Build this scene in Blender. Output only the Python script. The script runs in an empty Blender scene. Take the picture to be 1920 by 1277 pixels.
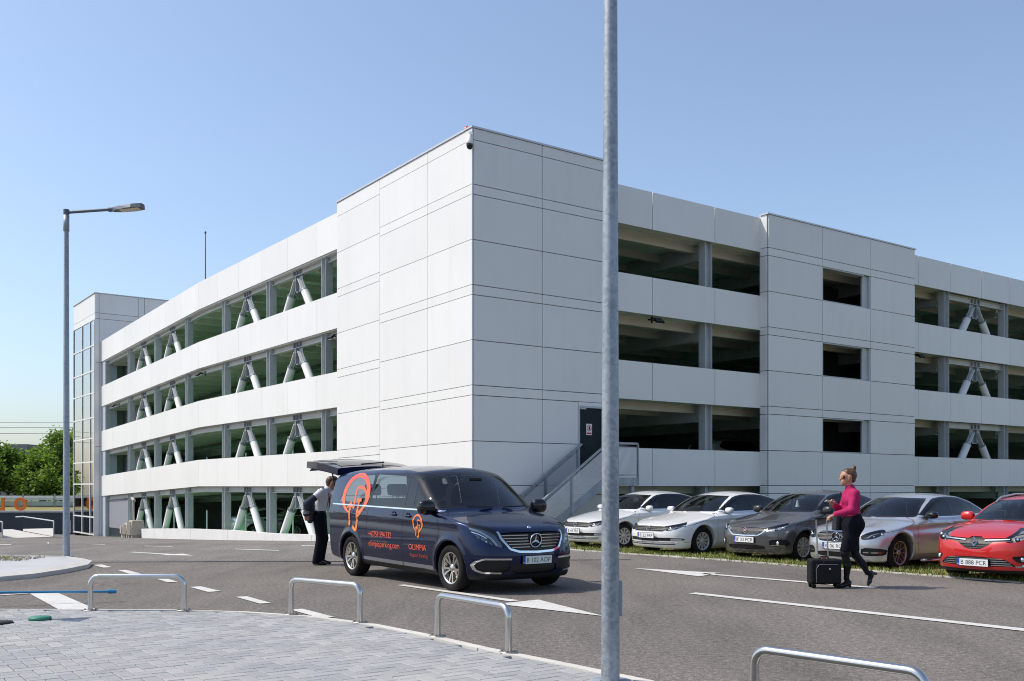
import bpy, bmesh, math, random
import numpy as np
from mathutils import Vector, Matrix

# ------------------------------------------------------------------ camera, sky, sun, exposure
R = math.radians
scene = bpy.context.scene
COL = scene.collection
CAM_Z = 1.55
cam_data = bpy.data.cameras.new('camera')
cam_data.sensor_width = 36.0
cam_data.lens = 36.0 * 1860.0 / 1920.0
cam_data.shift_y = 273.5 / 1920.0
cam_data.clip_end = 3000.0
cam = bpy.data.objects.new('camera', cam_data)
cam.location = (0, 0, CAM_Z)
cam.rotation_euler = (R(90), 0, 0)
COL.objects.link(cam)
scene.camera = cam

SUN_EL, SUN_AZ = R(52), R(178.0)          # azimuth measured from +X counter-clockwise: sun stands to the left
sun_dir = Vector((math.cos(SUN_EL) * math.cos(SUN_AZ), math.cos(SUN_EL) * math.sin(SUN_AZ), math.sin(SUN_EL)))
world = bpy.data.worlds.new('World')
scene.world = world
world.use_nodes = True
wn = world.node_tree
bg = wn.nodes['Background']
sky = wn.nodes.new('ShaderNodeTexSky')
sky.sky_type = 'NISHITA'
sky.sun_disc = False
sky.sun_elevation = SUN_EL
sky.sun_rotation = math.atan2(sun_dir.x, sun_dir.y)
sky.altitude = 90
sky.air_density = 1.1
sky.dust_density = 1.7
sky.ozone_density = 5.0
hs = wn.nodes.new('ShaderNodeHueSaturation')
hs.inputs['Saturation'].default_value = 0.87
wn.links.new(sky.outputs[0], hs.inputs['Color'])
wn.links.new(hs.outputs[0], bg.inputs[0])
bg.inputs[1].default_value = 0.15
sun_data = bpy.data.lights.new('sun', 'SUN')
sun_data.energy = 3.2
sun_data.angle = R(0.53)
sun_data.color = (1.0, 0.925, 0.80)
sun = bpy.data.objects.new('sun', sun_data)
sun.rotation_euler = (-sun_dir).to_track_quat('-Z', 'Y').to_euler()
sun.location = (-20, 0, 40)
COL.objects.link(sun)
scene.view_settings.view_transform = 'Standard'
scene.view_settings.look = 'None'
scene.view_settings.exposure = 0.33
scene.view_settings.gamma = 1.0
scene.view_settings.use_curve_mapping = False
scene.cycles.use_denoising = True
scene.cycles.filter_width = 1.05
scene.cycles.max_bounces = 10
scene.cycles.diffuse_bounces = 6
scene.cycles.transparent_max_bounces = 24
scene.cycles.caustics_reflective = False
scene.cycles.caustics_refractive = False
scene.cycles.sample_clamp_indirect = 8.0

rng = random.Random(7)
nrng = np.random.default_rng(11)

# ------------------------------------------------------------------ frames and terrain
TH = math.atan2(0.5859, 0.8103)               # the garage is turned by this angle; its a axis runs right, b axis runs left-away
CX, CY = -1.102, 27.70                        # garage corner
UA = Vector((math.cos(TH), math.sin(TH), 0))
UB = Vector((-math.sin(TH), math.cos(TH), 0))
def AB(a, b, z=0.0):
    return Vector((CX + a * UA.x + b * UB.x, CY + a * UA.y + b * UB.y, z))
GY = np.array([-60, 27.0, 29.5, 35.85, 39.25, 43.46, 48.56, 54.2, 62.4, 70, 80, 110, 900.0])
GZ = np.array([0, 0, -0.10, -0.43, -0.60, -0.81, -1.04, -1.28, -1.60, -1.85, -2.0, -2.05, -2.05])
_gy = np.arange(-60, 900, 0.25)
_gz = np.interp(_gy, GY, GZ)
_k = np.exp(-0.5 * (np.arange(-12, 13) / 5.0) ** 2); _k /= _k.sum()
_gz = np.convolve(np.pad(_gz, 12, mode='edge'), _k, mode='valid')
def gz(y):
    return float(np.interp(y, _gy, _gz))

# ------------------------------------------------------------------ object helpers
def tag(o, label=None, cat=None, group=None, kind=None):
    if label: o['label'] = label
    if cat: o['category'] = cat
    if group: o['group'] = group
    if kind: o['kind'] = kind
    return o
def empty(name, loc=(0, 0, 0), rz=0.0, label=None, cat=None, group=None, kind=None):
    o = bpy.data.objects.new(name, None)
    o.empty_display_size = 0.2
    o.location = loc
    o.rotation_euler = (0, 0, rz)
    COL.objects.link(o)
    return tag(o, label, cat, group, kind)
def link(name, me, mats=None, parent=None, loc=None, smooth=None):
    o = bpy.data.objects.new(name, me)
    if mats is not None:
        for m in (mats if isinstance(mats, (list, tuple)) else [mats]):
            me.materials.append(m)
    COL.objects.link(o)
    if parent is not None: o.parent = parent
    if loc is not None: o.location = loc
    return o
def copy_tree(o, parent=None):
    c = o.copy(); COL.objects.link(c)
    c.parent = parent
    for ch in list(o.children): copy_tree(ch, c)
    return c

class MB:
    """collects simple solids into one mesh"""
    def __init__(s): s.v = []; s.f = []; s.m = []; s.sm = []
    def add(s, verts, faces, mi=0, smooth=False):
        n = len(s.v)
        s.v.extend([tuple(p) for p in verts])
        for f in faces:
            s.f.append(tuple(i + n for i in f)); s.m.append(mi); s.sm.append(smooth)
        return s
    def hexa(s, p, mi=0):          # p: 8 points, 0-3 bottom ring (ccw seen from above), 4-7 top ring
        return s.add(p, [(3, 2, 1, 0), (4, 5, 6, 7), (0, 1, 5, 4), (1, 2, 6, 5), (2, 3, 7, 6), (3, 0, 4, 7)], mi)
    def box(s, x0, x1, y0, y1, z0, z1, mi=0):
        return s.hexa([(x0, y0, z0), (x1, y0, z0), (x1, y1, z0), (x0, y1, z0), (x0, y0, z1), (x1, y0, z1), (x1, y1, z1), (x0, y1, z1)], mi)
    def cbox(s, x0, x1, y0, y1, z0, z1, c=0.01, mi=0):   # box with chamfered top edge
        a = [(x0, y0, z0), (x1, y0, z0), (x1, y1, z0), (x0, y1, z0), (x0, y0, z1 - c), (x1, y0, z1 - c), (x1, y1, z1 - c), (x0, y1, z1 - c),
             (x0 + c, y0 + c, z1), (x1 - c, y0 + c, z1), (x1 - c, y1 - c, z1), (x0 + c, y1 - c, z1)]
        return s.add(a, [(3, 2, 1, 0), (0, 1, 5, 4), (1, 2, 6, 5), (2, 3, 7, 6), (3, 0, 4, 7), (4, 5, 9, 8), (5, 6, 10, 9), (6, 7, 11, 10), (7, 4, 8, 11), (8, 9, 10, 11)], mi)
    def prism(s, pts, z0, z1, mi=0):
        n = len(pts)
        v = [(x, y, z0) for x, y in pts] + [(x, y, z1) for x, y in pts]
        f = [tuple(range(n - 1, -1, -1)), tuple(range(n, 2 * n))] + [(i, (i + 1) % n, n + (i + 1) % n, n + i) for i in range(n)]
        return s.add(v, f, mi)
    def tube(s, pts, r, n=12, mi=0, caps=True, smooth=True):
        P = [Vector(p) for p in pts]
        rs = r if isinstance(r, (list, tuple)) else [r] * len(P)
        rings = []
        ref = None
        for i, p in enumerate(P):
            d = (P[min(i + 1, len(P) - 1)] - P[max(i - 1, 0)]).normalized()
            if ref is None:
                ref = Vector((0, 0, 1)) if abs(d.z) < 0.9 else Vector((1, 0, 0))
            u = (ref - d * ref.dot(d)).normalized(); ref = u
            w = d.cross(u)
            rings.append([p + (u * math.cos(t) + w * math.sin(t)) * rs[i] for t in [2 * math.pi * k / n for k in range(n)]])
        v = [q for rg in rings for q in rg]
        f = []
        for i in range(len(P) - 1):
            for k in range(n):
                f.append((i * n + k, i * n + (k + 1) % n, (i + 1) * n + (k + 1) % n, (i + 1) * n + k))
        s.add(v, f, mi, smooth)
        if caps:
            s.add(rings[0], [tuple(range(n - 1, -1, -1))], mi); s.add(rings[-1], [tuple(range(n))], mi)
        return s
    def cyl(s, p0, p1, r, n=16, mi=0, smooth=True): return s.tube([p0, p1], r, n, mi, True, smooth)
    def lathe(s, prof, n=24, mi=0, axis='z', c=(0, 0, 0), smooth=True, closed=False):
        v = []
        for r_, h in prof:
            for k in range(n):
                t = 2 * math.pi * k / n
                a_, b_ = r_ * math.cos(t), r_ * math.sin(t)
                p = {'z': (a_, b_, h), 'y': (a_, h, -b_), 'x': (h, a_, b_)}[axis]
                v.append((p[0] + c[0], p[1] + c[1], p[2] + c[2]))
        f = []
        m = len(prof)
        for i in range(m if closed else m - 1):
            j = (i + 1) % m
            for k in range(n):
                f.append((i * n + k, i * n + (k + 1) % n, j * n + (k + 1) % n, j * n + k))
        return s.add(v, f, mi, smooth)
    def sheet(s, pts, mi=0): return s.add(pts, [tuple(range(len(pts)))], mi)
    def xf(s, M):
        s.v = [tuple(M @ Vector(p)) for p in s.v]; return s
    def mesh(s, name):
        me = bpy.data.meshes.new(name)
        me.from_pydata(s.v, [], s.f)
        me.polygons.foreach_set('material_index', s.m)
        me.polygons.foreach_set('use_smooth', s.sm)
        me.update()
        return me
    def build(s, name, mats=None, parent=None, loc=None):
        return link(name, s.mesh(name), mats, parent, loc)
def bar(p0, p1, w, h, up=(0, 0, 1)):            # rectangular bar between two points: MB with one hexa
    p0, p1, up = Vector(p0), Vector(p1), Vector(up)
    d = (p1 - p0).normalized(); sd = d.cross(up).normalized(); u = sd.cross(d)
    q = []
    for e in (-1, 1):
        for c, k in ((p0, -1), (p0, 1), (p1, 1), (p1, -1)):
            q.append(c + sd * (k * w / 2) + u * (e * h / 2))
    m = MB()
    m.hexa(q)
    return m
def fix_normals(me):
    bm = bmesh.new(); bm.from_mesh(me)
    bmesh.ops.recalc_face_normals(bm, faces=bm.faces)
    bm.to_mesh(me); bm.free()

# ------------------------------------------------------------------ materials
MATS = {}
def mat(name, col=(0.5, 0.5, 0.5), rough=0.5, metal=0.0, spec=0.5, coat=0.0, coat_rough=0.03, sheen=0.0):
    if name in MATS: return MATS[name]
    m = bpy.data.materials.new(name); m.use_nodes = True
    b = m.node_tree.nodes['Principled BSDF']
    b.inputs['Base Color'].default_value = (*col, 1)
    b.inputs['Roughness'].default_value = rough
    b.inputs['Metallic'].default_value = metal
    b.inputs['Specular IOR Level'].default_value = spec
    b.inputs['Coat Weight'].default_value = coat
    b.inputs['Coat Roughness'].default_value = coat_rough
    if sheen: b.inputs['Sheen Weight'].default_value = sheen
    MATS[name] = m
    return m
def N(m, t, **kw):
    n = m.node_tree.nodes.new('ShaderNode' + t)
    for k, v in kw.items(): setattr(n, k, v)
    return n
def L(m, a, b): m.node_tree.links.new(a, b)
def bsdf(m): return m.node_tree.nodes['Principled BSDF']
def coords(m, scale=(1, 1, 1), rz=0.0, src='Object'):
    tc = N(m, 'TexCoord'); mp = N(m, 'Mapping')
    mp.inputs['Scale'].default_value = scale
    mp.inputs['Rotation'].default_value = (0, 0, rz)
    L(m, tc.outputs[src], mp.inputs['Vector'])
    return mp.outputs[0]
def world_coords(m, scale=(1, 1, 1), rz=0.0):
    g = N(m, 'NewGeometry'); mp = N(m, 'Mapping')
    mp.inputs['Scale'].default_value = scale
    mp.inputs['Rotation'].default_value = (0, 0, rz)
    L(m, g.outputs['Position'], mp.inputs['Vector'])
    return mp.outputs[0]
def noise(m, vec, scale, detail=4, rough=0.55):
    n = N(m, 'TexNoise'); n.inputs['Scale'].default_value = scale
    n.inputs['Detail'].default_value = detail; n.inputs['Roughness'].default_value = rough
    if vec is not None: L(m, vec, n.inputs['Vector'])
    return n.outputs['Fac']
def ramp(m, fac, stops):
    r = N(m, 'ValToRGB')
    els = r.color_ramp.elements
    while len(els) < len(stops): els.new(0.5)
    for e, (p, c) in zip(els, stops):
        e.position = p; e.color = (*c, 1) if len(c) == 3 else c
    L(m, fac, r.inputs[0])
    return r.outputs[0]
def mix(m, fac, a, b, mode='MIX'):
    n = N(m, 'Mix', data_type='RGBA', blend_type=mode)
    for sock, val in ((n.inputs[0], fac), (n.inputs[6], a), (n.inputs[7], b)):
        if hasattr(val, 'links') or isinstance(val, bpy.types.NodeSocket): L(m, val, sock)
        elif isinstance(val, (int, float)): sock.default_value = val
        else: sock.default_value = (*val, 1)
    return n.outputs[2]
def bump(m, height, strength=0.3, dist=0.01):
    b = N(m, 'Bump'); b.inputs['Strength'].default_value = strength; b.inputs['Distance'].default_value = dist
    L(m, height, b.inputs['Height']); L(m, b.outputs[0], bsdf(m).inputs['Normal'])
def varied(name, c0, c1, scale, rough=0.6, metal=0.0, spec=0.4, stretch=(1, 1, 1), bumpk=0.0, bscale=40, lo=0.3, hi=0.7, bd=0.005, src='Object'):
    if name in MATS: return MATS[name]
    m = mat(name, c0, rough, metal, spec)
    v = coords(m, stretch, src=src)
    L(m, ramp(m, noise(m, v, scale, 6), [(lo, c0), (hi, c1)]), bsdf(m).inputs['Base Color'])
    if bumpk: bump(m, noise(m, v, bscale, 5), bumpk, bd)
    return m

def m_asphalt(name='asphalt', tint=(1, 1, 1)):
    m = mat(name, (0.12, 0.115, 0.11), 0.9, 0, 0.25)
    w = world_coords(m)
    fine = noise(m, w, 58, 4, 0.75)
    mid = noise(m, w, 17, 4, 0.8)
    fm = N(m, 'Math', operation='MULTIPLY_ADD'); L(m, mid, fm.inputs[0]); fm.inputs[1].default_value = 0.55
    fs_ = N(m, 'Math', operation='MULTIPLY_ADD'); L(m, fine, fs_.inputs[0]); fs_.inputs[1].default_value = 0.75; fs_.inputs[2].default_value = -0.15; L(m, fs_.outputs[0], fm.inputs[2])
    base = ramp(m, fm.outputs[0], [(0.30, (0.028, 0.025, 0.023)), (0.5, (0.152, 0.135, 0.120)), (0.72, (0.39, 0.35, 0.31))])
    ws = world_coords(m, (0.9, 0.16, 1), -TH)                     # long wear streaks along the lane
    st = ramp(m, noise(m, ws, 0.9, 6, 0.65), [(0.30, (0.74, 0.74, 0.75)), (0.5, (1.0, 1.0, 1.0)), (0.72, (1.18, 1.17, 1.16))])
    big = ramp(m, noise(m, w, 0.35, 4), [(0.3, (0.88, 0.88, 0.88)), (0.7, (1.1, 1.09, 1.08))])
    c = mix(m, 1.0, base, st, 'MULTIPLY'); c = mix(m, 1.0, c, big, 'MULTIPLY')
    spots = ramp(m, noise(m, w, 2.3, 6, 0.7), [(0.66, (1, 1, 1)), (0.78, (0.72, 0.71, 0.7))])
    c = mix(m, 1.0, c, spots, 'MULTIPLY')
    vo = N(m, 'TexVoronoi'); vo.feature = 'DISTANCE_TO_EDGE'; vo.inputs['Scale'].default_value = 0.42
    wv = N(m, 'Vector' + 'Math', operation='ADD'); L(m, w, wv.inputs[0])
    nv = N(m, 'TexNoise'); nv.inputs['Scale'].default_value = 1.6; nv.inputs['Detail'].default_value = 5; L(m, w, nv.inputs['Vector']); L(m, nv.outputs['Color'], wv.inputs[1])
    L(m, wv.outputs[0], vo.inputs['Vector'])
    crk = ramp(m, vo.outputs['Distance'], [(0.0, (0.55, 0.54, 0.53)), (0.006, (1, 1, 1))])
    msk = ramp(m, noise(m, w, 0.23, 2), [(0.52, (0, 0, 0)), (0.62, (1, 1, 1))])
    c = mix(m, msk, c, mix(m, 1.0, c, crk, 'MULTIPLY'))
    oil = ramp(m, noise(m, w, 1.1, 3, 0.4), [(0.70, (1, 1, 1)), (0.78, (0.62, 0.60, 0.60))])
    c = mix(m, 1.0, c, oil, 'MULTIPLY')
    c = mix(m, 1.0, c, tint, 'MULTIPLY')
    L(m, c, bsdf(m).inputs['Base Color'])
    bump(m, fine, 0.55, 0.006)
    return m
def m_paint():
    m = mat('road_paint', (0.72, 0.71, 0.68), 0.8, 0, 0.3)
    w = world_coords(m)
    wear = ramp(m, noise(m, w, 26, 8, 0.8), [(0.37, (0.30, 0.28, 0.26)), (0.46, (0.64, 0.625, 0.59))])
    d = ramp(m, noise(m, w, 3, 4), [(0.3, (0.84, 0.84, 0.84)), (0.7, (1, 1, 1))])
    L(m, mix(m, 1.0, wear, d, 'MULTIPLY'), bsdf(m).inputs['Base Color'])
    return m
def m_panel(name, col, rough=0.42):
    m = mat(name, col, rough, 0, 0.35)
    w = world_coords(m)
    a = ramp(m, noise(m, w, 0.5, 4), [(0.3, tuple(c * 0.955 for c in col)), (0.7, col)])
    ws = world_coords(m, (2.6, 2.6, 0.14))
    st = ramp(m, noise(m, ws, 1.2, 5, 0.65), [(0.5, (1, 1, 1)), (0.8, (0.955, 0.95, 0.935))])
    info = N(m, 'ObjectInfo')
    per = ramp(m, info.outputs['Random'], [(0, (0.95, 0.95, 0.95)), (1, (1, 1, 1))])
    c = mix(m, 1.0, a, st, 'MULTIPLY'); c = mix(m, 1.0, c, per, 'MULTIPLY')
    L(m, c, bsdf(m).inputs['Base Color'])
    return m
def m_galv(name, c0=(0.22, 0.25, 0.28), c1=(0.38, 0.41, 0.44), rough=0.5, metal=0.55):
    m = mat(name, c0, rough, metal, 0.5)
    v = coords(m)
    vo = N(m, 'TexVoronoi'); vo.inputs['Scale'].default_value = 38; L(m, v, vo.inputs['Vector'])
    sp = N(m, 'SeparateColor'); L(m, vo.outputs['Color'], sp.inputs[0])
    nz = noise(m, coords(m, (1, 1, 0.18)), 6, 6)
    md = N(m, 'Math', operation='MULTIPLY_ADD'); L(m, sp.outputs[0], md.inputs[0]); md.inputs[1].default_value = 0.35; L(m, nz, md.inputs[2])
    L(m, ramp(m, md.outputs[0], [(0.38, c0), (0.85, c1)]), bsdf(m).inputs['Base Color'])
    return m
def m_glass(name, tint=(0.75, 0.85, 0.85), rough=0.0, gloss=0.12, dirt=0.0):
    """thin sheet glass: fresnel reflection over a tinted see-through layer"""
    if name in MATS: return MATS[name]
    m = bpy.data.materials.new(name); m.use_nodes = True; MATS[name] = m
    nt = m.node_tree; nt.nodes.remove(nt.nodes['Principled BSDF'])
    out = nt.nodes['Material Output']
    tr = N(m, 'BsdfTransparent'); tr.inputs[0].default_value = (*tint, 1)
    gl = N(m, 'BsdfGlossy'); gl.inputs['Roughness'].default_value = rough; gl.inputs[0].default_value = (1, 1, 1, 1)
    fr = N(m, 'Fresnel'); fr.inputs[0].default_value = 1.5
    ad = N(m, 'Math', operation='MULTIPLY_ADD'); L(m, fr.outputs[0], ad.inputs[0]); ad.inputs[1].default_value = 1.05; ad.inputs[2].default_value = gloss - 0.10
    ad.use_clamp = True
    mx = N(m, 'MixShader'); L(m, ad.outputs[0], mx.inputs[0]); L(m, tr.outputs[0], mx.inputs[1]); L(m, gl.outputs[0], mx.inputs[2])
    L(m, mx.outputs[0], out.inputs[0])
    return m
def m_paver():
    m = mat('paver_concrete', (0.33, 0.335, 0.345), 0.85, 0, 0.3)
    info = N(m, 'ObjectInfo'); w = world_coords(m)
    per = ramp(m, info.outputs['Random'], [(0, (0.315, 0.315, 0.315)), (0.5, (0.355, 0.352, 0.348)), (1, (0.40, 0.395, 0.385))])
    big = ramp(m, noise(m, w, 0.9, 5), [(0.3, (0.88, 0.90, 0.93)), (0.7, (1.05, 1.04, 1.02))])
    fine = ramp(m, noise(m, w, 140, 4, 0.7), [(0.3, (0.8, 0.8, 0.8)), (0.7, (1.12, 1.12, 1.12))])
    c = mix(m, 1.0, per, big, 'MULTIPLY'); c = mix(m, 1.0, c, fine, 'MULTIPLY')
    sc = ramp(m, noise(m, w, 2.7, 6, 0.7), [(0.62, (1, 1, 1)), (0.8, (0.72, 0.72, 0.73))])
    c = mix(m, 1.0, c, sc, 'MULTIPLY')
    L(m, c, bsdf(m).inputs['Base Color'])
    bump(m, noise(m, w, 180, 3), 0.3, 0.003)
    return m
ASPHALT = m_asphalt(); PAINT = m_paint(); PAVER = m_paver()
PANEL = m_panel('white_panel', (0.80, 0.785, 0.755)); PANEL2 = m_panel('white_band_panel', (0.81, 0.795, 0.765), 0.38)
GALV = m_galv('galvanised_steel'); GALV2 = m_galv('weathered_galvanised_steel', (0.22, 0.26, 0.31), (0.36, 0.40, 0.44), 0.55, 0.4)
STEEL = varied('painted_grey_steel', (0.42, 0.45, 0.46), (0.50, 0.53, 0.54), 2.5, 0.5, 0.05)
WHITE_STEEL = varied('white_painted_pipe', (0.74, 0.75, 0.73), (0.80, 0.80, 0.78), 2.0, 0.45)
CONC = varied('pale_concrete', (0.50, 0.48, 0.45), (0.60, 0.58, 0.55), 1.6, 0.9, 0, 0.25, (1, 1, 1), 0.25, 60)
CONC_GREY = varied('grey_concrete', (0.34, 0.33, 0.32), (0.43, 0.42, 0.405), 2.2, 0.9, 0, 0.25, (1, 1, 1), 0.25, 60)
BEAMC = varied('warm_concrete_beam', (0.56, 0.54, 0.48), (0.63, 0.61, 0.55), 1.2, 0.85)
CEIL = varied('ceiling_concrete', (0.68, 0.71, 0.67), (0.75, 0.78, 0.74), 1.2, 0.85)
FLOORG = varied('green_floor_coating', (0.18, 0.54, 0.27), (0.23, 0.60, 0.31), 1.2, 0.6)
DARK = mat('dark_rubber', (0.010, 0.010, 0.010), 0.8, 0, 0.15)
BLACKP = mat('black_plastic', (0.010, 0.010, 0.011), 0.5, 0, 0.3)
GLOSSBLACK = mat('gloss_black', (0.008, 0.008, 0.010), 0.08, 0, 0.5)
CHROME = mat('chrome', (0.78, 0.79, 0.80), 0.09, 1.0)
WHITE = mat('white_plastic', (0.78, 0.78, 0.77), 0.4)
REDP = mat('red_plastic', (0.55, 0.02, 0.02), 0.25)
# ------------------------------------------------------------------ ground, road, pavement
def ground_sheet(name, x0, x1, ys, zoff, m, kind='structure', xs=None):
    xs = xs or [x0, (x0 + x1) / 2, x1]
    mb = MB()
    v = [(x, y, gz(y) + zoff) for y in ys for x in xs]
    n = len(xs)
    f = [(j * n + i, j * n + i + 1, (j + 1) * n + i + 1, (j + 1) * n + i) for j in range(len(ys) - 1) for i in range(n - 1)]
    mb.add(v, f, 0, True)
    return tag(mb.build(name, m), kind=kind)
SOIL = varied('dry_earth', (0.17, 0.15, 0.11), (0.26, 0.235, 0.17), 0.8, 0.95)
yl = [-60, -30, 0, 10, 20, 25] + list(np.arange(26, 92, 1.0)) + [100, 120, 160, 240, 400, 900]
road = ground_sheet('road', -160, 160, yl, 0.0, ASPHALT)
road_far = None
m_asphalt('worn_asphalt', (1.12, 1.16, 1.20))
mb = MB()
ys_ = [21.0] + list(np.arange(22, 72, 2.0))
def jy(x): return float(np.interp(x, [-40, -8.6, -3.2, 2.5], [19.6, 20.24, 20.44, 20.92]))
xs_ = [-40, -24, -14, -8.6, -5, -3.2, 0, 2.5]
v_ = [(x, jy(x), .004) for x in xs_] + [(x if j < 3 else min(x, 2.5 - (y - 25) * .72), y, gz(y) + .004) for j, y in enumerate(ys_[1:]) for x in xs_]
n_ = len(xs_)
mb.add(v_, [(j * n_ + i, j * n_ + i + 1, (j + 1) * n_ + i + 1, (j + 1) * n_ + i) for j in range(len(ys_) - 1) for i in range(n_ - 1)], 0, True)
tag(mb.build('side_road', MATS['worn_asphalt']), kind='structure')
MARKS = [
    ('marking_arrow', [(2.28, 18.73), (3.21, 17.01), (3.40, 17.25), (3.63, 17.48 + .12), (3.82, 17.60)]),
    ('marking_stem', [(3.43, 17.62), (5.58, 15.16), (5.47, 15.02), (3.33, 17.48)]),
    ('marking_line', [(2.67, 14.42), (12.1, 2.5), (11.93, 2.36), (2.55, 14.27)]),
    ('marking_stem', [(-1.80, 15.50), (-1.69, 15.58), (0.10, 13.42), (-0.02, 13.30)]),
    ('marking_arrow', [(-0.20, 13.02), (0.36, 13.51), (1.09, 11.8)]),
    ('marking_dash', [(-8.23, 19.48), (-8.09, 19.57), (-7.62, 18.92), (-7.75, 18.82)]),
    ('marking_dash', [(-7.23, 18.22), (-7.13, 18.32), (-6.56, 17.54), (-6.70, 17.42)]),
    ('marking_dash', [(-6.04, 16.71), (-5.90, 16.78), (-5.40, 16.03), (-5.55, 15.97)]),
    ('marking_dash', [(-4.94, 15.21), (-4.80, 15.30), (-4.29, 14.62), (-4.44, 14.49)]),
    ('marking_dash', [(-3.86, 13.85), (-3.72, 13.92), (-3.18, 13.11), (-3.32, 13.05)]),
    ('marking_dash', [(-2.78, 12.42), (-2.64, 12.50), (-2.10, 11.72), (-2.24, 11.62)]),
    ('marking_block', [(-6.96, 14.3), (-6.69, 14.53), (-5.22, 12.45), (-5.58, 12.28)]),
    ('marking_line', [(-8.6, 13.25), (-6.72, 14.52), (-6.93, 14.28), (-8.6, 13.08)]),
    ('marking_arrow', [(-8.91, 23.35), (-7.72, 22.62), (-7.55, 22.75), (-7.10, 22.1), (-7.95, 22.25), (-7.84, 22.48), (-8.95, 23.2)]),
    ('marking_dash', [(-9.56, 25.82), (-8.73, 25.52), (-8.68, 25.36), (-9.51, 25.66)]),
    ('marking_dash', [(-11.58, 26.92), (-10.91, 26.6), (-10.83, 26.42), (-11.5, 26.74)]),
    ('marking_dash', [(-18.62, 44.7), (-15.3, 39.4), (-14.9, 38.5), (-17.9, 43.6)]),
    ('marking_dash', [(-13.3, 28.5), (-12.7, 27.2), (-12.5, 26.8), (-13.1, 27.9)]),
    ('marking_dash', [(-15.2, 26.35), (-13.46, 26.65), (-13.30, 26.35), (-15.0, 26.05)]),
    ('marking_dash', [(-6.87, 24.54), (-5.64, 23.99), (-5.58, 23.78), (-6.80, 24.34)]),
    ('marking_dash', [(-5.53, 26.05), (-4.0, 25.5), (-3.95, 25.28), (-5.47, 25.8)]),
]
for nm, pts in MARKS:
    mb = MB(); mb.sheet([(x, y, gz(y) + 0.009) for x, y in pts])
    o = mb.build(nm, PAINT, road); fix_normals(o.data)
mb = MB(); mb.sheet([(x, y, 0.008) for x, y in [(-8.6, 20.22), (-3.2, 20.42), (2.5, 20.9), (2.5, 20.96), (-3.2, 20.47), (-8.6, 20.27)]])
mb.build('tar_joint', mat('tar', (0.03, 0.03, 0.03), 0.7), road); fix_normals(road.children[-1].data)

# near pavement: bounded by a curved kerb
PZ = 0.10
KERB = [(-16.0, 11.95), (-9.0, 11.86), (-6.08, 11.78), (-4.9, 11.77), (-3.85, 11.73), (-2.97, 11.53), (-2.44, 11.33), (-1.55, 10.66), (-0.79, 9.77), (-0.13, 8.84), (0.717, 7.90), (1.12, 7.36), (2.55, 5.45), (4.2, 3.2), (6.0, 0.6), (8.0, -2.3)]
def resample(pts, step):
    P = [Vector((x, y, 0)) for x, y in pts]
    d = [0]
    for i in range(1, len(P)): d.append(d[-1] + (P[i] - P[i - 1]).length)
    n = max(2, int(d[-1] / step)); t = np.linspace(0, d[-1], n + 1)
    x = np.interp(t, d, [p.x for p in P]); y = np.interp(t, d, [p.y for p in P])
    return list(zip(x, y))
def smooth_line(pts, it=2):
    for _ in range(it):
        q = [pts[0]]
        for a_, b_ in zip(pts[:-1], pts[1:]):
            q += [(a_[0] * .75 + b_[0] * .25, a_[1] * .75 + b_[1] * .25), (a_[0] * .25 + b_[0] * .75, a_[1] * .25 + b_[1] * .75)]
        pts = q + [pts[-1]]
    return pts
def offset_line(pts, d):
    out = []
    for i, p in enumerate(pts):
        a_, b_ = Vector(pts[max(i - 1, 0)]), Vector(pts[min(i + 1, len(pts) - 1)])
        t = (b_ - a_).normalized(); nrm = Vector((t.y, -t.x))
        out.append((p[0] + nrm.x * d, p[1] + nrm.y * d))
    return out
kl = smooth_line(KERB, 2)
kin = offset_line(kl, 0.15)
BED = varied('paving_joint_sand', (0.06, 0.058, 0.055), (0.10, 0.097, 0.092), 3.0, 0.95, src='Object')
mb = MB()
poly = kin + [(8, -12), (-16, -12)]
mb.prism([(x, y) for x, y in reversed(poly)], -0.2, PZ - 0.03)
pave = tag(mb.build('pavement', BED), kind='structure')
# kerb stones one metre long, nearly flush with the pavement
fine = resample(kl, 0.98)
KST = varied('kerb_concrete', (0.56, 0.53, 0.48), (0.66, 0.63, 0.57), 2.5, 0.9, 0, 0.25, (1, 1, 1), 0.25, 70, src='Object')
for p, q in zip(fine[:-1], fine[1:]):
    if p[0] < -9.5 or p[1] < 2.5: continue
    a_, b_ = Vector((*p, 0)), Vector((*q, 0))
    t = (b_ - a_).normalized(); nn = Vector((t.y, -t.x, 0)); g = 0.004
    a_ += t * g; b_ -= t * g
    w0 = a_ + nn * 0.145; w1 = b_ + nn * 0.145
    mb = MB(); zt = PZ + 0.007
    c = 0.012
    mb.hexa([(w0.x, w0.y, -.1), (w1.x, w1.y, -.1), (b_.x, b_.y, -.1), (a_.x, a_.y, -.1), (w0.x, w0.y, zt), (w1.x, w1.y, zt), (b_.x, b_.y, zt - c), (a_.x, a_.y, zt - c)])
    mb.build('kerb_stone', KST, pave)
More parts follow.
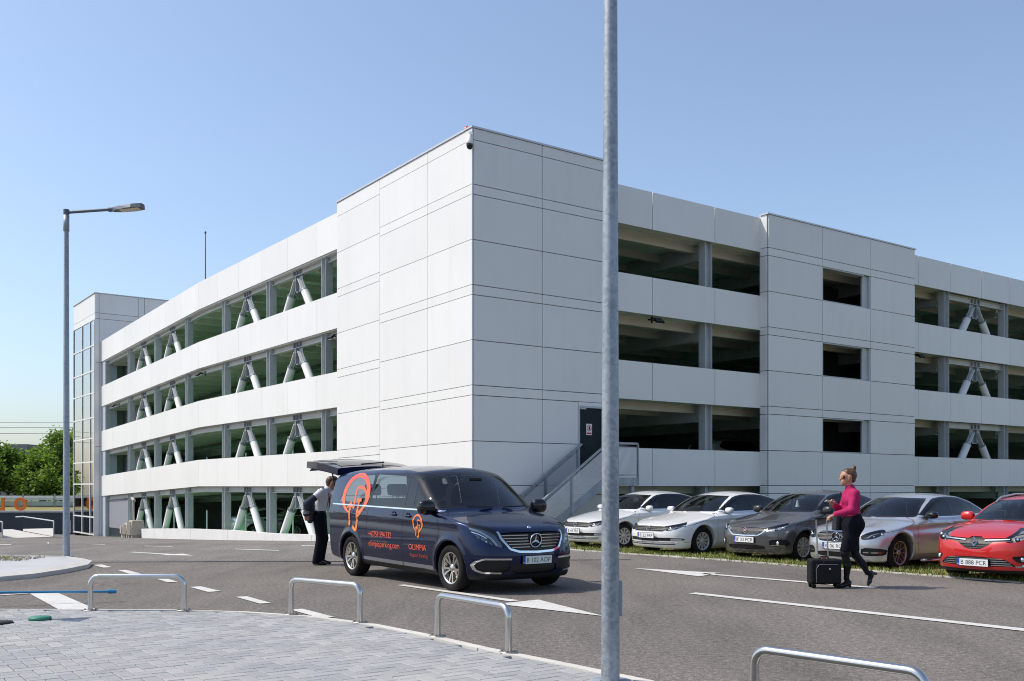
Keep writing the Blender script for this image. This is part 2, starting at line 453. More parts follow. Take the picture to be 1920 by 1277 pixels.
# herringbone pavers, axes along the garage's axes
from bisect import bisect_left
kxs = [p[0] for p in kin]
def inside_pave(x, y):
    i = bisect_left(kxs, x)
    if i <= 0 or i >= len(kin): return False
    (x0, y0), (x1, y1) = kin[i - 1], kin[i]
    return y < y0 + (y1 - y0) * (x - x0) / (x1 - x0 + 1e-9)
pw = 0.12
cand = []
A0 = Vector((-3.0, 9.0, 0))
for n in range(-70, 71):
    for m_ in range(-20, 21):
        for typ in (0, 1):
            i, j = n + 4 * m_, (n if typ == 0 else n + 1)
            su, sv = (2, 1) if typ == 0 else (1, 2)
            cu, cv = (i + su / 2) * pw, (j + sv / 2) * pw
            c = A0 + UA * cu + UB * cv
            if c.y < 6.6 or c.y > 12.1 or c.x < -7.2 or c.x > 4.5: continue
            ok = all(inside_pave(*(c + UA * (dx * su * pw / 2) + UB * (dy * sv * pw / 2)).xy) for dx in (-1, 1) for dy in (-1, 1))
            part = inside_pave(c.x, c.y)
            if ok or part: cand.append((c, typ, ok))
def paver_mesh(su, sv):
    mb = MB(); g = 0.0036; u, v = su * pw / 2 - g, sv * pw / 2 - g
    mb.cbox(-u, u, -v, v, -0.05, 0.0, 0.0045)
    me = mb.mesh('paver'); me.materials.append(PAVER); return me
pm = [paver_mesh(2, 1), paver_mesh(1, 2)]
def visible(c): return abs(c.x) / max(c.y, .1) < 0.53 and (CAM_Z - PZ) / c.y < 0.2035
fullv = sorted([c for c in cand if c[2] and visible(c[0])], key=lambda c: c[0].length)
near_ids = set(id(c) for c in fullv[:300])
rest = MB()
for c in cand:
    p, typ, ok = c
    dz = rng.uniform(-0.0015, 0.0015)
    if id(c) in near_ids:
        o = bpy.data.objects.new('paver', pm[typ]); COL.objects.link(o); o.parent = pave
        o.location = (p.x, p.y, PZ + dz); o.rotation_euler = (0, 0, TH)
    else:
        su, sv = (2, 1) if typ == 0 else (1, 2); g = 0.0036; u, v = su * pw / 2 - g, sv * pw / 2 - g; cc = 0.0045
        z = PZ + dz
        ring0 = [(-u, -v), (u, -v), (u, v), (-u, v)]; ring1 = [(-u + cc, -v + cc), (u - cc, -v + cc), (u - cc, v - cc), (-u + cc, v - cc)]
        pt = lambda q, zz: tuple(p + UA * q[0] + UB * q[1])[:2] + (zz,)
        mi = rng.randrange(5)
        rest.add([pt(q, z - .04) for q in ring0] + [pt(q, z - cc) for q in ring0] + [pt(q, z) for q in ring1],
                 [(0, 1, 5, 4), (1, 2, 6, 5), (2, 3, 7, 6), (3, 0, 4, 7), (4, 5, 9, 8), (5, 6, 10, 9), (6, 7, 11, 10), (7, 4, 8, 11), (8, 9, 10, 11)], mi)
def m_paver_tone(i):
    t = [0.315, 0.335, 0.355, 0.375, 0.40][i]
    m = mat('paver_tone_%d' % i, (t, t, t), 0.85, 0, 0.3)
    w = world_coords(m); col = (t, t * .995, t * .98)
    big = ramp(m, noise(m, w, 0.9, 5), [(0.3, (0.88, 0.90, 0.93)), (0.7, (1.05, 1.04, 1.02))])
    fn = ramp(m, noise(m, w, 140, 4, 0.7), [(0.3, (0.8, 0.8, 0.8)), (0.7, (1.12, 1.12, 1.12))])
    sc = ramp(m, noise(m, w, 2.7, 6, 0.7), [(0.62, (1, 1, 1)), (0.8, (0.72, 0.72, 0.73))])
    c = mix(m, 1.0, col, big, 'MULTIPLY'); c = mix(m, 1.0, c, fn, 'MULTIPLY'); c = mix(m, 1.0, c, sc, 'MULTIPLY')
    L(m, c, bsdf(m).inputs['Base Color']); return m
tag(rest.build('paver_field', [m_paver_tone(i) for i in range(5)], pave), kind='stuff')

# far traffic island with lamp, kerb and gravel
ISL = [(-16.0, 12.6), (-10.5, 14.6), (-9.2, 15.35), (-8.45, 16.2), (-8.19, 16.9), (-8.13, 17.6), (-8.13, 18.3), (-8.2, 18.95), (-8.46, 19.62), (-8.75, 20.05), (-9.2, 20.35), (-10.5, 20.75), (-16, 21.6), (-40, 24.5), (-40, 12)]
isl = smooth_line(ISL, 1)
mb = MB(); mb.prism(isl if False else list(isl), -0.2, 0.095)
island = tag(mb.build('traffic_island', varied('island_paving', (0.40, 0.405, 0.41), (0.47, 0.475, 0.475), 1.2, 0.9, 0, .3, (1, 1, 1), .2, 60)), kind='structure'); fix_normals(island.data)
edge = resample(isl[2:-6], 0.9)
kin2 = offset_line(edge, 0.001); kout = offset_line(edge, 0.16)
for i in range(len(edge) - 1):
    p, q = kin2[i], kin2[i + 1]; po, qo = kout[i], kout[i + 1]
    mb = MB()
    mb.hexa([(po[0], po[1], -.1), (qo[0], qo[1], -.1), (q[0], q[1], -.1), (p[0], p[1], -.1), (po[0], po[1], .075), (qo[0], qo[1], .075), (q[0], q[1], .125), (p[0], p[1], .125)])
    o = mb.build('kerb_stone', KST, island); fix_normals(o.data); o.scale = (1, 1, 1)
def scatter_stones(name, region, n, smin, smax, mats, parent=None, zf=lambda x, y: 0.0):
    mb = MB()
    for _ in range(n):
        x, y = region()
        s = rng.uniform(smin, smax); z = zf(x, y)
        r = [s * rng.uniform(.6, 1.2) for _ in range(6)]; t0 = rng.random() * 6
        ringp = [(x + r[k] * math.cos(t0 + k * 1.05), y + r[k] * math.sin(t0 + k * 1.05)) for k in range(6)]
        v = [(a_, b_, z) for a_, b_ in ringp] + [(x + (a_ - x) * .5, y + (b_ - y) * .5, z + s * .8) for a_, b_ in ringp]
        mb.add(v, [(k, (k + 1) % 6, 6 + (k + 1) % 6, 6 + k) for k in range(6)] + [tuple(range(6, 12))], rng.randrange(len(mats)))
    o = mb.build(name, mats, parent)
    return tag(o, kind='stuff')
ST = [mat('pebble_light', (0.52, 0.48, 0.43), .9), mat('pebble_tan', (0.36, 0.31, 0.25), .9), mat('pebble_grey', (0.24, 0.23, 0.23), .9)]
def reg_isl():
    while True:
        x, y = rng.uniform(-14, -9.55), rng.uniform(18.9, 21.2)
        if y < 20.3 + (-x - 9.2) * 0.17 and y > 19.3 + (-x - 9.6) * 0.28: return x, y
tag(scatter_stones('island_gravel', reg_isl, 900, .015, .045, ST, None, lambda x, y: 0.09), 'loose pale gravel on the paved island by the left lamp', 'gravel')

GRASSM = []
for nm, c in (('grass_green', (0.15, 0.20, 0.035)), ('grass_yellow', (0.42, 0.36, 0.12)), ('grass_deep', (0.07, 0.12, 0.02))):
    m = mat(nm, c, .7, 0, .3); bsdf(m).inputs['Subsurface Weight'].default_value = 0.0; GRASSM.append(m)
def grass(name, pts, hmin, hmax, zf, lean=0.5, w=0.006, weights=(5, 3, 3)):
    mb = MB()
    pick = sum([[i] * k for i, k in enumerate(weights)], [])
    for x, y in pts:
        h = rng.uniform(hmin, hmax); t = rng.random() * 6.283; l = rng.uniform(0, lean) * h
        z = zf(x, y); cx, sx = math.cos(t), math.sin(t); px, py = -sx * w, cx * w
        tip = (x + cx * l, y + sx * l, z + h); mid = (x + cx * l * .35, y + sx * l * .35, z + h * .6)
        mb.add([(x - px, y - py, z), (x + px, y + py, z), (mid[0] + px * .7, mid[1] + py * .7, mid[2]), (mid[0] - px * .7, mid[1] - py * .7, mid[2]), tip], [(0, 1, 2, 3), (3, 2, 4)], rng.choice(pick))
    return tag(mb.build(name, GRASSM), kind='stuff')
def clump_pts(n, region, k=14, r=.07):
    out = []
    for _ in range(n):
        x, y = region()
        for _ in range(k): out.append((x + rng.gauss(0, r), y + rng.gauss(0, r)))
    return out
tag(grass('island_weeds', clump_pts(45, reg_isl, 12, .06), .03, .09, lambda x, y: .09, weights=(3, 6, 1)), 'dry weeds in the gravel by the left lamp', 'weeds')

# parking strip: grass pavers along the right side of the lane
EDGE = [(-0.6, 26.1), (1.51, 23.93), (2.88, 22.35), (4.27, 20.85), (5.41, 19.40), (6.55, 17.95), (7.39, 16.87), (8.18, 15.85), (10.3, 13.0), (13.2, 9.0)]
strip = [AB(-0.1, -1.2).xy, AB(30, -1.2).xy, AB(30, -24).xy]
mb = MB()
VERGE = varied('parking_turf', (0.13, 0.13, 0.05), (0.22, 0.19, 0.08), 3.0, 0.95, 0, .2, (1, 1, 1), .4, 60)
far = [tuple(p) for p in (AB(32, -1.0).xy, AB(32, -26).xy)]
mb.sheet([(x, y, 0.006) for x, y in EDGE] + [(far[1][0], far[1][1], 0.006), (far[0][0], far[0][1], 0.006)])
verge = tag(mb.build('parking_turf', VERGE), kind='structure'); fix_normals(verge.data)
er = resample(EDGE, 0.5)
eo = offset_line(er, 0.0); ei = offset_line(er, -0.09)
TEETH = varied('turf_paver_concrete', (0.44, 0.42, 0.37), (0.54, 0.51, 0.46), 4, 0.95, src='Object')
for i in range(len(er) - 1):
    p, q = Vector(eo[i]), Vector(eo[i + 1]); pi, qi = Vector(ei[i]), Vector(ei[i + 1]); t = (q - p).normalized() * .004
    p, q, pi, qi = p + t, q - t, pi + t, qi - t
    mb = MB(); mb.hexa([(*p, -.05), (*q, -.05), (*qi, -.05), (*pi, -.05), (*p, .02), (*q, .02), (*qi, .024), (*pi, .024)])
    o = mb.build('edging_stone', TEETH, verge); fix_normals(o.data)
er2 = resample(EDGE, 0.21)
k = 0
for row in range(2):
    e0 = offset_line(er2, -0.11 - row * .30); e1 = offset_line(er2, -0.34 - row * .30)
    for i in range(len(er2) - 1):
        if er2[i][1] < 12.5 or k > 298: continue
        p, q = Vector(e0[i]), Vector(e0[i + 1]); pi, qi = Vector(e1[i]), Vector(e1[i + 1]); t = (q - p) * .26
        p, q, pi, qi = p + t, q - t, pi + t, qi - t
        zt = .018 + rng.uniform(-.006, .006)
        mb = MB(); mb.hexa([(*p, -.03), (*q, -.03), (*qi, -.03), (*pi, -.03), (*p, zt), (*q, zt), (*qi, zt), (*pi, zt)])
        o = mb.build('turf_paver', TEETH, verge); fix_normals(o.data); k += 1
exs = sorted(EDGE)
def reg_verge(dmin, dmax):
    def f():
        while True:
            t = rng.random() * 14.5
            i = min(len(er) - 2, int(t / .5)); p = Vector(er[i]).lerp(Vector(er[i + 1]), rng.random())
            q, r_ = Vector(er[i]), Vector(er[i + 1]); d = (r_ - q).normalized(); nn = Vector((-d.y, d.x))
            u = dmin + (dmax - dmin) * rng.random() ** 1.7
            return tuple(p + nn * u)
    return f
gp = clump_pts(520, reg_verge(0.10, 2.4), 34, .075) + clump_pts(300, reg_verge(0.1, .9), 12, .12)
tag(grass('turf_grass', gp, .02, .10, lambda x, y: .0, .8, .0065), 'rough green and yellow grass under the parked cars', 'grass')
# ------------------------------------------------------------------ parking garage
Z0 = CAM_Z
SK = 24.1
def zl(b): return -0.033 * max(0.0, b - SK)          # the left wing's decks fall away with the ground
garage = empty('parking_garage', (CX, CY, 0), TH, 'long white panelled multi-storey parking garage with open decks', 'garage')
def hexa_obj(name, pts, m, parent, mi=0):
    mb = MB(); mb.hexa(pts)
    return mb.build(name, m, parent)
def panel_a(a0, a1, z0, z1, b=0.0, t=0.05, g=0.011, m=None, name='facade_panel', parent=None):      # on the right front (plane b)
    return hexa_obj(name, [(a0 + g, b - t, z0 + g), (a1 - g, b - t, z0 + g), (a1 - g, b, z0 + g), (a0 + g, b, z0 + g),
                           (a0 + g, b - t, z1 - g), (a1 - g, b - t, z1 - g), (a1 - g, b, z1 - g), (a0 + g, b, z1 - g)], m or PANEL, parent or garage)
def panel_b(b0, b1, z0, z1, a=0.0, t=0.05, g=0.008, m=None, name='facade_panel', sl=0.0, parent=None, zf=None):
    zf = zf or (lambda b: -sl * b)
    s0, s1 = zf(b0), zf(b1)
    return hexa_obj(name, [(a - t, b0 + g, z0 + g + s0), (a, b0 + g, z0 + g + s0), (a, b1 - g, z0 + g + s1), (a - t, b1 - g, z0 + g + s1),
                           (a - t, b0 + g, z1 - g + s0), (a, b0 + g, z1 - g + s0), (a, b1 - g, z1 - g + s1), (a - t, b1 - g, z1 - g + s1)], m or PANEL, parent or garage)
ROWS = [-0.25, 0.03, 1.27, 2.55, 2.83, 4.09, 5.35, 5.63, 6.89, 8.15, 8.43, 9.67, 10.0]
GAPM = mat('panel_joint_backing', (0.10, 0.11, 0.12), .8)
# corner block: backing walls behind the panels, so joints read as dark recessed lines
hexw = MB()
hexw.box(0.0, 5.24, 0.0, 0.25, -0.6, Z0 + 9.98)
hexw.hexa([(0.0, .25, -1.2), (.25, .25, -1.2), (.25, 8.45, -1.2), (0, 8.45, -1.2), (0, .25, Z0 + 9.98), (.25, .25, Z0 + 9.98), (.25, 8.45, Z0 + 9.84), (0, 8.45, Z0 + 9.84)])
hexw.box(5.04, 5.24, .25, 6.0, Z0 - 2, Z0 + 9.95)
hexw.box(.25, 5.04, 8.25, 8.45, Z0 - 2.4, Z0 + 9.8)
hexw.build('wall_core', GAPM, garage)
for a0, a1 in ((0.0, 2.42), (2.42, 5.24)):
    rows = [-0.55 - Z0] + ROWS
    for z0, z1 in zip(rows[:-1], rows[1:]):
        if a0 > 1 and z0 in (0.03, 1.27):
            panel_a(2.42, 3.80, Z0 + z0, Z0 + z1); panel_a(4.80, 5.24, Z0 + z0, Z0 + z1)
            if z0 == 1.27: panel_a(3.80, 4.80, Z0 + 2.43, Z0 + 2.55, g=.006)
            else: panel_a(3.80, 4.80, Z0 + .03, Z0 + .23, g=.006)
            continue
        panel_a(a0, a1, Z0 + z0, Z0 + z1)
RB = [-2.2, -0.25, 0.03, 1.27, 2.55, 2.83, 4.09, 5.35, 5.63, 6.89, 8.15, 8.43, 9.67, 10.0]
for b0, b1 in ((-0.05, 2.36), (2.36, 5.33)):
    for z0, z1 in zip(RB[:-1], RB[1:]): panel_b(b0, b1, Z0 + z0, Z0 + z1, sl=.017)
RC = [-2.2, -0.18, 1.12, 1.40, 2.66, 3.92, 4.20, 5.46, 6.72, 7.00, 8.26, 9.52, 10.0]
for z0, z1 in zip(RC[:-1], RC[1:]): panel_b(5.33, 8.45, Z0 + z0, Z0 + z1, sl=.017)
# return of the block where the fronts step back
panel_b(0.02, 0.30, Z0 - 1.9, Z0 + 10.0, a=5.26, t=.03)
cop = MB()
cop.hexa([(-.08, -.08, Z0 + 10.0), (5.28, -.08, Z0 + 10.0), (5.28, .3, Z0 + 10.0), (-.08, .3, Z0 + 10.0), (-.08, -.08, Z0 + 10.05), (5.28, -.08, Z0 + 10.05), (5.28, .3, Z0 + 10.05), (-.08, .3, Z0 + 10.05)])
cop.hexa([(-.08, .3, Z0 + 9.995), (.3, .3, Z0 + 9.995), (.3, 8.47, Z0 + 9.86), (-.08, 8.47, Z0 + 9.86), (-.08, .3, Z0 + 10.05), (.3, .3, Z0 + 10.05), (.3, 8.47, Z0 + 9.915), (-.08, 8.47, Z0 + 9.915)])
cop.build('coping', mat('coping_metal', (.55, .56, .57), .4, .3), garage)
# door
door = MB().box(3.84, 4.72, -.02, .02, Z0 + .24, Z0 + 2.38).build('door', mat('dark_green_door', (.010, .018, .022), .6, 0, .25), garage)
fr = MB(); fr.box(3.79, 3.84, -.07, .02, Z0 + .24, Z0 + 2.44); fr.box(4.72, 4.81, -.07, .02, Z0 + .24, Z0 + 2.44); fr.box(3.84, 4.72, -.07, .02, Z0 + 2.38, Z0 + 2.44)
fr.build('frame', STEEL, door)
MB().box(3.86, 4.08, -.075, -.02, Z0 + 2.33, Z0 + 2.37).build('closer', STEEL, door)
MB().box(3.90, 4.02, -.07, -.02, Z0 + 1.22, Z0 + 1.25).build('handle', BLACKP, door)
sg = MB().box(4.12, 4.34, -.032, -.021, Z0 + 1.56, Z0 + 1.90).build('warning_sign', WHITE, door)
ring = MB()
for k in range(24):
    t0, t1 = 2 * math.pi * k / 24, 2 * math.pi * (k + 1) / 24
    pt = lambda r, t: (4.23 + r * math.cos(t), -.0345, Z0 + 1.77 + r * math.sin(t))
    ring.add([pt(.075, t0), pt(.095, t0), pt(.095, t1), pt(.075, t1)], [(0, 1, 2, 3)], 0)
ring.add([(4.165, -.0345, Z0 + 1.82), (4.18, -.0345, Z0 + 1.835), (4.295, -.0345, Z0 + 1.72), (4.28, -.0345, Z0 + 1.705)], [(0, 1, 2, 3)], 0)
ring.box(4.14, 4.32, -.0345, -.0335, Z0 + 1.585, Z0 + 1.64)
ring.add([(4.20, -.0340, Z0 + 1.72), (4.26, -.0340, Z0 + 1.72), (4.28, -.0340, Z0 + 1.78), (4.25, -.0340, Z0 + 1.83), (4.21, -.0340, Z0 + 1.80)], [(0, 1, 2, 3, 4)], 1)
ring.build('symbol', [REDP, BLACKP], sg)

# right-hand open bays
REC = 0.30
PER, BH = 2.77, 1.24
colA = [10.0 + 4.9 * k for k in range(7)]
def band_right(joints):
    for k in range(4):
        for a0, a1 in zip(joints[:-1], joints[1:]):
            panel_a(a0, a1, Z0 + PER * k, Z0 + PER * k + BH, b=REC + .05, t=.05, g=.012 if k < 3 else .016, m=PANEL2, name='band_panel')
            if k == 3 and a0 > 5.3: MB().box(a0 - .10, a0 + .10, REC + .08, REC + .12, Z0 + PER * 3, Z0 + PER * 3 + .93).build('post', STEEL, garage)
band_right([5.26, 7.2, 10.13, 12.5])
band_right([21.47] + [22.3 + 2.45 * k for k in range(10)])
# second block with window openings
T2 = [12.5, 15.52, 18.5, 21.5]
rows2 = [-0.3 - Z0, -0.25, 0.03, 1.27, 2.55, 2.83, 4.09, 5.35, 5.63, 6.89, 8.15, 8.43, 9.60]
WINZ = [(1.27, 2.55), (4.09, 5.35), (6.89, 8.15)]
for i in range(3):
    for z0, z1 in zip(rows2[:-1], rows2[1:]):
        if i == 1 and (z0, z1) in WINZ:
            wn_ = MB()
            wn_.box(15.53, 15.58, -.03, .35, Z0 + z0, Z0 + z1); wn_.box(18.1, 18.49, .05, .12, Z0 + z0, Z0 + z1); wn_.box(18.44, 18.49, -.03, .05, Z0 + z0, Z0 + z1)
            wn_.box(15.58, 18.1, -.03, .35, Z0 + z1 - .04, Z0 + z1); wn_.box(15.58, 18.1, -.03, .35, Z0 + z0 + .0, Z0 + z0 + .03)
            wo = wn_.build('window_opening', STEEL, garage)
            continue
        panel_a(T2[i], T2[i + 1], Z0 + z0, Z0 + z1)
core2 = MB()
for a0, a1 in ((12.5, 15.52), (18.5, 21.5)): core2.box(a0, a1, 0.0, .2, -.4, Z0 + 9.58)
for z0, z1 in [(-2.0, 1.26), (2.56, 4.08), (5.36, 6.88), (8.16, 9.58)]: core2.box(15.52, 18.5, 0.0, .2, Z0 + z0, Z0 + z1)
core2.build('wall_core', GAPM, garage)
rz_ = [-0.3 - Z0, -0.25, 0.03, 1.27, 2.55, 2.83, 4.09, 5.35, 5.63, 6.89, 8.15, 8.43, 9.60]
for z0, z1 in zip(rz_[:-1], rz_[1:]): panel_b(0.0, .33, Z0 + z0, Z0 + z1, a=12.5, t=.04, g=.01)
MB().box(12.42, 21.56, -.08, .3, Z0 + 9.6, Z0 + 9.65).build('coping', MATS['coping_metal'], garage)
iw = MB()
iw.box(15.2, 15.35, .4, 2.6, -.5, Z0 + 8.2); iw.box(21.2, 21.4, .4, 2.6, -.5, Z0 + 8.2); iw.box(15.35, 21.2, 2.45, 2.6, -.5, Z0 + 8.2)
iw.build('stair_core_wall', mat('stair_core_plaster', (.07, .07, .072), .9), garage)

# left wing bands: joints every half bay
jb = [8.45] + [10.9 + 2.64 * k for k in range(12)] + [42.75]
LP, LH = 2.815, 1.27
for k in range(4):
    for b0, b1 in zip(jb[:-1], jb[1:]):
        zt = LH if k < 3 else 1.30
        panel_b(b0, b1, Z0 + LP * k, Z0 + LP * k + zt, a=REC + .05, t=.05, g=.005, m=PANEL2, name='band_panel', zf=zl)
def h_column(mb, a, b, z0, z1, along='b'):
    t, w, d = .022, .30, .34
    if along == 'b':           # flanges look along b
        mb.box(a, a + w, b - d / 2, b - d / 2 + t, z0, z1); mb.box(a, a + w, b + d / 2 - t, b + d / 2, z0, z1)
        mb.box(a + w / 2 - t / 2, a + w / 2 + t / 2, b - d / 2 + t, b + d / 2 - t, z0, z1)
    else:
        mb.box(a - d / 2, a - d / 2 + t, b, b + w, z0, z1); mb.box(a + d / 2 - t, a + d / 2, b, b + w, z0, z1)
        mb.box(a - d / 2 + t, a + d / 2 - t, b + w / 2 - t / 2, b + w / 2 + t / 2, z0, z1)
colB = [10.5 + 5.25 * k for k in range(7)]
for b in colB:
    mb = MB(); h_column(mb, REC + .10, b, -2.2, Z0 + LP * 3 + .9 + zl(b)); mb.build('steel_column', STEEL, garage)
for a in colA:
    if 12.6 < a < 21.4: continue
    mb = MB(); h_column(mb, a - .05, REC + .12, -.4, Z0 + PER * 3 + .9, 'a'); mb.build('steel_column', STEEL, garage)
EDGEST = varied('edge_beam_steel', (0.50, 0.50, 0.47), (0.58, 0.58, 0.55), 2.0, .5)
def ibeam(p0, p1, h, w, up=(0, 0, 1)):
    p0, p1 = Vector(p0), Vector(p1)
    mb = bar(p0 + Vector((0, 0, h / 2 - .01)), p1 + Vector((0, 0, h / 2 - .01)), w, .02)
    for q in (bar(p0 - Vector((0, 0, h / 2 - .01)), p1 - Vector((0, 0, h / 2 - .01)), w, .02), bar(p0, p1, .012, h - .045)):
        mb.add(q.v, q.f)
    return mb
BRB = {1, 2, 4, 5}
def brace(parent, mid, half, axis, top, foot):
    """inverted V brace: gusset, three stiffeners, two slotted splice plates and two pipes"""
    def P(s, o, z): return (mid[0] + s, mid[1] + o, z) if axis == 'a' else (mid[0] + o, mid[1] + s, z)
    def bx(mb, s0, s1, o0, o1, z0, z1):
        q0, q1 = P(s0, o0, z0), P(s1, o1, z1)
        mb.box(min(q0[0], q1[0]), max(q0[0], q1[0]), min(q0[1], q1[1]), max(q0[1], q1[1]), z0, z1)
    root = None
    mb = MB()
    pl = [(-.42, 0), (.42, 0), (.42, -.38), (.18, -.62), (-.18, -.62), (-.42, -.38)]
    for o in (-.012, .012):
        mb.add([P(s, o, top + z) for s, z in pl], [tuple(range(6)) if o < 0 else tuple(range(5, -1, -1))])
    n = len(pl)
    mb.add([P(s, -.012, top + z) for s, z in pl] + [P(s, .012, top + z) for s, z in pl], [(i, (i + 1) % n, n + (i + 1) % n, n + i) for i in range(n)])
    for s in (-.28, 0, .28): bx(mb, s - .012, s + .012, -.10, .10, top, top + .22)
    bx(mb, -.012, .012, -.12, .12, top - .6, top)
    root = mb.build('brace', GALV, parent); fix_normals(root.data)
    for sg_ in (-1, 1):
        p0 = Vector(P(sg_ * .16, 0, top - .12)); p1 = Vector(P(sg_ * half, 0, foot))
        d = (p1 - p0).normalized()
        out = Vector(P(0, 1, 0)) - Vector(P(0, 0, 0))
        q = bar(p0, p0 + d * .95, .30, .022, up=out); q.build('splice_plate', GALV, root)
        q = bar(p0 + d * .02, p0 + d * 1.05, .022, .26, up=out); q.build('splice_plate', WHITE_STEEL, root)
        bl = MB()
        for k in range(4):
            for e in (-.07, .07):
                c = p0 + d * (.14 + .12 * k) + d.cross(out) * e
                bl.cyl(c - out * .035, c + out * .035, .018, 6, smooth=False)
        bl.build('bolt', GALV2, root)
        MB().tube([p0 + d * .72, p1], .162, 16).build('pipe', WHITE_STEEL, root)
        MB().tube([p0 + d * .70, p0 + d * .725], .18, 16).build('pipe_cap', GALV, root)
        bar(p1 + d * -.28, p1, .34, .03, up=out).build('foot_plate', WHITE_STEEL, root)
# edge beams and braces on both fronts
bays = [(8.5, 10.5)] + list(zip(colB[:-1], colB[1:]))
for k in range(4):
    for i, (b0, b1) in enumerate(bays):
        zt = Z0 + LP * k - .13
        c0, c1 = (b0 + (.19 if i else 0)), b1 - .19
        if b0 < SK < b1:
            segs = [(c0, SK), (SK, c1)]
        else: segs = [(c0, c1)]
        for s0, s1 in segs:
            ibeam((REC + .28, s0, zt + zl(s0)), (REC + .28, s1, zt + zl(s1)), .25, .20).build('edge_beam', EDGEST, garage)
        if i in BRB:
            mid = (b0 + b1) / 2
            if k == 0: foot = -0.9 - 0.035 * (mid - 8)
            else: foot = Z0 + LP * (k - 1) + .12 + zl(mid)
            brace(garage, (REC + .28, mid), 2.05, 'b', Z0 + LP * k - .255 + zl(mid), foot)
for k in range(1, 4):
    for a0, a1, br in ((5.26, 10.0, 0), (10.0, 12.45, 0), (21.5, 24.7, 0), (24.7, 29.6, 1), (29.6, 34.5, 0), (34.5, 39.4, 1)):
        if br:
            ibeam((a0 + .19, REC + .3, Z0 + PER * k - .13), (a1 - .19, REC + .3, Z0 + PER * k - .13), .25, .20).build('edge_beam', EDGEST, garage)
            brace(garage, ((a0 + a1) / 2, REC + .3), 1.9, 'a', Z0 + PER * k - .255, Z0 + PER * (k - 1) + .12)
# decks, deck beams and girders
AW, BW = 46.0, 42.7
DK = 2.79
for k in range(4):
    zt = Z0 + DK * k + .16
    d_ = MB()
    for s0, s1 in ((REC + .62, SK), (SK, BW)):
        d_.hexa([(.7, s0, zt - .14 + zl(s0)), (AW, s0, zt - .14 + zl(s0)), (AW, s1, zt - .14 + zl(s1)), (.7, s1, zt - .14 + zl(s1)),
                 (.7, s0, zt + zl(s0)), (AW, s0, zt + zl(s0)), (AW, s1, zt + zl(s1)), (.7, s1, zt + zl(s1))])
        d_.f[-6:]; d_.m[-6] = 1
    d_.box(.36, .7, REC + .07, SK, zt - .13, zt - .02, 1); d_.hexa([(.36, SK, zt - .13), (.7, SK, zt - .13), (.7, BW, zt - .13 + zl(BW)), (.36, BW, zt - .13 + zl(BW)), (.36, SK, zt - .02), (.7, SK, zt - .02), (.7, BW, zt - .02 + zl(BW)), (.36, BW, zt - .02 + zl(BW))], 1)
    d_.box(.7, AW, REC + .07, REC + .62, zt - .13, zt - .02, 1)
    d_.build('deck', [FLOORG if k < 3 else CONC_GREY, CEIL], garage)
    nb = 24
    beam_me = MB().box(.75, AW, -.09, .09, -.26, 0).mesh('beam')
    beam_me.materials.append(BEAMC)
    for i in range(nb):
        b = 1.3 + i * 1.75
        o = bpy.data.objects.new('beam', beam_me); COL.objects.link(o); o.parent = garage
        o.location = (0, b, zt - .142 + zl(b))
    for a in [5.1] + colA:
        for s0, s1 in ((REC + .7, SK), (SK, BW - .1)):
            ibeam((a + .12, s0, zt - .142 - .29 + zl(s0)), (a + .12, s1, zt - .142 - .29 + zl(s1)), .56, .24).build('girder', STEEL, garage)
for a in colA[::1]:
    for b in (16.0, 32.0):
        MB().box(a - .02, a + .26, b - .15, b + .15, -2.4, Z0 + DK * 3).build('inner_column', STEEL, garage)
# ground floor slab inside, far walls and a few inner walls
fl = MB()
ys = [.6, 6, 12, 18, 24, 30, 36, 42.6]
def gfl(a, b): return gz(CY + b * UB.y) + .03 if True else 0
for b0, b1 in zip(ys[:-1], ys[1:]):
    h0, h1 = gz(CY + b0 * UB.y) + .02, gz(CY + b1 * UB.y) + .02
    fl.add([(.5, b0, h0), (AW, b0, h0 + 0), (AW, b1, h1), (.5, b1, h1)], [(0, 1, 2, 3)])
fl.build('ground_deck', FLOORG, garage)
# the ground rises behind the building; cover it with the slab: back and side walls
wl = MB()
wl.box(AW, AW + .2, .3, BW, -2.5, Z0 + 9.3); wl.box(.4, AW, BW, BW + .2, -3.0, Z0 + 9.2)
wl.build('rear_wall', varied('rear_wall_paint', (.40, .41, .40), (.46, .47, .46), 1.0, .8), garage)
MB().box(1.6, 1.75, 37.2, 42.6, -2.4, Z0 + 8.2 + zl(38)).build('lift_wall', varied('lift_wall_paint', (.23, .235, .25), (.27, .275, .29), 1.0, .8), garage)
MB().box(5.4, AW - .05, 12.5, 12.7, -1.2, Z0 + 8.2).build('light_block_wall', mat('light_block_grey', (.10, .10, .10), .9), garage)  # added wall: keeps the left wing's daylight out so the right bays stay dark
for k in range(4):
    z = Z0 + DK * k + .16 - .142 - .36
    MB().tube([(3.2, 8.8, z), (3.2, SK, z), (3.2, 42, z + zl(42))], .07, 8).build('ceiling_pipe', mat('dark_pipe', (.06, .065, .06), .6), garage)
    for b in (13.1, 18.4, 23.6, 28.9, 34.1, 39.4):
        MB().box(5.9, 7.1, b - .08, b + .08, z + .06 + zl(b), z + .14 + zl(b)).build('luminaire', WHITE, garage)
# ramp parapet seen through the decks
for k in range(4):
    z = Z0 + DK * k + .2
    hexa_obj('ramp_parapet', [(16.0, 9, z), (16.2, 9, z), (16.2, 34, z - 1.6), (16.0, 34, z - 1.6), (16.0, 9, z + 1.0), (16.2, 9, z + 1.0), (16.2, 34, z - .6), (16.0, 34, z - .6)], CEIL, garage)
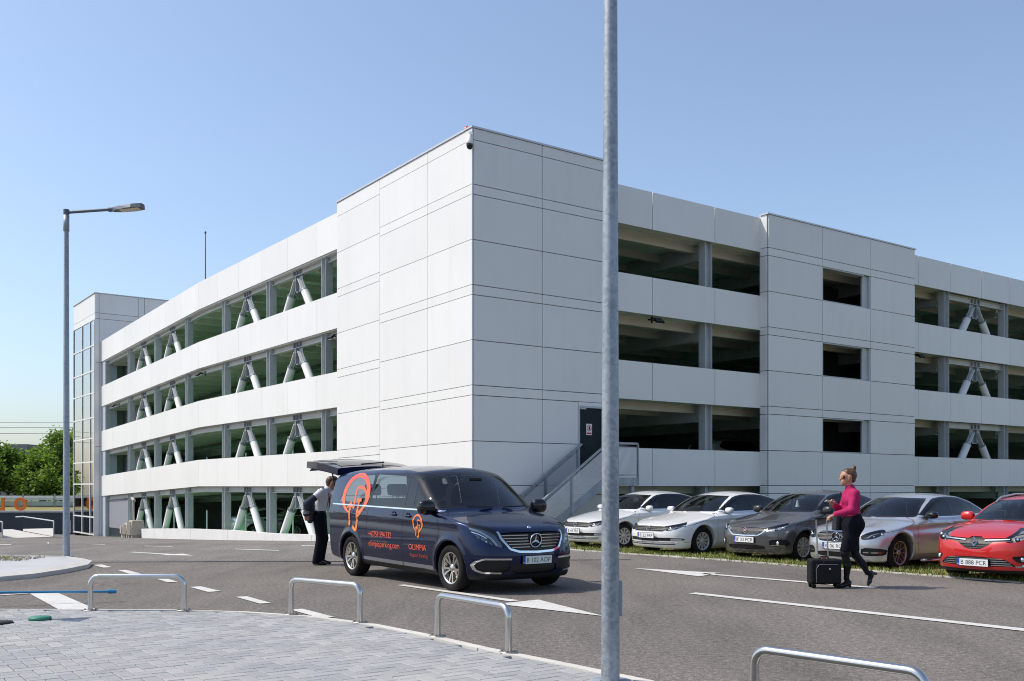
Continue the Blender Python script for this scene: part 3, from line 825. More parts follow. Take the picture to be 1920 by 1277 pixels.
# thin white guard posts by the openings
for k in range(4):
    for b in colB[:-1]:
        z = (Z0 + LP * (k - 1) + .2 + zl(b)) if k else gz(CY + b * UB.y) + .1
        MB().cyl((REC + .95, b - .55, z), (REC + .95, b - .55, z + 1.32), .035, 8).build('guard_post', WHITE, garage)
# ground-floor closures at the far end: roller shutter and dark lower door
MB().box(REC + .25, REC + .33, 36.95, 41.8, -1.0, Z0 + zl(40) - .25).build('roller_shutter', varied('shutter_paint', (.26, .26, .29), (.30, .30, .33), 2, .5, 0, .4, (1, 1, 30)), garage)
MB().box(REC + .28, REC + .33, 36.95, 41.8, -2.2, -1.0).build('dark_door', mat('dark_blue_door', (.018, .024, .034), .4), garage)
MB().box(REC + .05, REC + .75, 41.85, 42.7, -2.4, Z0 + LP * 3 + .2).build('end_pier', varied('pier_panel', (.42, .46, .50), (.47, .51, .55), 1.0, .5), garage)
# no-entry board on the first deck
ne = MB(); ne.box(2.0, 2.03, 10.9, 11.5, Z0 + 1.35, Z0 + 1.85)
neo = ne.build('no_entry_board', mat('sign_red', (.45, .02, .03), .4), garage)
MB().box(1.985, 2.0, 10.98, 11.42, Z0 + 1.55, Z0 + 1.65).build('white_bar', WHITE, neo)

# floodlights fixed under the bands
def floodlight(a, b, z, rz, label):
    e = empty('floodlight', AB(a, b, z), TH + rz, label, 'floodlight', 'floodlights on the garage')
    m1 = MB(); m1.hexa([(-.17, -.12, -.16), (.17, -.12, -.16), (.17, .02, -.05), (-.17, .02, -.05), (-.17, -.16, -.10), (.17, -.16, -.10), (.17, -.0, .03), (-.17, -.0, .03)])
    m1.build('housing', BLACKP, e); fix_normals(e.children[0].data)
    m2 = MB(); m2.hexa([(-.14, -.125, -.172), (.14, -.125, -.172), (.14, .0, -.08), (-.14, .0, -.08), (-.14, -.120, -.163), (.14, -.120, -.163), (.14, .005, -.07), (-.14, .005, -.07)])
    m2.build('lens', mat('lamp_lens', (.7, .72, .74), .15), e); fix_normals(e.children[1].data)
    m3 = MB(); m3.box(-.19, -.172, -.03, .26, -.03, .01); m3.box(.172, .19, -.03, .26, -.03, .01); m3.box(-.19, .19, .24, .27, -.03, .01); m3.box(-.02, .02, .25, .30, -.1, .1)
    m3.build('bracket', BLACKP, e)
    return e
for a, b, z, rz_, lb in ((REC - .02, 9.45, Z0 + 5.42, -R(90), 'black floodlight under the second band beside the corner block'),
                       (REC - .02, 23.9, Z0 + 5.40, -R(90), 'black floodlight in the middle of the sunlit left wing'),
                       (REC - .02, 39.4, Z0 + 4.92, -R(90), 'black floodlight near the glass stair tower'),
                       (7.45, REC + .02, Z0 + 5.46, 0, 'black floodlight under the shaded band right of the near lamp post'),
                       (22.45, REC + .02, Z0 + 5.46, 0, 'black floodlight right of the block with window openings')):
    floodlight(a, b, z, rz_, lb)
# security camera, beacon and mast on the garage
e = empty('security_camera', AB(-.16, -.10, Z0 + 9.50), TH - R(45), 'white dome security camera on the top corner of the garage', 'camera'); e.scale = (.85, .85, .85)
mb = MB(); mb.lathe([(.0, .30), (.05, .30), (.06, .22), (.10, .16), (.125, .05), (.125, .0), (.10, -.01)], 16); mb.box(-.035, .035, 0, .16, .30, .36); mb.box(-.06, .06, .13, .17, .18, .46)
mb.build('housing', WHITE, e)
MB().lathe([(.112, .0), (.112, -.06), (.09, -.13), (.05, -.17), (0, -.18)], 16).build('dome', GLOSSBLACK, e)
e = empty('warning_beacon', AB(.22, .62, Z0 + 10.0), 0, 'small red beacon light on the roof edge at the corner', 'beacon')
MB().lathe([(.10, 0), (.10, .13), (.0, .13)], 16).build('base', mat('beacon_base', (.6, .55, .45), .5), e)
MB().lathe([(.105, .13), (.105, .17), (.09, .23), (.05, .27), (0, .28)], 16).build('lens', REDP, e)
e = empty('roof_mast', AB(1.6, 26.96, Z0 + 8.3), 0, 'thin dark antenna mast rising above the left wing roof', 'mast')
MB().tube([(0, 0, 0), (0, 0, 4.55)], [.035, .02], 8).build('pole', mat('dark_mast', (.06, .07, .08), .5), e)
MB().lathe([(.0, 4.70), (.06, 4.63), (.03, 4.55), (.0, 4.53)], 8).build('tip', MATS['dark_mast'], e)

# outside steel stair to the door
stair = empty('steel_staircase', AB(0, 0, 0), TH, 'galvanised steel outside stair with mesh balustrades up to the dark door', 'staircase')
def m_mesh():
    m = bpy.data.materials.new('perforated_sheet'); m.use_nodes = True
    b = m.node_tree.nodes['Principled BSDF']; b.inputs['Base Color'].default_value = (.66, .68, .70, 1); b.inputs['Metallic'].default_value = .3; b.inputs['Roughness'].default_value = .5
    tc = N(m, 'TexCoord'); mp = N(m, 'Mapping'); mp.inputs['Scale'].default_value = (55, 55, 55); L(m, tc.outputs['Object'], mp.inputs[0])
    sx = N(m, 'SeparateXYZ'); L(m, mp.outputs[0], sx.inputs[0])
    def fr_(s):
        f = N(m, 'Math', operation='FRACT'); L(m, s, f.inputs[0]); d = N(m, 'Math', operation='SUBTRACT'); L(m, f.outputs[0], d.inputs[0]); d.inputs[1].default_value = .5
        p = N(m, 'Math', operation='POWER'); L(m, d.outputs[0], p.inputs[0]); p.inputs[1].default_value = 2; return p.outputs[0]
    ad = N(m, 'Math', operation='ADD'); L(m, fr_(sx.outputs[0]), ad.inputs[0]); L(m, fr_(sx.outputs[2]), ad.inputs[1])
    lt = N(m, 'Math', operation='LESS_THAN'); L(m, ad.outputs[0], lt.inputs[0]); lt.inputs[1].default_value = .155
    tr = N(m, 'BsdfTransparent'); mx = N(m, 'MixShader'); L(m, lt.outputs[0], mx.inputs[0]); L(m, b.outputs[0], mx.inputs[1]); L(m, tr.outputs[0], mx.inputs[2])
    L(m, mx.outputs[0], m.node_tree.nodes['Material Output'].inputs[0])
    return m
MESH = m_mesh()
LZ = Z0 + .24                     # landing level
yo, yi = -1.36, -.16
sa0, sa1 = 3.68, 1.08             # flight from landing down towards the corner
land = MB(); land.box(sa0, 5.0, yo, -.07, LZ - .05, LZ); land.build('landing', GALV2, stair)
lb_ = MB(); lb_.box(sa0, 5.0, yo - .03, yo, LZ - .22, LZ + .02); lb_.box(4.97, 5.0, yo, -.07, LZ - .22, LZ - .052); lb_.build('landing_beam', GALV, stair)
for a in (3.9, 4.85): MB().box(a - .06, a + .06, yo + .05, yo + .17, -.3, LZ - .055).build('support_post', GALV, stair)
ns = 10
for i in range(ns - 1):
    f = (i + 1) / ns
    a = sa0 + (sa1 - sa0) * f; z = LZ * (1 - f)
    MB().box(a, a + .27, yo + .04, yi - .04, z - .04, z).build('tread', GALV2, stair)
for y in (yo, yi):
    s_ = bar((sa0 + .02, y, LZ - .12), (sa1, y, .02), .03, .24, up=(0, 0, 1)); s_.build('stringer', GALV2, stair)
RH = 1.03
def rail_post(a, y, z0, z1):
    mb = MB(); mb.box(a - .022, a + .022, y - .03, y + .03, z0, z1); mb.build('rail_post', GALV, stair)
slope = LZ / (sa0 - sa1)
for y in (yo, yi):
    zf = lambda a: LZ + RH - (sa0 + .15 - a) * slope
    bar((sa1 + .12, y, zf(sa1 + .12)), (sa0 + .15, y, LZ + RH), .055, .055).build('handrail', GALV, stair)
    for a in (1.28, 2.45, 3.66):
        rail_post(a, y, max(zf(a) - RH - .12, 0.0), zf(a) - .03)
    for a0, a1 in ((1.34, 2.40), (2.50, 3.62)):
        o0, o1 = .10, .90
        mb = MB(); mb.hexa([(a0, y - .004, zf(a0) - o1), (a1, y - .004, zf(a1) - o1), (a1, y + .004, zf(a1) - o1), (a0, y + .004, zf(a0) - o1),
                            (a0, y - .004, zf(a0) - o0), (a1, y - .004, zf(a1) - o0), (a1, y + .004, zf(a1) - o0), (a0, y + .004, zf(a0) - o0)])
        mb.build('mesh_panel', MESH, stair)
        for o in (o0, o1): bar((a0, y, zf(a0) - o), (a1, y, zf(a1) - o), .02, .02).build('mesh_frame', GALV, stair)
        for a in (a0, a1): MB().box(a - .01, a + .01, y - .01, y + .01, zf(a) - o1, zf(a) - o0).build('mesh_frame', GALV, stair)
for p, q in (((sa0 + .15, yo), (5.0, yo)), ((5.0, yo), (5.0, -.1))):
    bar((*p, LZ + RH), (*q, LZ + RH), .055, .055).build('handrail', GALV, stair)
    d = Vector((q[0] - p[0], q[1] - p[1])).normalized(); p2, q2 = Vector(p) + d * .07, Vector(q) - d * .07
    mb = MB(); n_ = Vector((-d.y, d.x)) * .004
    z0, z1 = LZ + .10, LZ + .92
    mb.hexa([(*(p2 - n_), z0), (*(q2 - n_), z0), (*(q2 + n_), z0), (*(p2 + n_), z0), (*(p2 - n_), z1), (*(q2 - n_), z1), (*(q2 + n_), z1), (*(p2 + n_), z1)])
    mb.build('mesh_panel', MESH, stair)
    for z in (z0, z1): bar((*p2, z), (*q2, z), .022, .022).build('mesh_frame', GALV, stair)
    rail_post(q[0] - .001, q[1] if q[1] < -.5 else -.12, LZ - .2, LZ + RH - .03)

# low concrete wall in front of the left wing
lw = empty('low_concrete_wall', AB(0, 8.9), TH, 'low pale concrete wall along the foot of the sunlit left wing', 'wall')
lw.location = (CX, CY, 0)
tops = [(8.9, -.14), (10.06, -.203), (14.25, -.32), (19.45, -.366), (25.7, -.51), (32.7, -.76)]
tb = [p[0] for p in tops]; tz = [p[1] for p in tops]
cuts = [8.9, 10.6, 14.3, 19.3, 24.3, 28.5, 32.6]
for b0, b1 in zip(cuts[:-1], cuts[1:]):
    h0, h1 = float(np.interp(b0, tb, tz)), float(np.interp(b1, tb, tz)); g = .012
    mb = MB(); mb.hexa([(-.02, b0 + g, -2.2), (.28, b0 + g, -2.2), (.28, b1 - g, -2.2), (-.02, b1 - g, -2.2), (-.02, b0 + g, h0), (.28, b0 + g, h0), (.28, b1 - g, h1), (-.02, b1 - g, h1)])
    mb.build('concrete_block', varied('white_concrete', (.66, .645, .62), (.73, .715, .69), 1.4, .9, 0, .25, (1, 1, 1), .15, 50), lw)

# ballast barrier with pump at the end of the low wall
bz = gz(CY + 34.5 * UB.y)
e = empty('ballast_barrier', AB(-.12, 34.0, bz), TH, 'tan ribbed ballast blocks on short feet beside the low wall', 'barrier'); e.scale = (.85, .85, .85)
TAN = varied('tan_plastic', (.46, .41, .35), (.54, .49, .42), 2, .7)
for k, (b, h, w) in enumerate(((-.95, 1.2, .9), (.15, 1.0, .9), (.95, .85, .5))):
    mb = MB(); mb.hexa([(-.45, b - w / 2, .28), (.45, b - w / 2, .28), (.45, b + w / 2, .28), (-.45, b + w / 2, .28), (-.36, b - w / 2 + .05, h), (.36, b - w / 2 + .05, h), (.36, b + w / 2 - .05, h), (-.36, b + w / 2 - .05, h)])
    blk = mb.build('ballast_block', TAN, e)
    for i in range(4):
        bb = b - w / 2 + .12 + i * (w - .24) / 3
        MB().box(-.50, -.44, bb - .035, bb + .035, .3, h - .08).build('rib', TAN, blk)
    for s in (-.32, .32): MB().box(-.40, .40, b + s * w - .07, b + s * w + .07, 0, .28).build('foot', TAN, blk)
MB().tube([(0, -.4, 1.0), (0, -.2, 2.6)], .06, 8).build('strut', TAN, e)
MB().tube([(0, -.45, 2.45), (0, 0.05, 2.62)], .11, 10).build('head', mat('tan_metal', (.35, .32, .28), .5), e)

# glazed stair tower at the far end of the left wing
tw = empty('stair_tower', (CX, CY, 0), TH, 'tall white stair tower with a glazed front at the left end', 'stair tower')
TB0, TB1 = 42.82, 48.6
for z0, z1 in ((10.9, 12.15), (10.5, 10.9)): panel_b(TB0, TB1, Z0 + z0, Z0 + z1, a=0, parent=tw, g=.01)
for a0, a1 in ((-.05, .2), (.2, 2.59), (2.59, 2.98), (2.98, 5.4), (5.4, 7.8)):
    for z0, z1 in ((-3.3, 2.5), (2.5, 7.8), (7.8, 10.56), (10.56, 10.92), (10.92, 12.15)): panel_a(a0, a1, Z0 + z0, Z0 + z1, b=TB0, t=.05, g=.012, parent=tw)
tcore = MB(); tcore.box(.0, 7.8, TB0, TB0 + .15, -2.6, Z0 + 12.1); tcore.box(7.6, 7.8, TB0 + .15, TB1, -2.6, Z0 + 12.1); tcore.box(.0, 7.6, TB1 - .15, TB1, -2.6, Z0 + 12.1); tcore.box(.0, .12, TB0 + .15, TB1 - .15, Z0 + 10.5, Z0 + 12.1)
tcore.build('tower_core', GAPM, tw)
MB().box(-.1, 7.9, TB0 - .08, TB1 + .05, Z0 + 12.15, Z0 + 12.2).build('coping', MATS['coping_metal'], tw)
TINT = m_glass('tower_glass', (.66, .72, .72), 0.0, .42)
MULL = mat('white_mullion', (.74, .73, .70), .4)
lv = [-3.05, -1.95, .15, 1.55, 3.05, 4.35, 5.9, 7.3, 8.9, 10.5]
vb = [TB0 + .05, TB0 + 1.15, TB0 + 3.3, TB1 - .05]
for b in vb: MB().box(-.10, .02, b - .05, b + .05, Z0 + lv[0] - .08, Z0 + 10.5).build('mullion', MULL, tw)
for z in lv[:-1]:
    for b0, b1 in zip(vb[:-1], vb[1:]): MB().box(-.09, .01, b0 + .05, b1 - .05, Z0 + z - .04, Z0 + z + .04).build('transom', MULL, tw)
for z0, z1 in zip(lv[:-1], lv[1:]):
    for b0, b1 in zip(vb[:-1], vb[1:]):
        MB().box(-.05, -.035, b0 + .05, b1 - .05, Z0 + z0 + .04, Z0 + z1 - .04).build('glass_pane', TINT, tw)
sp = MB(); sp.box(.2, 1.6, TB0 + .2, TB1 - .2, -2.6, -1.75)
sp.build('plinth', CONC_GREY, tw)
for k in range(4):
    z = Z0 + 2.75 * k - .25
    MB().box(.25, 7.4, TB0 + .2, TB0 + 1.8, z - .15, z).build('stair_landing', CONC_GREY, tw)
    mb = MB(); mb.hexa([(.8, TB0 + 1.8, z - .3), (2.2, TB0 + 1.8, z - .3), (2.2, TB1 - .6, z - 1.7), (.8, TB1 - .6, z - 1.7), (.8, TB0 + 1.8, z), (2.2, TB0 + 1.8, z), (2.2, TB1 - .6, z - 1.4), (.8, TB1 - .6, z - 1.4)])
    mb.build('stair_flight', CONC, tw)
MB().box(5.0, 5.2, TB0 + .2, TB1 - .2, -2.5, Z0 + 10.4).build('inner_wall', varied('tower_inner_paint', (.45, .46, .46), (.52, .53, .53), 1, .8), tw)

# ------------------------------------------------------------------ left background
bank = MB()
bank.add([(-160, 70.45, -.28), (-24.5, 70.45, -.28), (-24.5, 120, .0), (-160, 120, .0)], [(0, 1, 2, 3)])
tag(bank.build('grass_bank', varied('dry_grass', (.20, .18, .07), (.30, .26, .10), .7, .95)), kind='structure')
e = empty('retaining_wall', (-60, 70.2, gz(70)), 0, 'long dark grey retaining wall with pale cap behind the lane', 'wall')
DW = varied('dark_wall_render', (.032, .042, .052), (.045, .056, .066), 1.0, .7)
for i in range(10):
    x0 = -76 + i * 5.2; MB().box(x0 + 60 + .01, x0 + 60 + 5.19, -.12, .25, -.6, 1.55).build('wall_panel', DW, e)
    MB().box(x0 + 60 + .01, x0 + 60 + 5.19, -.17, .3, 1.55, 1.68).build('wall_cap', CONC, e)
e = empty('glass_balustrade', (-60, 70.45, -.28), 0, 'glass balustrade with thin rail on top of the dark wall', 'balustrade')
GB = m_glass('balustrade_glass', (.80, .88, .86), 0, .12)
for i in range(13):
    x0 = -14 + i * 3.9
    MB().box(x0 + .04, x0 + 3.86, -.01, .01, .35, .97).build('glass_pane', GB, e)
    MB().box(x0 - .03, x0 + .03, -.03, .03, 0, 1.0).build('baluster', STEEL, e)
    MB().box(x0 + .03, x0 + 3.87, -.03, .03, .97, 1.02).build('rail', STEEL, e)
# orange channel letters seen from behind
ORANGE = mat('orange_letter', (.85, .20, .015), .45)
def text_mesh(txt, size, depth=0.0, align='CENTER', spacing=1.0, res=6, shear=0):
    cu = bpy.data.curves.new('txt', 'FONT'); cu.body = txt; cu.size = size; cu.extrude = depth; cu.align_x = align; cu.space_character = spacing; cu.resolution_u = res; cu.shear = shear
    o = bpy.data.objects.new('txt', cu); COL.objects.link(o)
    dg = bpy.context.evaluated_depsgraph_get()
    me = bpy.data.meshes.new_from_object(o.evaluated_get(dg))
    bpy.data.objects.remove(o); bpy.data.curves.remove(cu)
    return me
def letter_sign(name, pts_list, loc, label, holes=None):
    mb = MB()
    return mb
lo = empty('orange_letter', (-34.75, 70.15, -.16), 0, 'round orange letter O standing on the dark wall', 'letter', 'orange letters on the dark wall')
mb = MB(); n = 32
for k in range(n):
    t0, t1 = 2 * math.pi * k / n, 2 * math.pi * (k + 1) / n
    P = lambda r, t, y: (r * math.cos(t), y, .46 + r * math.sin(t))
    mb.hexa([P(.25, t0, -.06), P(.46, t0, -.06), P(.46, t1, -.06), P(.25, t1, -.06), P(.25, t0, .06), P(.46, t0, .06), P(.46, t1, .06), P(.25, t1, .06)])
o = mb.build('letter_face', ORANGE, lo); fix_normals(o.data)
lo = empty('orange_letter', (-36.0, 70.15, -.16), 0, 'orange letter L seen from behind at the left picture edge', 'letter', 'orange letters on the dark wall')
mb = MB(); mb.box(-.10, .12, -.06, .06, 0, .92); mb.box(-.55, -.10, -.06, .06, 0, .20); mb.build('letter_face', ORANGE, lo)
# ramp with glass balustrades
rp = empty('entrance_ramp', (-27.3, 56.0, 0), 0, 'pale concrete ramp leading up between glass handrails', 'ramp')
def RP(s, w): return Vector((-.5859 * s + .8103 * w, .8103 * s + .5859 * w, 0))
def rpz(s): return gz(56 + s * .81) + .02 + .028 * s
def ramp_quad(s0, s1, w0, w1, h):
    q = [RP(s0, w0), RP(s0, w1), RP(s1, w1), RP(s1, w0)]; zz = [rpz(s0), rpz(s0), rpz(s1), rpz(s1)]
    return [(p.x, p.y, z - h) for p, z in zip(q, zz)] + [(p.x, p.y, z) for p, z in zip(q, zz)]
mb = MB(); mb.hexa(ramp_quad(0, 13, -1.25, 1.25, .5)); mb.build('slab', CONC, rp)
for w in (-1.32, 1.32):
    pts = [RP(0, w) + Vector((0, 0, rpz(0) - .05)), RP(0, w) + Vector((0, 0, rpz(0) + .90)), RP(9.5, w) + Vector((0, 0, rpz(9.5) + .95)), RP(12, w) + Vector((0, 0, rpz(12) + .85))]
    MB().tube(pts, .035, 8).build('handrail', STEEL, rp)
    mb = MB(); a_, b_ = RP(.15, w), RP(9.4, w); z0, z1 = rpz(.15), rpz(9.4)
    mb.hexa([(a_.x, a_.y, z0 + .02), (b_.x, b_.y, z1 + .02), (b_.x + .012, b_.y + .012, z1 + .02), (a_.x + .012, a_.y + .012, z0 + .02), (a_.x, a_.y, z0 + .82), (b_.x, b_.y, z1 + .86), (b_.x + .012, b_.y + .012, z1 + .86), (a_.x + .012, a_.y + .012, z0 + .82)])
    mb.build('glass_pane', GB, rp); fix_normals(rp.children[-1].data)
# boundary fence beyond the bank
e = empty('boundary_fence', (-60, 82, -.2), 0, 'grey and white board fence half hidden behind the balustrade', 'fence')
for i in range(20):
    x0 = -22 + i * 2.6
    for z, mm in ((.15, STEEL), (.62, WHITE)):
        MB().box(x0 + .06, x0 + 2.5, -.02, .02, z, z + .36).build('board', mm, e)
    MB().box(x0 - .05, x0 + .05, -.04, .04, 0, 1.15).build('fence_post', GALV2, e)
# far grey building
e = empty('far_building', (-66, 135, -2), 0, 'flat grey building half hidden behind the trees', 'building')
FB = varied('far_render', (.22, .22, .22), (.26, .26, .26), .3, .9)
MB().box(-3.0, 0, 0, 10, 0, 9.3).build('main_block', FB, e); MB().box(.0, 1.2, 1.5, 10, 0, 8.9).build('side_block', mat('far_render_dark', (.16, .165, .17), .9), e)
MB().box(1.2, 1.8, 1.0, 3, 0, 9.25).build('stair_shaft', mat('far_shaft', (.09, .09, .095), .9), e)
MB().box(-12, -3.0, 2, 10, 0, 8.2).build('wing', FB, e); MB().box(1.8, 26, 3, 10, 0, 7.9).build('wing', FB, e)
for i in range(4): MB().box(-2.8 + i * .7, -2.4 + i * .7, -.03, .1, 7.6, 8.5).build('window', mat('far_window', (.05, .06, .07), .2), e)
# power lines
e = empty('power_line', (0, 150, 0), 0, 'three thin overhead power lines crossing behind the trees', 'power line')
for z0, z1 in ((11.7, 11.2), (10.8, 10.5), (9.75, 9.7)):
    pts = [(-140 + 10 * i, 0, z0 + (z1 - z0) * i / 9 - .8 * (i / 9) * (1 - i / 9)) for i in range(10)]
    MB().tube(pts, .035, 5).build('cable', mat('cable', (.12, .13, .15), .7), e)

# trees
LEAF = []
for i, c in enumerate(((.17, .29, .045), (.10, .19, .03), (.26, .36, .07), (.05, .11, .02))):
    m = mat('leaf_%d' % i, c, .55, 0, .35)
    bsdf(m).inputs['Transmission Weight'].default_value = 0.0
    tr_ = N(m, 'BsdfTranslucent'); tr_.inputs[0].default_value = (c[0] * 1.6, c[1] * 1.5, c[2], 1)
    mx_ = N(m, 'MixShader'); mx_.inputs[0].default_value = .35
    L(m, bsdf(m).outputs[0], mx_.inputs[1]); L(m, tr_.outputs[0], mx_.inputs[2]); L(m, mx_.outputs[0], m.node_tree.nodes['Material Output'].inputs[0])
    LEAF.append(m)
BARK = varied('bark', (.07, .055, .04), (.11, .09, .07), 6, .95)
def tree(loc, h, w, label, seed, n=3000, leaf=.16):
    r = random.Random(seed)
    e = empty('deciduous_tree', loc, r.random() * 6, label, 'tree', 'trees behind the dark wall')
    tb_ = MB(); tb_.tube([(0, 0, -.3), (.05, .03, h * .3), (0, .1, h * .6), (.1, 0, h * .9)], [.14, .11, .07, .02], 8)
    tips = []
    for i in range(14):
        z = h * r.uniform(.18, .8); t = r.random() * 6.283; l = w * .5 * r.uniform(.5, 1.0) * (1.15 - z / h * .8)
        p1 = (math.cos(t) * l, math.sin(t) * l, z + l * .5)
        tb_.tube([(0, 0, z), (p1[0] * .5, p1[1] * .5, z + l * .2), p1], [.05, .035, .012], 5); tips.append(p1)
    tb_.build('trunk', BARK, e)
    cl = [(r.gauss(0, w * .22), r.gauss(0, w * .22), h * r.uniform(.22, .95)) for _ in range(34)]
    cl = [(x * (1.25 - z / h * .75), y * (1.25 - z / h * .75), z) for x, y, z in cl] + tips
    cr = MB()
    for k in range(n):
        c = r.choice(cl); rad = w * .15 * r.uniform(.6, 1.3)
        d = Vector((r.gauss(0, 1), r.gauss(0, 1), r.gauss(0, .8))).normalized() * rad * r.random() ** .4
        p = Vector(c) + d
        if p.z < .5: continue
        s = leaf * r.uniform(.6, 1.3)
        u = Vector((r.gauss(0, 1), r.gauss(0, 1), r.gauss(0, .5))).normalized(); v = u.orthogonal().normalized()
        v = (v * math.cos(r.random() * 6) + u.cross(v) * math.sin(r.random() * 6)).normalized()
        cr.add([p - u * s, p + v * s * .5, p + u * s, p - v * s * .5], [(0, 1, 2, 3)], r.choice((0, 0, 1, 2, 3)))
    cr.build('crown', LEAF, e)
    return e
TR = [((-45.9, 88, -.2), 5.6, 4.8, 'leafy green tree at the left picture edge behind the balustrade', 1),
      ((-42.4, 90, -.2), 5.1, 4.6, 'broad bright green tree behind the orange letter O', 2),
      ((-38.8, 88, -.2), 6.6, 4.6, 'tallest green tree beside the left lamp post', 3),
      ((-49.8, 90, -.2), 5.5, 4.6, 'green tree just beyond the left picture edge', 4),
      ((-35.6, 90, -.2), 5.0, 4.2, 'dark green tree half hidden behind the left lamp post', 5),
      ((-32.6, 92, -.2), 4.9, 4.2, 'green tree seen through the glazed stair tower corner', 6),
      ((-44.2, 96, -.2), 6.0, 5.0, 'dark green tree standing farther back between the bright trees', 7)]
TR += [((-41.0, 86.5, -.2), 4.3, 4.2, 'low bright green tree between the two tall trees by the left lamp', 8), ((-47.6, 86, -.2), 4.4, 4.2, 'low green tree beyond the orange letters at the left edge', 9), ((-37.0, 86, -.2), 4.4, 4.0, 'low dark green tree right beside the left lamp post', 10)]
for loc, h, w, lb, sd in TR: tree(loc, h, w * 1.22, lb, sd, 8000, .18)

# ------------------------------------------------------------------ lamp posts
def lamp_post(loc, h, r0, r1, rz_, label, head=True, pm=None):
    e = empty('street_lamp', loc, rz_, label, 'street lamp', 'galvanised street lamps')
    prof = [(0, 0, -.2), (0, 0, h * .33), (0, 0, h * .66), (0, 0, h)]
    MB().tube(prof, [r0, r0 + (r1 - r0) * .33, r0 + (r1 - r0) * .66, r1], 24).build('pole', pm or GALV, e)
    MB().lathe([(r0 + .004, 0.0), (r0 + .09, 0.0), (r0 + .09, .012), (r0 + .004, .012)], 20).build('base_flange', GALV2, e)
    hb = MB()
    w, hh = .028, .27
    prof2 = [(w * math.cos(t), hh / 2 - w + w * math.sin(t)) for t in [math.pi * k / 8 for k in range(9)]] + [(w * math.cos(t), -hh / 2 + w + w * math.sin(t)) for t in [math.pi + math.pi * k / 8 for k in range(9)]]
    v0 = [(r0 - .012, y, .62 + z) for y, z in prof2]; v1 = [(r0 + .015, y * .9, .62 + z * .97) for y, z in prof2]
    m_ = len(prof2); hb.add(v0 + v1, [tuple(range(m_, 2 * m_))] + [(i, (i + 1) % m_, m_ + (i + 1) % m_, m_ + i) for i in range(m_)])
    o = hb.build('hatch_cover', mat('grey_hatch', (.26, .30, .34), .45, .2), e)
    MB().lathe([(r1 + .002, h - .02), (r1 + .012, h - .02), (r1 + .012, h - .35), (r1 + .002, h - .35)], 16).build('collar', GALV2, e)
    if head:
        MB().tube([(0, 0, h + .0), (0, 0, h + .10)], r1 + .012, 12).build('cap', mat('dark_grey_metal', (.10, .12, .145), .5, .4), e)
        DG = MATS['dark_grey_metal']
        MB().tube([(.0, 0, h + .04), (.95, 0, h + .09)], .032, 10).build('arm', DG, e)
        MB().tube([(.9, 0, h + .085), (1.08, 0, h + .095)], .05, 10).build('arm_socket', DG, e)
        hd = MB()
        top = [(1.0, .05), (1.15, .12), (1.42, .16), (1.62, .12), (1.64, .0)]
        ring = lambda z, k: [(x, y * k, h + z + (x - 1.0) * .10) for x, y in top] + [(x, -y * k, h + z + (x - 1.0) * .10) for x, y in reversed(top[:-1])]
        a_, b_ = ring(.045, 1.0), ring(.125, .8); m_ = len(a_)
        hd.add(a_ + b_, [tuple(range(m_ - 1, -1, -1)), tuple(range(m_, 2 * m_))] + [(i, (i + 1) % m_, m_ + (i + 1) % m_, m_ + i) for i in range(m_)])
        o = hd.build('lamp_head', DG, e); fix_normals(o.data)
        hexa_obj('lamp_glass', [(1.15, -.1, h + .052), (1.55, -.1, h + .092), (1.55, .1, h + .092), (1.15, .1, h + .052), (1.15, -.1, h + .062), (1.55, -.1, h + .10), (1.55, .1, h + .10), (1.15, .1, h + .062)], mat('lamp_diffuser', (.55, .5, .38), .2), e)
    return e
lamp_post((-9.25, 20.59, .095), 7.1, .070, .047, R(-3), 'slim galvanised street lamp with bracket head on the left island', True, GALV2)
lamp_post((0.728, 7.34, PZ), 8.0, .0692, .040, R(10), 'thick galvanised lamp post rising through the whole picture in front', True)

# ------------------------------------------------------------------ hoop barriers
SSTEEL = mat('brushed_stainless', (.60, .59, .57), .24, 1.0)
L(SSTEEL, ramp(SSTEEL, noise(SSTEEL, coords(SSTEEL, (1, 1, 1)), 9, 5), [(.3, (.20, .20, .20)), (.7, (.26, .26, .26))]), bsdf(SSTEEL).inputs['Roughness'])
def hoop(p, q, label):
    p, q = Vector((*p, PZ)), Vector((*q, PZ)); c = (p + q) / 2; w = (q - p).length / 2; ang = math.atan2(q.y - p.y, q.x - p.x)
    e = empty('hoop_barrier', c, ang, label, 'barrier', 'steel hoop barriers along the kerb')
    H, rr, r = .40, .10, .030
    pts = [(-w, 0, 0), (-w, 0, H - rr)] + [(-w + rr - rr * math.cos(t), 0, H - rr + rr * math.sin(t)) for t in [math.pi / 2 * k / 6 for k in range(1, 7)]]
    pts += [(-x, 0, z) for x, y, z in reversed(pts)]
    MB().tube(pts, r, 16).build('hoop_tube', SSTEEL, e)
    for s in (-1, 1):
        pl = MB().lathe([(.0, .0), (.085, .0), (.085, .009), (.0, .009)], 18, c=(s * w, 0, 0)).build('base_plate', mat('dull_steel', (.36, .34, .31), .45, .8), e)
        bt = MB()
        for t in (0.6, 2.2, 3.8, 5.4): bt.cyl((s * w + .062 * math.cos(t), .062 * math.sin(t), .009), (s * w + .062 * math.cos(t), .062 * math.sin(t), .026), .011, 6, smooth=False)
        bt.build('bolt', MATS['dull_steel'], pl)
    return e
hoop((-4.93, 11.60), (-3.83, 11.58), 'steel hoop barrier farthest left, in front of the white road block')
hoop((-2.50, 11.22), (-1.62, 10.56), 'steel hoop barrier in front of the man and the rear of the van')
hoop((-.72, 9.60), (-.03, 8.66), 'steel hoop barrier left of the near lamp post')
hoop((1.57, 6.42), (2.33, 5.58), 'steel hoop barrier at the bottom right picture edge')

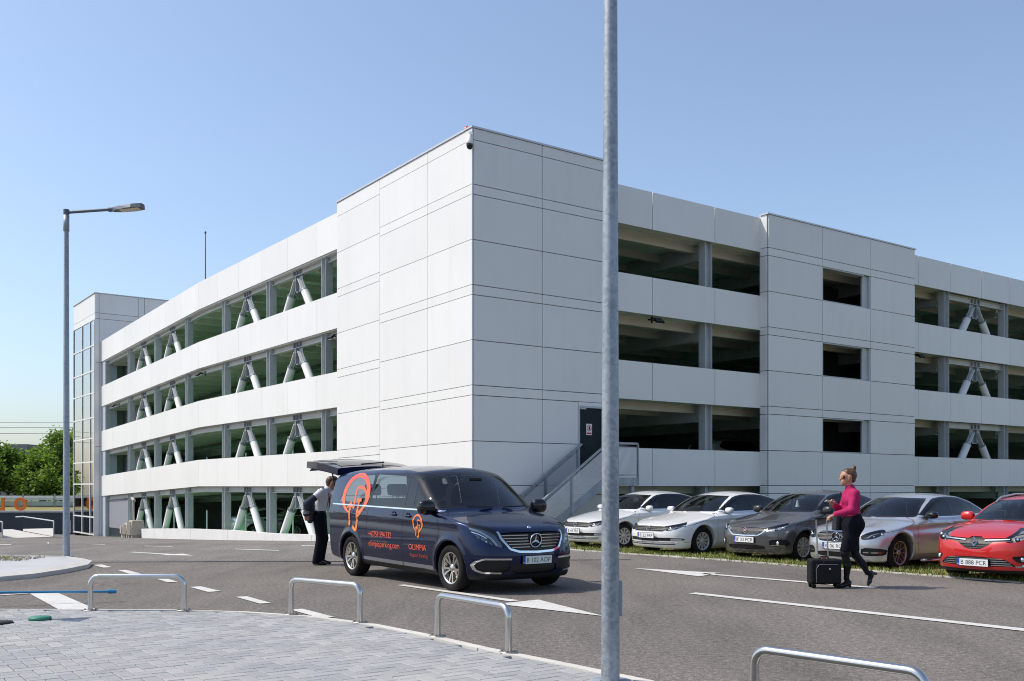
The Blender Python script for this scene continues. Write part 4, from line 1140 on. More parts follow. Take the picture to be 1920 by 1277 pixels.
# small things on the ground at the left
BLUEP = mat('blue_plastic', (.03, .22, .42), .4)
e = empty('blue_pole', (-6.2, 12.95, .05), 0, 'thin light blue pole lying across the kerb at left', 'pole')
MB().tube([(-2.2, -.9, .14), (-.3, -.12, .13), (.78, .35, .09)], .016, 8).build('rod', BLUEP, e); MB().tube([(.78, .35, .09), (.88, .395, .088)], .028, 10).build('end_cap', BLUEP, e)
tag(MB().lathe([(0, 0), (.115, 0), (.118, .02), (.11, .032), (0, .034)], 28).build('green_lid', mat('green_rubber', (.03, .20, .13), .5), None, (-5.13, 10.78, PZ + .003)), 'round green plastic lid lying on the pavers', 'lid')
tag(MB().lathe([(0, 0), (.17, 0), (.172, .012), (0, .014)], 24).build('dark_cover', mat('cast_iron', (.035, .032, .03), .6, .3), None, (-5.47, 10.50, PZ + .003)), 'dark round cover on the pavers at the left edge', 'cover')
pts = [(-5.9 + .34 * t / 10, 10.52 - .02 * t / 10, PZ + .015 + .16 * math.sin(math.pi * (t + 3) / 13)) for t in range(11)] + [(-5.535, 10.497, PZ + .018)]
tag(MB().tube(pts, .014, 8).build('garden_hose', mat('hose_green', (.16, .33, .03), .45)), 'bright green hose end rising from the dark cover', 'hose')

# upturned broom leaning beside the left picture edge: its shadow falls on the pavers
e = empty('yard_broom', (-5.98, 10.86, PZ), 0, 'upturned yard broom just outside the left picture edge, casting a fan shadow', 'broom')
MB().tube([(0, 0, 0), (0, 0, 1.32)], .013, 8).build('broomstick', BLUEP, e)
bb = MB(); bb.hexa([(-.03, -.03, 1.28), (.03, -.03, 1.28), (.03, .03, 1.28), (-.03, .03, 1.28), (-.04, -.17, 1.66), (.04, -.17, 1.66), (.04, .17, 1.66), (-.04, .17, 1.66)]); bb.build('bristles', mat('broom_bristle', (.35, .28, .16), .9), e)
# ------------------------------------------------------------------ implicit surfaces -> meshes
def smax(a, b, k):
    h = np.maximum(k - np.abs(a - b), 0.0) / k
    return np.maximum(a, b) + h * h * k * 0.25
def smin(a, b, k): return -smax(-a, -b, k)
def surf_nets(f, lo, hi, h):
    xs, ys, zs = [np.arange(lo[i], hi[i] + h * .5, h) for i in range(3)]
    V = np.ascontiguousarray(np.broadcast_to(f(xs[:, None, None], ys[None, :, None], zs[None, None, :]), (len(xs), len(ys), len(zs)))).astype(np.float32)
    S = V < 0
    cnt = np.zeros(tuple(n - 1 for n in S.shape), np.int8)
    sl = lambda o, n: slice(o, n - 1 + o)
    nx, ny, nz = S.shape
    for dx in (0, 1):
        for dy in (0, 1):
            for dz in (0, 1): cnt += S[sl(dx, nx), sl(dy, ny), sl(dz, nz)]
    mixed = (cnt > 0) & (cnt < 8)
    idx = -np.ones(mixed.shape, np.int64)
    I = np.argwhere(mixed); idx[mixed] = np.arange(len(I))
    acc = np.zeros((len(I), 3)); c = np.zeros(len(I))
    corners = [(0, 0, 0), (1, 0, 0), (0, 1, 0), (1, 1, 0), (0, 0, 1), (1, 0, 1), (0, 1, 1), (1, 1, 1)]
    for a in range(8):
        for b in range(a + 1, 8):
            oa, ob = np.array(corners[a]), np.array(corners[b])
            if np.abs(oa - ob).sum() != 1: continue
            va = V[I[:, 0] + oa[0], I[:, 1] + oa[1], I[:, 2] + oa[2]]; vb = V[I[:, 0] + ob[0], I[:, 1] + ob[1], I[:, 2] + ob[2]]
            m = (va < 0) != (vb < 0)
            t = np.where(m, va / np.where(m, va - vb, 1), 0)
            acc += np.where(m[:, None], oa + t[:, None] * (ob - oa), 0); c += m
    P = np.array(lo) + (I + acc / c[:, None]) * h
    Q = []
    for ax in range(3):
        A = np.moveaxis(S, ax, 0); X = np.moveaxis(idx, ax, 0)
        if ax == 1: A = np.swapaxes(A, 1, 2); X = np.swapaxes(X, 1, 2)      # (y, z, x) order keeps orientation
        d = A[:-1, 1:-1, 1:-1] != A[1:, 1:-1, 1:-1]
        e = np.argwhere(d); i, j, k = e[:, 0], e[:, 1] + 1, e[:, 2] + 1
        q = np.stack([X[i, j - 1, k - 1], X[i, j, k - 1], X[i, j, k], X[i, j - 1, k]], 1)
        ins = A[i, j, k]
        q[~ins] = q[~ins][:, ::-1]
        Q.append(q)
    Q = np.concatenate(Q)
    Q = Q[(Q >= 0).all(1)]
    P = project(f, P, h, 3)
    return P, Q
def grad(f, P, e=0.004):
    x, y, z = P.T
    g = np.stack([f(x + e, y, z) - f(x - e, y, z), f(x, y + e, z) - f(x, y - e, z), f(x, y, z + e) - f(x, y, z - e)], 1) / (2 * e)
    return g
def project(f, P, h, it=2):
    P = P.copy()
    for _ in range(it):
        d = f(*P.T); g = grad(f, P)
        n2 = (g * g).sum(1) + 1e-6
        P -= np.clip(d / n2, -h, h)[:, None] * g
    return P
def np_mesh(name, P, F, normals=None, smooth=True):
    me = bpy.data.meshes.new(name)
    F = np.asarray(F)
    me.vertices.add(len(P)); me.vertices.foreach_set('co', np.asarray(P, np.float32).ravel())
    k = F.shape[1]
    me.loops.add(F.size); me.loops.foreach_set('vertex_index', F.astype(np.int32).ravel())
    me.polygons.add(len(F)); me.polygons.foreach_set('loop_start', np.arange(0, F.size, k, dtype=np.int32))
    me.polygons.foreach_set('use_smooth', np.full(len(F), smooth))
    me.update(calc_edges=True); me.validate()
    if normals is not None and len(me.vertices) == len(normals):
        me.normals_split_custom_set_from_vertices([tuple(n) for n in normals])
    return me
def sub_mesh(name, P, Q, sel, nrm=None, off=0.0):
    F = Q[sel]
    if len(F) == 0: return None
    u, inv = np.unique(F, return_inverse=True)
    V = P[u]
    if off and nrm is not None: V = V + nrm[u] * off
    return np_mesh(name, V, inv.reshape(F.shape), None if nrm is None else nrm[u])
def poly_sd(poly, u, v):
    """signed distance (negative inside) of points to a closed polygon"""
    p = np.asarray(poly, float); q = np.roll(p, -1, 0)
    best = np.full(u.shape, 1e9); ins = np.zeros(u.shape, bool)
    for (x0, y0), (x1, y1) in zip(p, q):
        ex, ey = x1 - x0, y1 - y0; l2 = ex * ex + ey * ey + 1e-12
        t = np.clip(((u - x0) * ex + (v - y0) * ey) / l2, 0, 1)
        best = np.minimum(best, (u - x0 - t * ex) ** 2 + (v - y0 - t * ey) ** 2)
        c = ((y0 <= v) & (y1 > v)) | ((y1 <= v) & (y0 > v))
        with np.errstate(divide='ignore', invalid='ignore'):
            ins ^= c & (u < x0 + (v - y0) * ex / (ey if abs(ey) > 1e-12 else 1e-12))
    d = np.sqrt(best)
    return np.where(ins, -d, d)
def roundp(poly, it=2):
    for _ in range(it):
        q = []
        for i in range(len(poly)):
            a, b = poly[i], poly[(i + 1) % len(poly)]
            q += [(a[0] * .8 + b[0] * .2, a[1] * .8 + b[1] * .2), (a[0] * .2 + b[0] * .8, a[1] * .2 + b[1] * .8)]
        poly = q
    return poly
def round_c(poly, r, n=4):
    out = []
    m = len(poly)
    for i in range(m):
        a, b, c = Vector(poly[i - 1]), Vector(poly[i]), Vector(poly[(i + 1) % m])
        u, w = (a - b), (c - b); l = min(r, u.length * .45, w.length * .45)
        p, q = b + u.normalized() * l, b + w.normalized() * l
        for k in range(n + 1):
            t = k / n; out.append(tuple(p * (1 - t) ** 2 + b * 2 * t * (1 - t) + q * t * t))
    return out
class Curve:
    def __init__(s, pts, sig=0.04):
        x = [p[0] for p in pts]; y = [p[1] for p in pts]
        st = .004
        s.t = np.arange(x[0] - .6, x[-1] + .6, st)
        v = np.interp(s.t, x, y)
        # continue the end slopes
        sl0 = (y[1] - y[0]) / (x[1] - x[0]); sl1 = (y[-1] - y[-2]) / (x[-1] - x[-2])
        v = np.where(s.t < x[0], y[0] + (s.t - x[0]) * sl0, v); v = np.where(s.t > x[-1], y[-1] + (s.t - x[-1]) * sl1, v)
        n = max(1, int(sig / st)); k = np.exp(-.5 * (np.arange(-3 * n, 3 * n + 1) / n) ** 2); k /= k.sum()
        s.v = np.convolve(np.pad(v, 3 * n, mode='edge'), k, mode='valid')
        s.d = np.gradient(s.v, st)
    def __call__(s, x): return np.interp(x, s.t, s.v)
    def slope(s, x): return np.interp(x, s.t, s.d)

def car_field(S):
    low = Curve(S['low'], S.get('low_s', .06)); top = Curve(S['top'], S.get('top_s', .07))
    Wz = Curve(S['wz'], .035); Px = Curve(S['px'], .10); F = Curve(S['front'], .03); Bk = Curve(S['back'], .04)
    nose, tail = Curve(S['nose'], .05), Curve(S['tail'], .05)
    Wg = Curve(S['wg'], .04); Pg = Curve(S['pg'], .15); zb = Curve(S['zb'], .05)
    xm = S['xm']; cw, cr = S.get('cw', .16), S.get('cr', .14)
    ks = S.get('k', .07); belt = S['belt']; cb = S.get('crown_hood', .06); ct = S.get('crown_roof', .055)
    xf, xr, zw, Ra = S['xf'], S['xr'], S['zw'], S['Ra']
    kg = S.get('kg', .035)
    cre = S.get('crease')                 # shoulder line: (z at front, z at rear, depth)
    def f(x, y, z):
        ay = np.abs(y)
        pxv = Px(x)
        W = Wz(z) * pxv
        if cre:
            zc = cre[0] + (cre[1] - cre[0]) * np.clip((x - .8) / 3.2, 0, 1)
            W = W + cre[2] * np.exp(-((z - zc) / .022) ** 2) - cre[2] * .8 * np.exp(-((z - zc + .10) / .06) ** 2)
        for xc in (xf, xr):
            r = np.sqrt((x - xc) ** 2 + (z - zw) ** 2)
            W = W + .014 * np.exp(-((r - Ra - .02) / .045) ** 2)
        side = ay - W
        tl = (z - low(x) + cb * (ay / .8) ** 2.5) / np.sqrt(1 + low.slope(x) ** 2)
        fr = F(z) + nose(ay) - x
        bk = x - Bk(z) + tail(ay)
        bt = zb(x) - z
        d = smax(side, tl, ks); d = smax(d, fr, S.get('kf', .10)); d = smax(d, bk, .08); d = smax(d, bt, .05)
        xe = x + np.where(x < xm, -cw * ay ** 2 * np.clip((xm - x) / .5, 0, 1), cr * ay ** 2 * np.clip((x - xm) / .5, 0, 1))
        tg = (z - top(xe) + ct * (ay / .6) ** 2) / np.sqrt(1 + top.slope(xe) ** 2)
        sg = ay - Wg(z) * Pg(x)
        g = smax(tg, sg, S.get('kr', .10)); g = smax(g, belt - .2 - z, .03)
        if 'gback' in S: g = smax(g, x - S['gback'](z) + tail(ay) * .8, .07)
        d = smin(d, g, kg)
        for xc in (xf, xr):
            r = np.sqrt((x - xc) ** 2 + (z - zw) ** 2) - Ra
            d = smax(d, -smax(r, S['yw'] - ay, .015), .02)
        return d
    return f

class Vehicle:
    def __init__(s, name, S, h=.025):
        s.S = S; s.f = car_field(S); s.name = name
        Lx = S['L']
        s.P, s.Q = surf_nets(s.f, (-.12, -S['W'] / 2 - .14, .06), (Lx + .14, S['W'] / 2 + .14, S['H'] + .12), h)
        s.h = h
        s.part = np.zeros(len(s.Q), int); s.names = [('body', None, 0.0, False)]
        s.cent(); s.nrm = grad(s.f, s.P); s.nrm /= np.linalg.norm(s.nrm, axis=1)[:, None] + 1e-9
    def cent(s): s.C = s.P[s.Q].mean(1)
    def fnorm(s):
        a = s.P[s.Q]; n = np.cross(a[:, 2] - a[:, 0], a[:, 3] - a[:, 1]); return n / (np.linalg.norm(n, axis=1)[:, None] + 1e-9)
    def cut(s, name, m, poly, proj, cond=None, off=0.0, split=False, over=(0,)):
        """assign the faces whose projection lies inside poly to a new part; snap the border onto the outline"""
        phi = lambda P: poly_sd(poly, *proj(P[:, 0], P[:, 1], P[:, 2]))
        fn = s.fnorm()
        pre = np.isin(s.part, over)
        if cond is not None: pre &= cond(s.C, fn)
        sel = np.zeros(len(s.Q), bool)
        ii = np.nonzero(pre)[0]
        sel[ii] = phi(s.C[ii]) < 0
        k = len(s.names); s.names.append((name, m, off, split))
        # snapping
        inn = np.zeros(len(s.P), bool); out = np.zeros(len(s.P), bool)
        inn[s.Q[sel].ravel()] = True; out[s.Q[pre & ~sel].ravel()] = True
        b = np.nonzero(inn & out)[0]
        if len(b):
            V = s.P[b]; e = .003
            for _ in range(2):
                p0 = phi(V)
                g = np.stack([(phi(V + np.eye(3)[i] * e) - phi(V - np.eye(3)[i] * e)) / (2 * e) for i in range(3)], 1)
                n = s.nrm[b]
                g -= (g * n).sum(1)[:, None] * n
                g2 = (g * g).sum(1) + .05
                V = V - np.clip(p0 / g2, -s.h * .75, s.h * .75)[:, None] * g
            V = project(s.f, V, s.h * .5, 2)
            ok = np.linalg.norm(V - s.P[b], axis=1) < s.h * 1.1
            s.P[b[ok]] = V[ok]
            s.cent()
        s.part[sel] = k
        return sel
    def build(s, root, paint):
        s.nrm = grad(s.f, s.P); s.nrm /= np.linalg.norm(s.nrm, axis=1)[:, None] + 1e-9
        out = {}
        for k, (name, m, off, split) in enumerate(s.names):
            sel = s.part == k
            sides = [sel & (s.C[:, 1] > 0), sel & (s.C[:, 1] <= 0)] if split else [sel]
            for q in sides:
                me = sub_mesh(name, s.P, s.Q, q, s.nrm, off)
                if me is None: continue
                o = link(name, me, m or paint, root); out.setdefault(name, []).append(o)
        return out
    # surface queries
    def front_x(s, y, z, x0=-.1, x1=1.2):
        y, z = np.broadcast_arrays(np.asarray(y, float), np.asarray(z, float))
        xs = np.arange(x0, x1, .01)
        D = s.f(xs[:, None], y.ravel()[None, :], z.ravel()[None, :])
        i = np.argmax(D < 0, 0); i = np.maximum(i, 1); c = np.arange(D.shape[1])
        a, b = D[i - 1, c], D[i, c]
        return (xs[i - 1] + .01 * np.clip(a / (a - b + 1e-9), 0, 1)).reshape(y.shape)
    def side_y(s, x, z):
        x, z = np.broadcast_arrays(np.asarray(x, float), np.asarray(z, float))
        ys = np.arange(1.15, .2, -.006)
        D = s.f(x.ravel()[None, :], ys[:, None], z.ravel()[None, :])
        i = np.argmax(D < 0, 0); i = np.maximum(i, 1); c = np.arange(D.shape[1])
        a, b = D[i - 1, c], D[i, c]
        return (ys[i - 1] - .006 * np.clip(a / (a - b + 1e-9), 0, 1)).reshape(x.shape)
    def top_z(s, x, y):
        x, y = np.broadcast_arrays(np.asarray(x, float), np.asarray(y, float))
        zs = np.arange(s.S['H'] + .1, .4, -.006)
        D = s.f(x.ravel()[None, :], y.ravel()[None, :], zs[:, None])
        i = np.argmax(D < 0, 0); i = np.maximum(i, 1); c = np.arange(D.shape[1])
        a, b = D[i - 1, c], D[i, c]
        return (zs[i - 1] - .006 * np.clip(a / (a - b + 1e-9), 0, 1)).reshape(x.shape)
    def side_line(s, pts, w, off, sgn, n=None, close=False, d=.0):
        """ribbon of width w along a polyline (x,z) on the side of the body"""
        p = np.asarray(pts, float)
        if close: p = np.vstack([p, p[:1]])
        seg = np.r_[0, np.cumsum(np.linalg.norm(np.diff(p, axis=0), axis=1))]
        n = n or max(2, int(seg[-1] / .04)); t = np.linspace(0, seg[-1], n + 1)
        x, z = np.interp(t, seg, p[:, 0]), np.interp(t, seg, p[:, 1])
        tx, tz = np.gradient(x), np.gradient(z); l = np.hypot(tx, tz) + 1e-9; nx_, nz_ = -tz / l, tx / l
        x0, z0, x1, z1 = x - nx_ * w / 2, z - nz_ * w / 2, x + nx_ * w / 2, z + nz_ * w / 2
        y0, y1 = s.side_y(x0, z0) + off, s.side_y(x1, z1) + off
        V = np.concatenate([np.stack([x0, y0 * sgn, z0], 1), np.stack([x1, y1 * sgn, z1], 1)])
        m = n + 1
        mb = MB(); fs = [(i, i + 1, m + i + 1, m + i) for i in range(n)]
        if sgn > 0: fs = [f_[::-1] for f_ in fs]
        if d:
            V2 = V - np.array([0, sgn * d, 0]); k = len(V)
            fs = fs + [(i + 1, i, k + i, k + i + 1) for i in range(n)] + [(m + i, m + i + 1, k + m + i + 1, k + m + i) for i in range(n)]
            V = np.concatenate([V, V2])
        mb.add(V.tolist(), fs, 0, False)
        return mb
    def front_bar(s, y0, y1, zf, h, d, off, n=16, taper=False):
        ys = np.linspace(y0, y1, n + 1); zc = np.array([zf(v) for v in ys]) if callable(zf) else np.full(n + 1, zf)
        hh = np.full(n + 1, h / 2)
        if taper: hh = h / 2 * np.clip(np.minimum(np.arange(n + 1), np.arange(n + 1)[::-1]) / 2, .15, 1)
        x = s.front_x(ys, zc) + off
        mb = MB(); v = []
        for i in range(n + 1):
            v += [(x[i], ys[i], zc[i] - hh[i]), (x[i], ys[i], zc[i] + hh[i]), (x[i] + d, ys[i], zc[i] + hh[i]), (x[i] + d, ys[i], zc[i] - hh[i])]
        f_ = []
        for i in range(n):
            for k in range(4): f_.append((4 * i + k, 4 * i + (k + 1) % 4, 4 * i + 4 + (k + 1) % 4, 4 * i + 4 + k))
        f_ += [(0, 1, 2, 3), (4 * n + 3, 4 * n + 2, 4 * n + 1, 4 * n)]
        mb.add(v, f_)
        return mb
    def front_strip(s, pts, w, d, off, close=False, step=.03):
        """bar of square-ish section along a polyline (y,z) on the nose"""
        p = np.asarray(pts, float)
        if close: p = np.vstack([p, p[:1]])
        seg = np.r_[0, np.cumsum(np.linalg.norm(np.diff(p, axis=0), axis=1))]
        n = max(2, int(seg[-1] / step)); t = np.linspace(0, seg[-1], n + 1)
        y, z = np.interp(t, seg, p[:, 0]), np.interp(t, seg, p[:, 1])
        ty, tz = np.gradient(y), np.gradient(z); l = np.hypot(ty, tz) + 1e-9; ny_, nz_ = -tz / l, ty / l
        ya, za, yb, zb_ = y - ny_ * w / 2, z - nz_ * w / 2, y + ny_ * w / 2, z + nz_ * w / 2
        xa, xb = s.front_x(ya, za) + off, s.front_x(yb, zb_) + off
        v = []
        for i in range(n + 1):
            v += [(xa[i], ya[i], za[i]), (xb[i], yb[i], zb_[i]), (xb[i] + d, yb[i], zb_[i]), (xa[i] + d, ya[i], za[i])]
        f_ = []
        for i in range(n):
            for k in range(4): f_.append((4 * i + k, 4 * i + (k + 1) % 4, 4 * i + 4 + (k + 1) % 4, 4 * i + 4 + k))
        f_ += [(0, 1, 2, 3), (4 * n + 3, 4 * n + 2, 4 * n + 1, 4 * n)]
        return MB().add(v, f_)
SIDE = lambda x, y, z: (x, z)
FRONT = lambda x, y, z: (np.abs(y), z)
WRAP = lambda x, y, z: (np.abs(y) + x, z)
is_side = lambda C, n: np.abs(n[:, 1]) > .35
def recalc(o): fix_normals(o.data); return o

# wheels: tyre, rim, spokes, hub, disc
TYRE = varied('tyre_rubber', (.012, .0115, .011), (.026, .024, .022), 5, .9, 0, .15)
def wheel(parent, x, y, r, w, rim_r, nsp, style, rimmat, dark=BLACKP, sgn=1):
    """axle along y; sgn=+1 when the outer face looks to +y"""
    wh = empty('wheel', (x, y, r)); wh.parent = parent
    ty = MB(); a = w / 2
    prof = [(rim_r, -a * .86), (rim_r + .012, -a * .96), (r - .055, -a * 1.02), (r - .018, -a * .95), (r - .003, -a * .78), (r, -a * .4), (r, a * .4), (r - .003, a * .78), (r - .018, a * .95), (r - .055, a * 1.02), (rim_r + .012, a * .96), (rim_r, a * .86)]
    ty.lathe(prof, 40, 0, 'y', closed=True); recalc(ty.build('tyre', TYRE, wh))
    rm = MB(); o = sgn
    rm.lathe([(rim_r + .006, o * a * .88), (rim_r - .012, o * a * .90), (rim_r - .022, o * a * .70), (rim_r - .03, -o * a * .5)], 36, 0, 'y')
    recalc(rm.build('rim', rimmat, wh))
    bk = MB().lathe([(0, o * a * -.1), (rim_r - .03, o * a * -.1)], 28, 0, 'y'); recalc(bk.build('brake_shield', dark, wh))
    dk = MB().lathe([(.05, o * a * .05), (rim_r * .62, o * a * .05), (rim_r * .62, o * a * -.05)], 28, 0, 'y'); recalc(dk.build('brake_disc', mat('brake_disc', (.25, .24, .23), .4, .9), wh))
    def spoke(t, r0, r1, w0, w1, y0, y1, th=.02, skew=0.0, mm=None):
        mb = MB()
        def P(rr, ww, yy): return (rr * math.cos(t + ww / rr + skew * (rr - r0)), yy * o, -rr * math.sin(t + ww / rr + skew * (rr - r0)))
        v = [P(r0, -w0, y0 - th), P(r0, w0, y0 - th), P(r1, w1, y1 - th), P(r1, -w1, y1 - th), P(r0, -w0, y0), P(r0, w0, y0), P(r1, w1, y1), P(r1, -w1, y1)]
        mb.hexa(v); recalc(mb.build('spoke', mm or rimmat, wh))
    yo_ = a * .80
    r1 = rim_r - .008
    for k in range(nsp):
        t = 2 * math.pi * k / nsp + .3
        if style == 'twin':
            for s_ in (-1, 1): spoke(t + s_ * .13, .05, r1, .010, .018, yo_ - .02, yo_, skew=s_ * .55)
        elif style == 'blade': spoke(t, .045, r1, .018, .030, yo_ - .015, yo_, skew=.9)
        elif style == 'cover': spoke(t, .05, r1, .016, .042, yo_ - .005, yo_ - .005)
        elif style == 'loop':
            for s_ in (-1, 1): spoke(t + s_ * .02, .05, r1, .009, .011, yo_ - .02, yo_, skew=s_ * 2.2)
    hb = MB().lathe([(0, o * (yo_ - .002)), (.034, o * (yo_ - .003)), (.058, o * (yo_ - .014)), (.062, o * (yo_ - .05))], 20, 0, 'y'); recalc(hb.build('hub', rimmat, wh))
    return wh
def wheels(root, S, nsp, style, rimmat, w=.225, rim=.225, dark=BLACKP):
    for xc in (S['xf'], S['xr']):
        for sg_ in (1, -1):
            wheel(root, xc, sg_ * (S['W'] / 2 - w / 2 - S.get('wi', .035)), S['zw'], w, rim, nsp, style, rimmat, dark, sg_)
def plate(root, x, z, txt, tilt=0.0, green=False, w=.52, y=0.0):
    pl = MB().box(-.012, 0, -w / 2 - .008, w / 2 + .008, -.065, .065).build('number_plate', BLACKP, root, (x, y, z)); pl.rotation_euler = (0, tilt, 0)
    fc = MB().box(-.016, -.012, -w / 2, w / 2 - .042, -.057, .057).build('plate_face', mat('plate_white', (.74, .75, .74), .35), pl)
    MB().box(-.016, -.012, w / 2 - .042, w / 2, -.057, .057).build('plate_band', mat('plate_blue', (.015, .07, .42), .4), pl)
    me = text_mesh(txt, .098, 0, 'CENTER', 1.0, 3)
    xs = [v.co.x for v in me.vertices]; sc = (w - .09) / (max(xs) - min(xs)); mx_ = (max(xs) + min(xs)) / 2
    for v in me.vertices: v.co = (-.0175, -(v.co.x - mx_) * min(sc, 1.15) - .02, v.co.y * 1.02 - .036)
    me.materials.append(mat('plate_green', (.01, .16, .06), .4) if green else BLACKP)
    link('plate_lettering', me, None, pl)
    me = text_mesh('RO', .03, 0, 'CENTER', 1.0, 2)
    for v in me.vertices: v.co = (-.0175, -v.co.x + w / 2 - .021, v.co.y - .045)
    me.materials.append(WHITE); link('plate_lettering', me, None, pl)
    return pl
FABRIC = varied('seat_fabric', (.07, .07, .072), (.11, .11, .112), 12, .9)
TRIMG = mat('cabin_grey', (.12, .12, .115), .8)
LINER = mat('roof_lining', (.35, .34, .32), .9)
def seat(parent, x, y, z, m=None, tall=.62):
    st = MB()
    def blob(x0, x1, y0, y1, z0, z1, lean=0.0, c=.04):
        v = []
        for zz, k in ((z0, .85), (z0 + c, 1), (z1 - c, 1), (z1, .82)):
            xm_, ym_ = (x0 + x1) / 2, (y0 + y1) / 2; dx = lean * (zz - z0)
            for sx, sy in ((-1, -1), (1, -1), (1, 1), (-1, 1)): v.append((xm_ + dx + sx * (x1 - x0) / 2 * k, ym_ + sy * (y1 - y0) / 2 * k, zz))
        f_ = [(3, 2, 1, 0), (12, 13, 14, 15)]
        for r_ in range(3):
            for k in range(4): f_.append((4 * r_ + k, 4 * r_ + (k + 1) % 4, 4 * r_ + 4 + (k + 1) % 4, 4 * r_ + 4 + k))
        st.add(v, f_, 0, True)
    blob(x - .48, x + .06, y - .26, y + .26, z, z + .18); blob(x - .06, x + .10, y - .26, y + .26, z + .12, z + tall, .28)
    blob(x + .10, x + .19, y - .14, y + .14, z + tall + .05, z + tall + .25, .15)
    st.tube([(x + .13, y - .06, z + tall - .05), (x + .15, y - .06, z + tall + .1)], .008, 6); st.tube([(x + .13, y + .06, z + tall - .05), (x + .15, y + .06, z + tall + .1)], .008, 6)
    return st.build('seat', m or FABRIC, parent)
def cabin(root, v, x0, x1, belt, rows, zf=.30, half=.72, sw=None, fab=None, hood_z=.95):
    tub = MB()
    tub.box(x0 - .1, x1 + .2, -half, half, zf - .05, zf)
    for s_ in (-1, 1): tub.box(x0 + .25, x1 + .2, s_ * half - .02, s_ * half + .02, zf, belt - .04)
    tub.box(x1 + .2, x1 + .22, -half, half, zf, belt - .02); tub.box(x0 - .0, x0 + .02, -half, half, zf, belt - .2)
    tub.build('cabin_tub', TRIMG, root)
    ds = MB(); dh = half - .10; ds.hexa([(x0 + .12, -dh, belt - .30), (x0 + .55, -dh, belt - .35), (x0 + .55, dh, belt - .35), (x0 + .12, dh, belt - .30), (x0 + .14, -dh, belt - .06), (x0 + .46, -dh, belt + .0), (x0 + .46, dh, belt + .0), (x0 + .14, dh, belt - .06)])
    ds.build('dashboard', mat('dash_grey', (.06, .06, .06), .7), root)
    if sw is not None:
        st = MB(); st.lathe([(.185 + .014 * math.cos(t), .014 * math.sin(t)) for t in [2 * math.pi * k / 8 for k in range(8)]], 24, 0, 'x', closed=True)
        st.box(-.02, .02, -.18, .18, -.02, .02); st.box(-.02, .02, -.02, .02, -.18, 0)
        o = st.build('steering_wheel', BLACKP, root, (x0 + .62, sw, belt - .02)); o.rotation_euler = (0, R(-25), 0)
    for xr_, ys in rows:
        for y in ys: seat(root, xr_, y, zf + .02 if belt < 1.1 else zf + .3, fab)
def liner(root, v, zmin):
    sel = (v.part == 0) & (v.C[:, 2] > zmin)
    me = sub_mesh('roof_lining', v.P, v.Q, sel, v.nrm, -.025)
    if me: link('roof_lining', me, LINER, root)
def mirror_obj(root, x, y, z, sgn, m, size=(.12, .20, .14)):
    """door mirror: rounded housing, base arm and glass"""
    a, b, c = size
    def f(X, Y, Z):
        q = np.sqrt((X / a) ** 2 + (Y / b) ** 2 + (Z / c) ** 2 + 1e-9)
        e = (np.abs(X / (a * 1.0)) ** 2.6 + np.abs(Y / b) ** 3 + np.abs(Z / c) ** 2.6 + 1e-9) ** (1 / 2.7)
        return np.maximum((e - 1) * .08, X - a * .45)
    P, Q = surf_nets(f, (-a * 1.2, -b * 1.2, -c * 1.2), (a * 1.2, b * 1.2, c * 1.2), .02)
    P = P + np.array([x, sgn * (y + b * .95), z])
    o = link('door_mirror', np_mesh('door_mirror', P, Q), m, root)
    MB().hexa([(x + .02, sgn * (y - .03), z - c * .9), (x + .12, sgn * (y - .03), z - c * .9), (x + .05, sgn * (y + b * .7), z - c * .8), (x - .03, sgn * (y + b * .7), z - c * .8),
               (x + .02, sgn * (y - .03), z - c * .3), (x + .12, sgn * (y - .03), z - c * .3), (x + .05, sgn * (y + b * .7), z - c * .5), (x - .03, sgn * (y + b * .7), z - c * .5)]).build('mirror_arm', BLACKP, o)
    recalc(o.children[0])
    MB().box(x + a * .45, x + a * .45 + .004, sgn * (y + b * .95) - b * .8, sgn * (y + b * .95) + b * .8, z - c * .75, z + c * .75).build('mirror_glass', CHROME, o)
    return o
def carpaint(name, col, metal=.0, rough=.35, flake=0.0, coat=1.0):
    m = mat(name, col, rough, metal, .5, coat, .02)
    if flake:
        v = coords(m); n_ = noise(m, v, 900, 2)
        c = mix(m, n_, tuple(c_ * (1 - flake) for c_ in col), tuple(min(1, c_ * (1 + flake)) for c_ in col)); L(m, c, bsdf(m).inputs['Base Color'])
    return m
GLASS_CLEAR = m_glass('car_glass', (.74, .86, .84), 0, .10)
GLASS_DARK = m_glass('privacy_glass', (.16, .20, .21), 0, .10)
HEADGLASS = m_glass('headlamp_glass', (.90, .93, .95), 0, .10)
LAMPIN = mat('lamp_reflector', (.55, .57, .60), .18, .9)
def headlight(v, root, poly, xin=.07, led=None, m_in=None):
    """clear lens cut from the body with a dark bowl, reflectors behind it"""
    pass
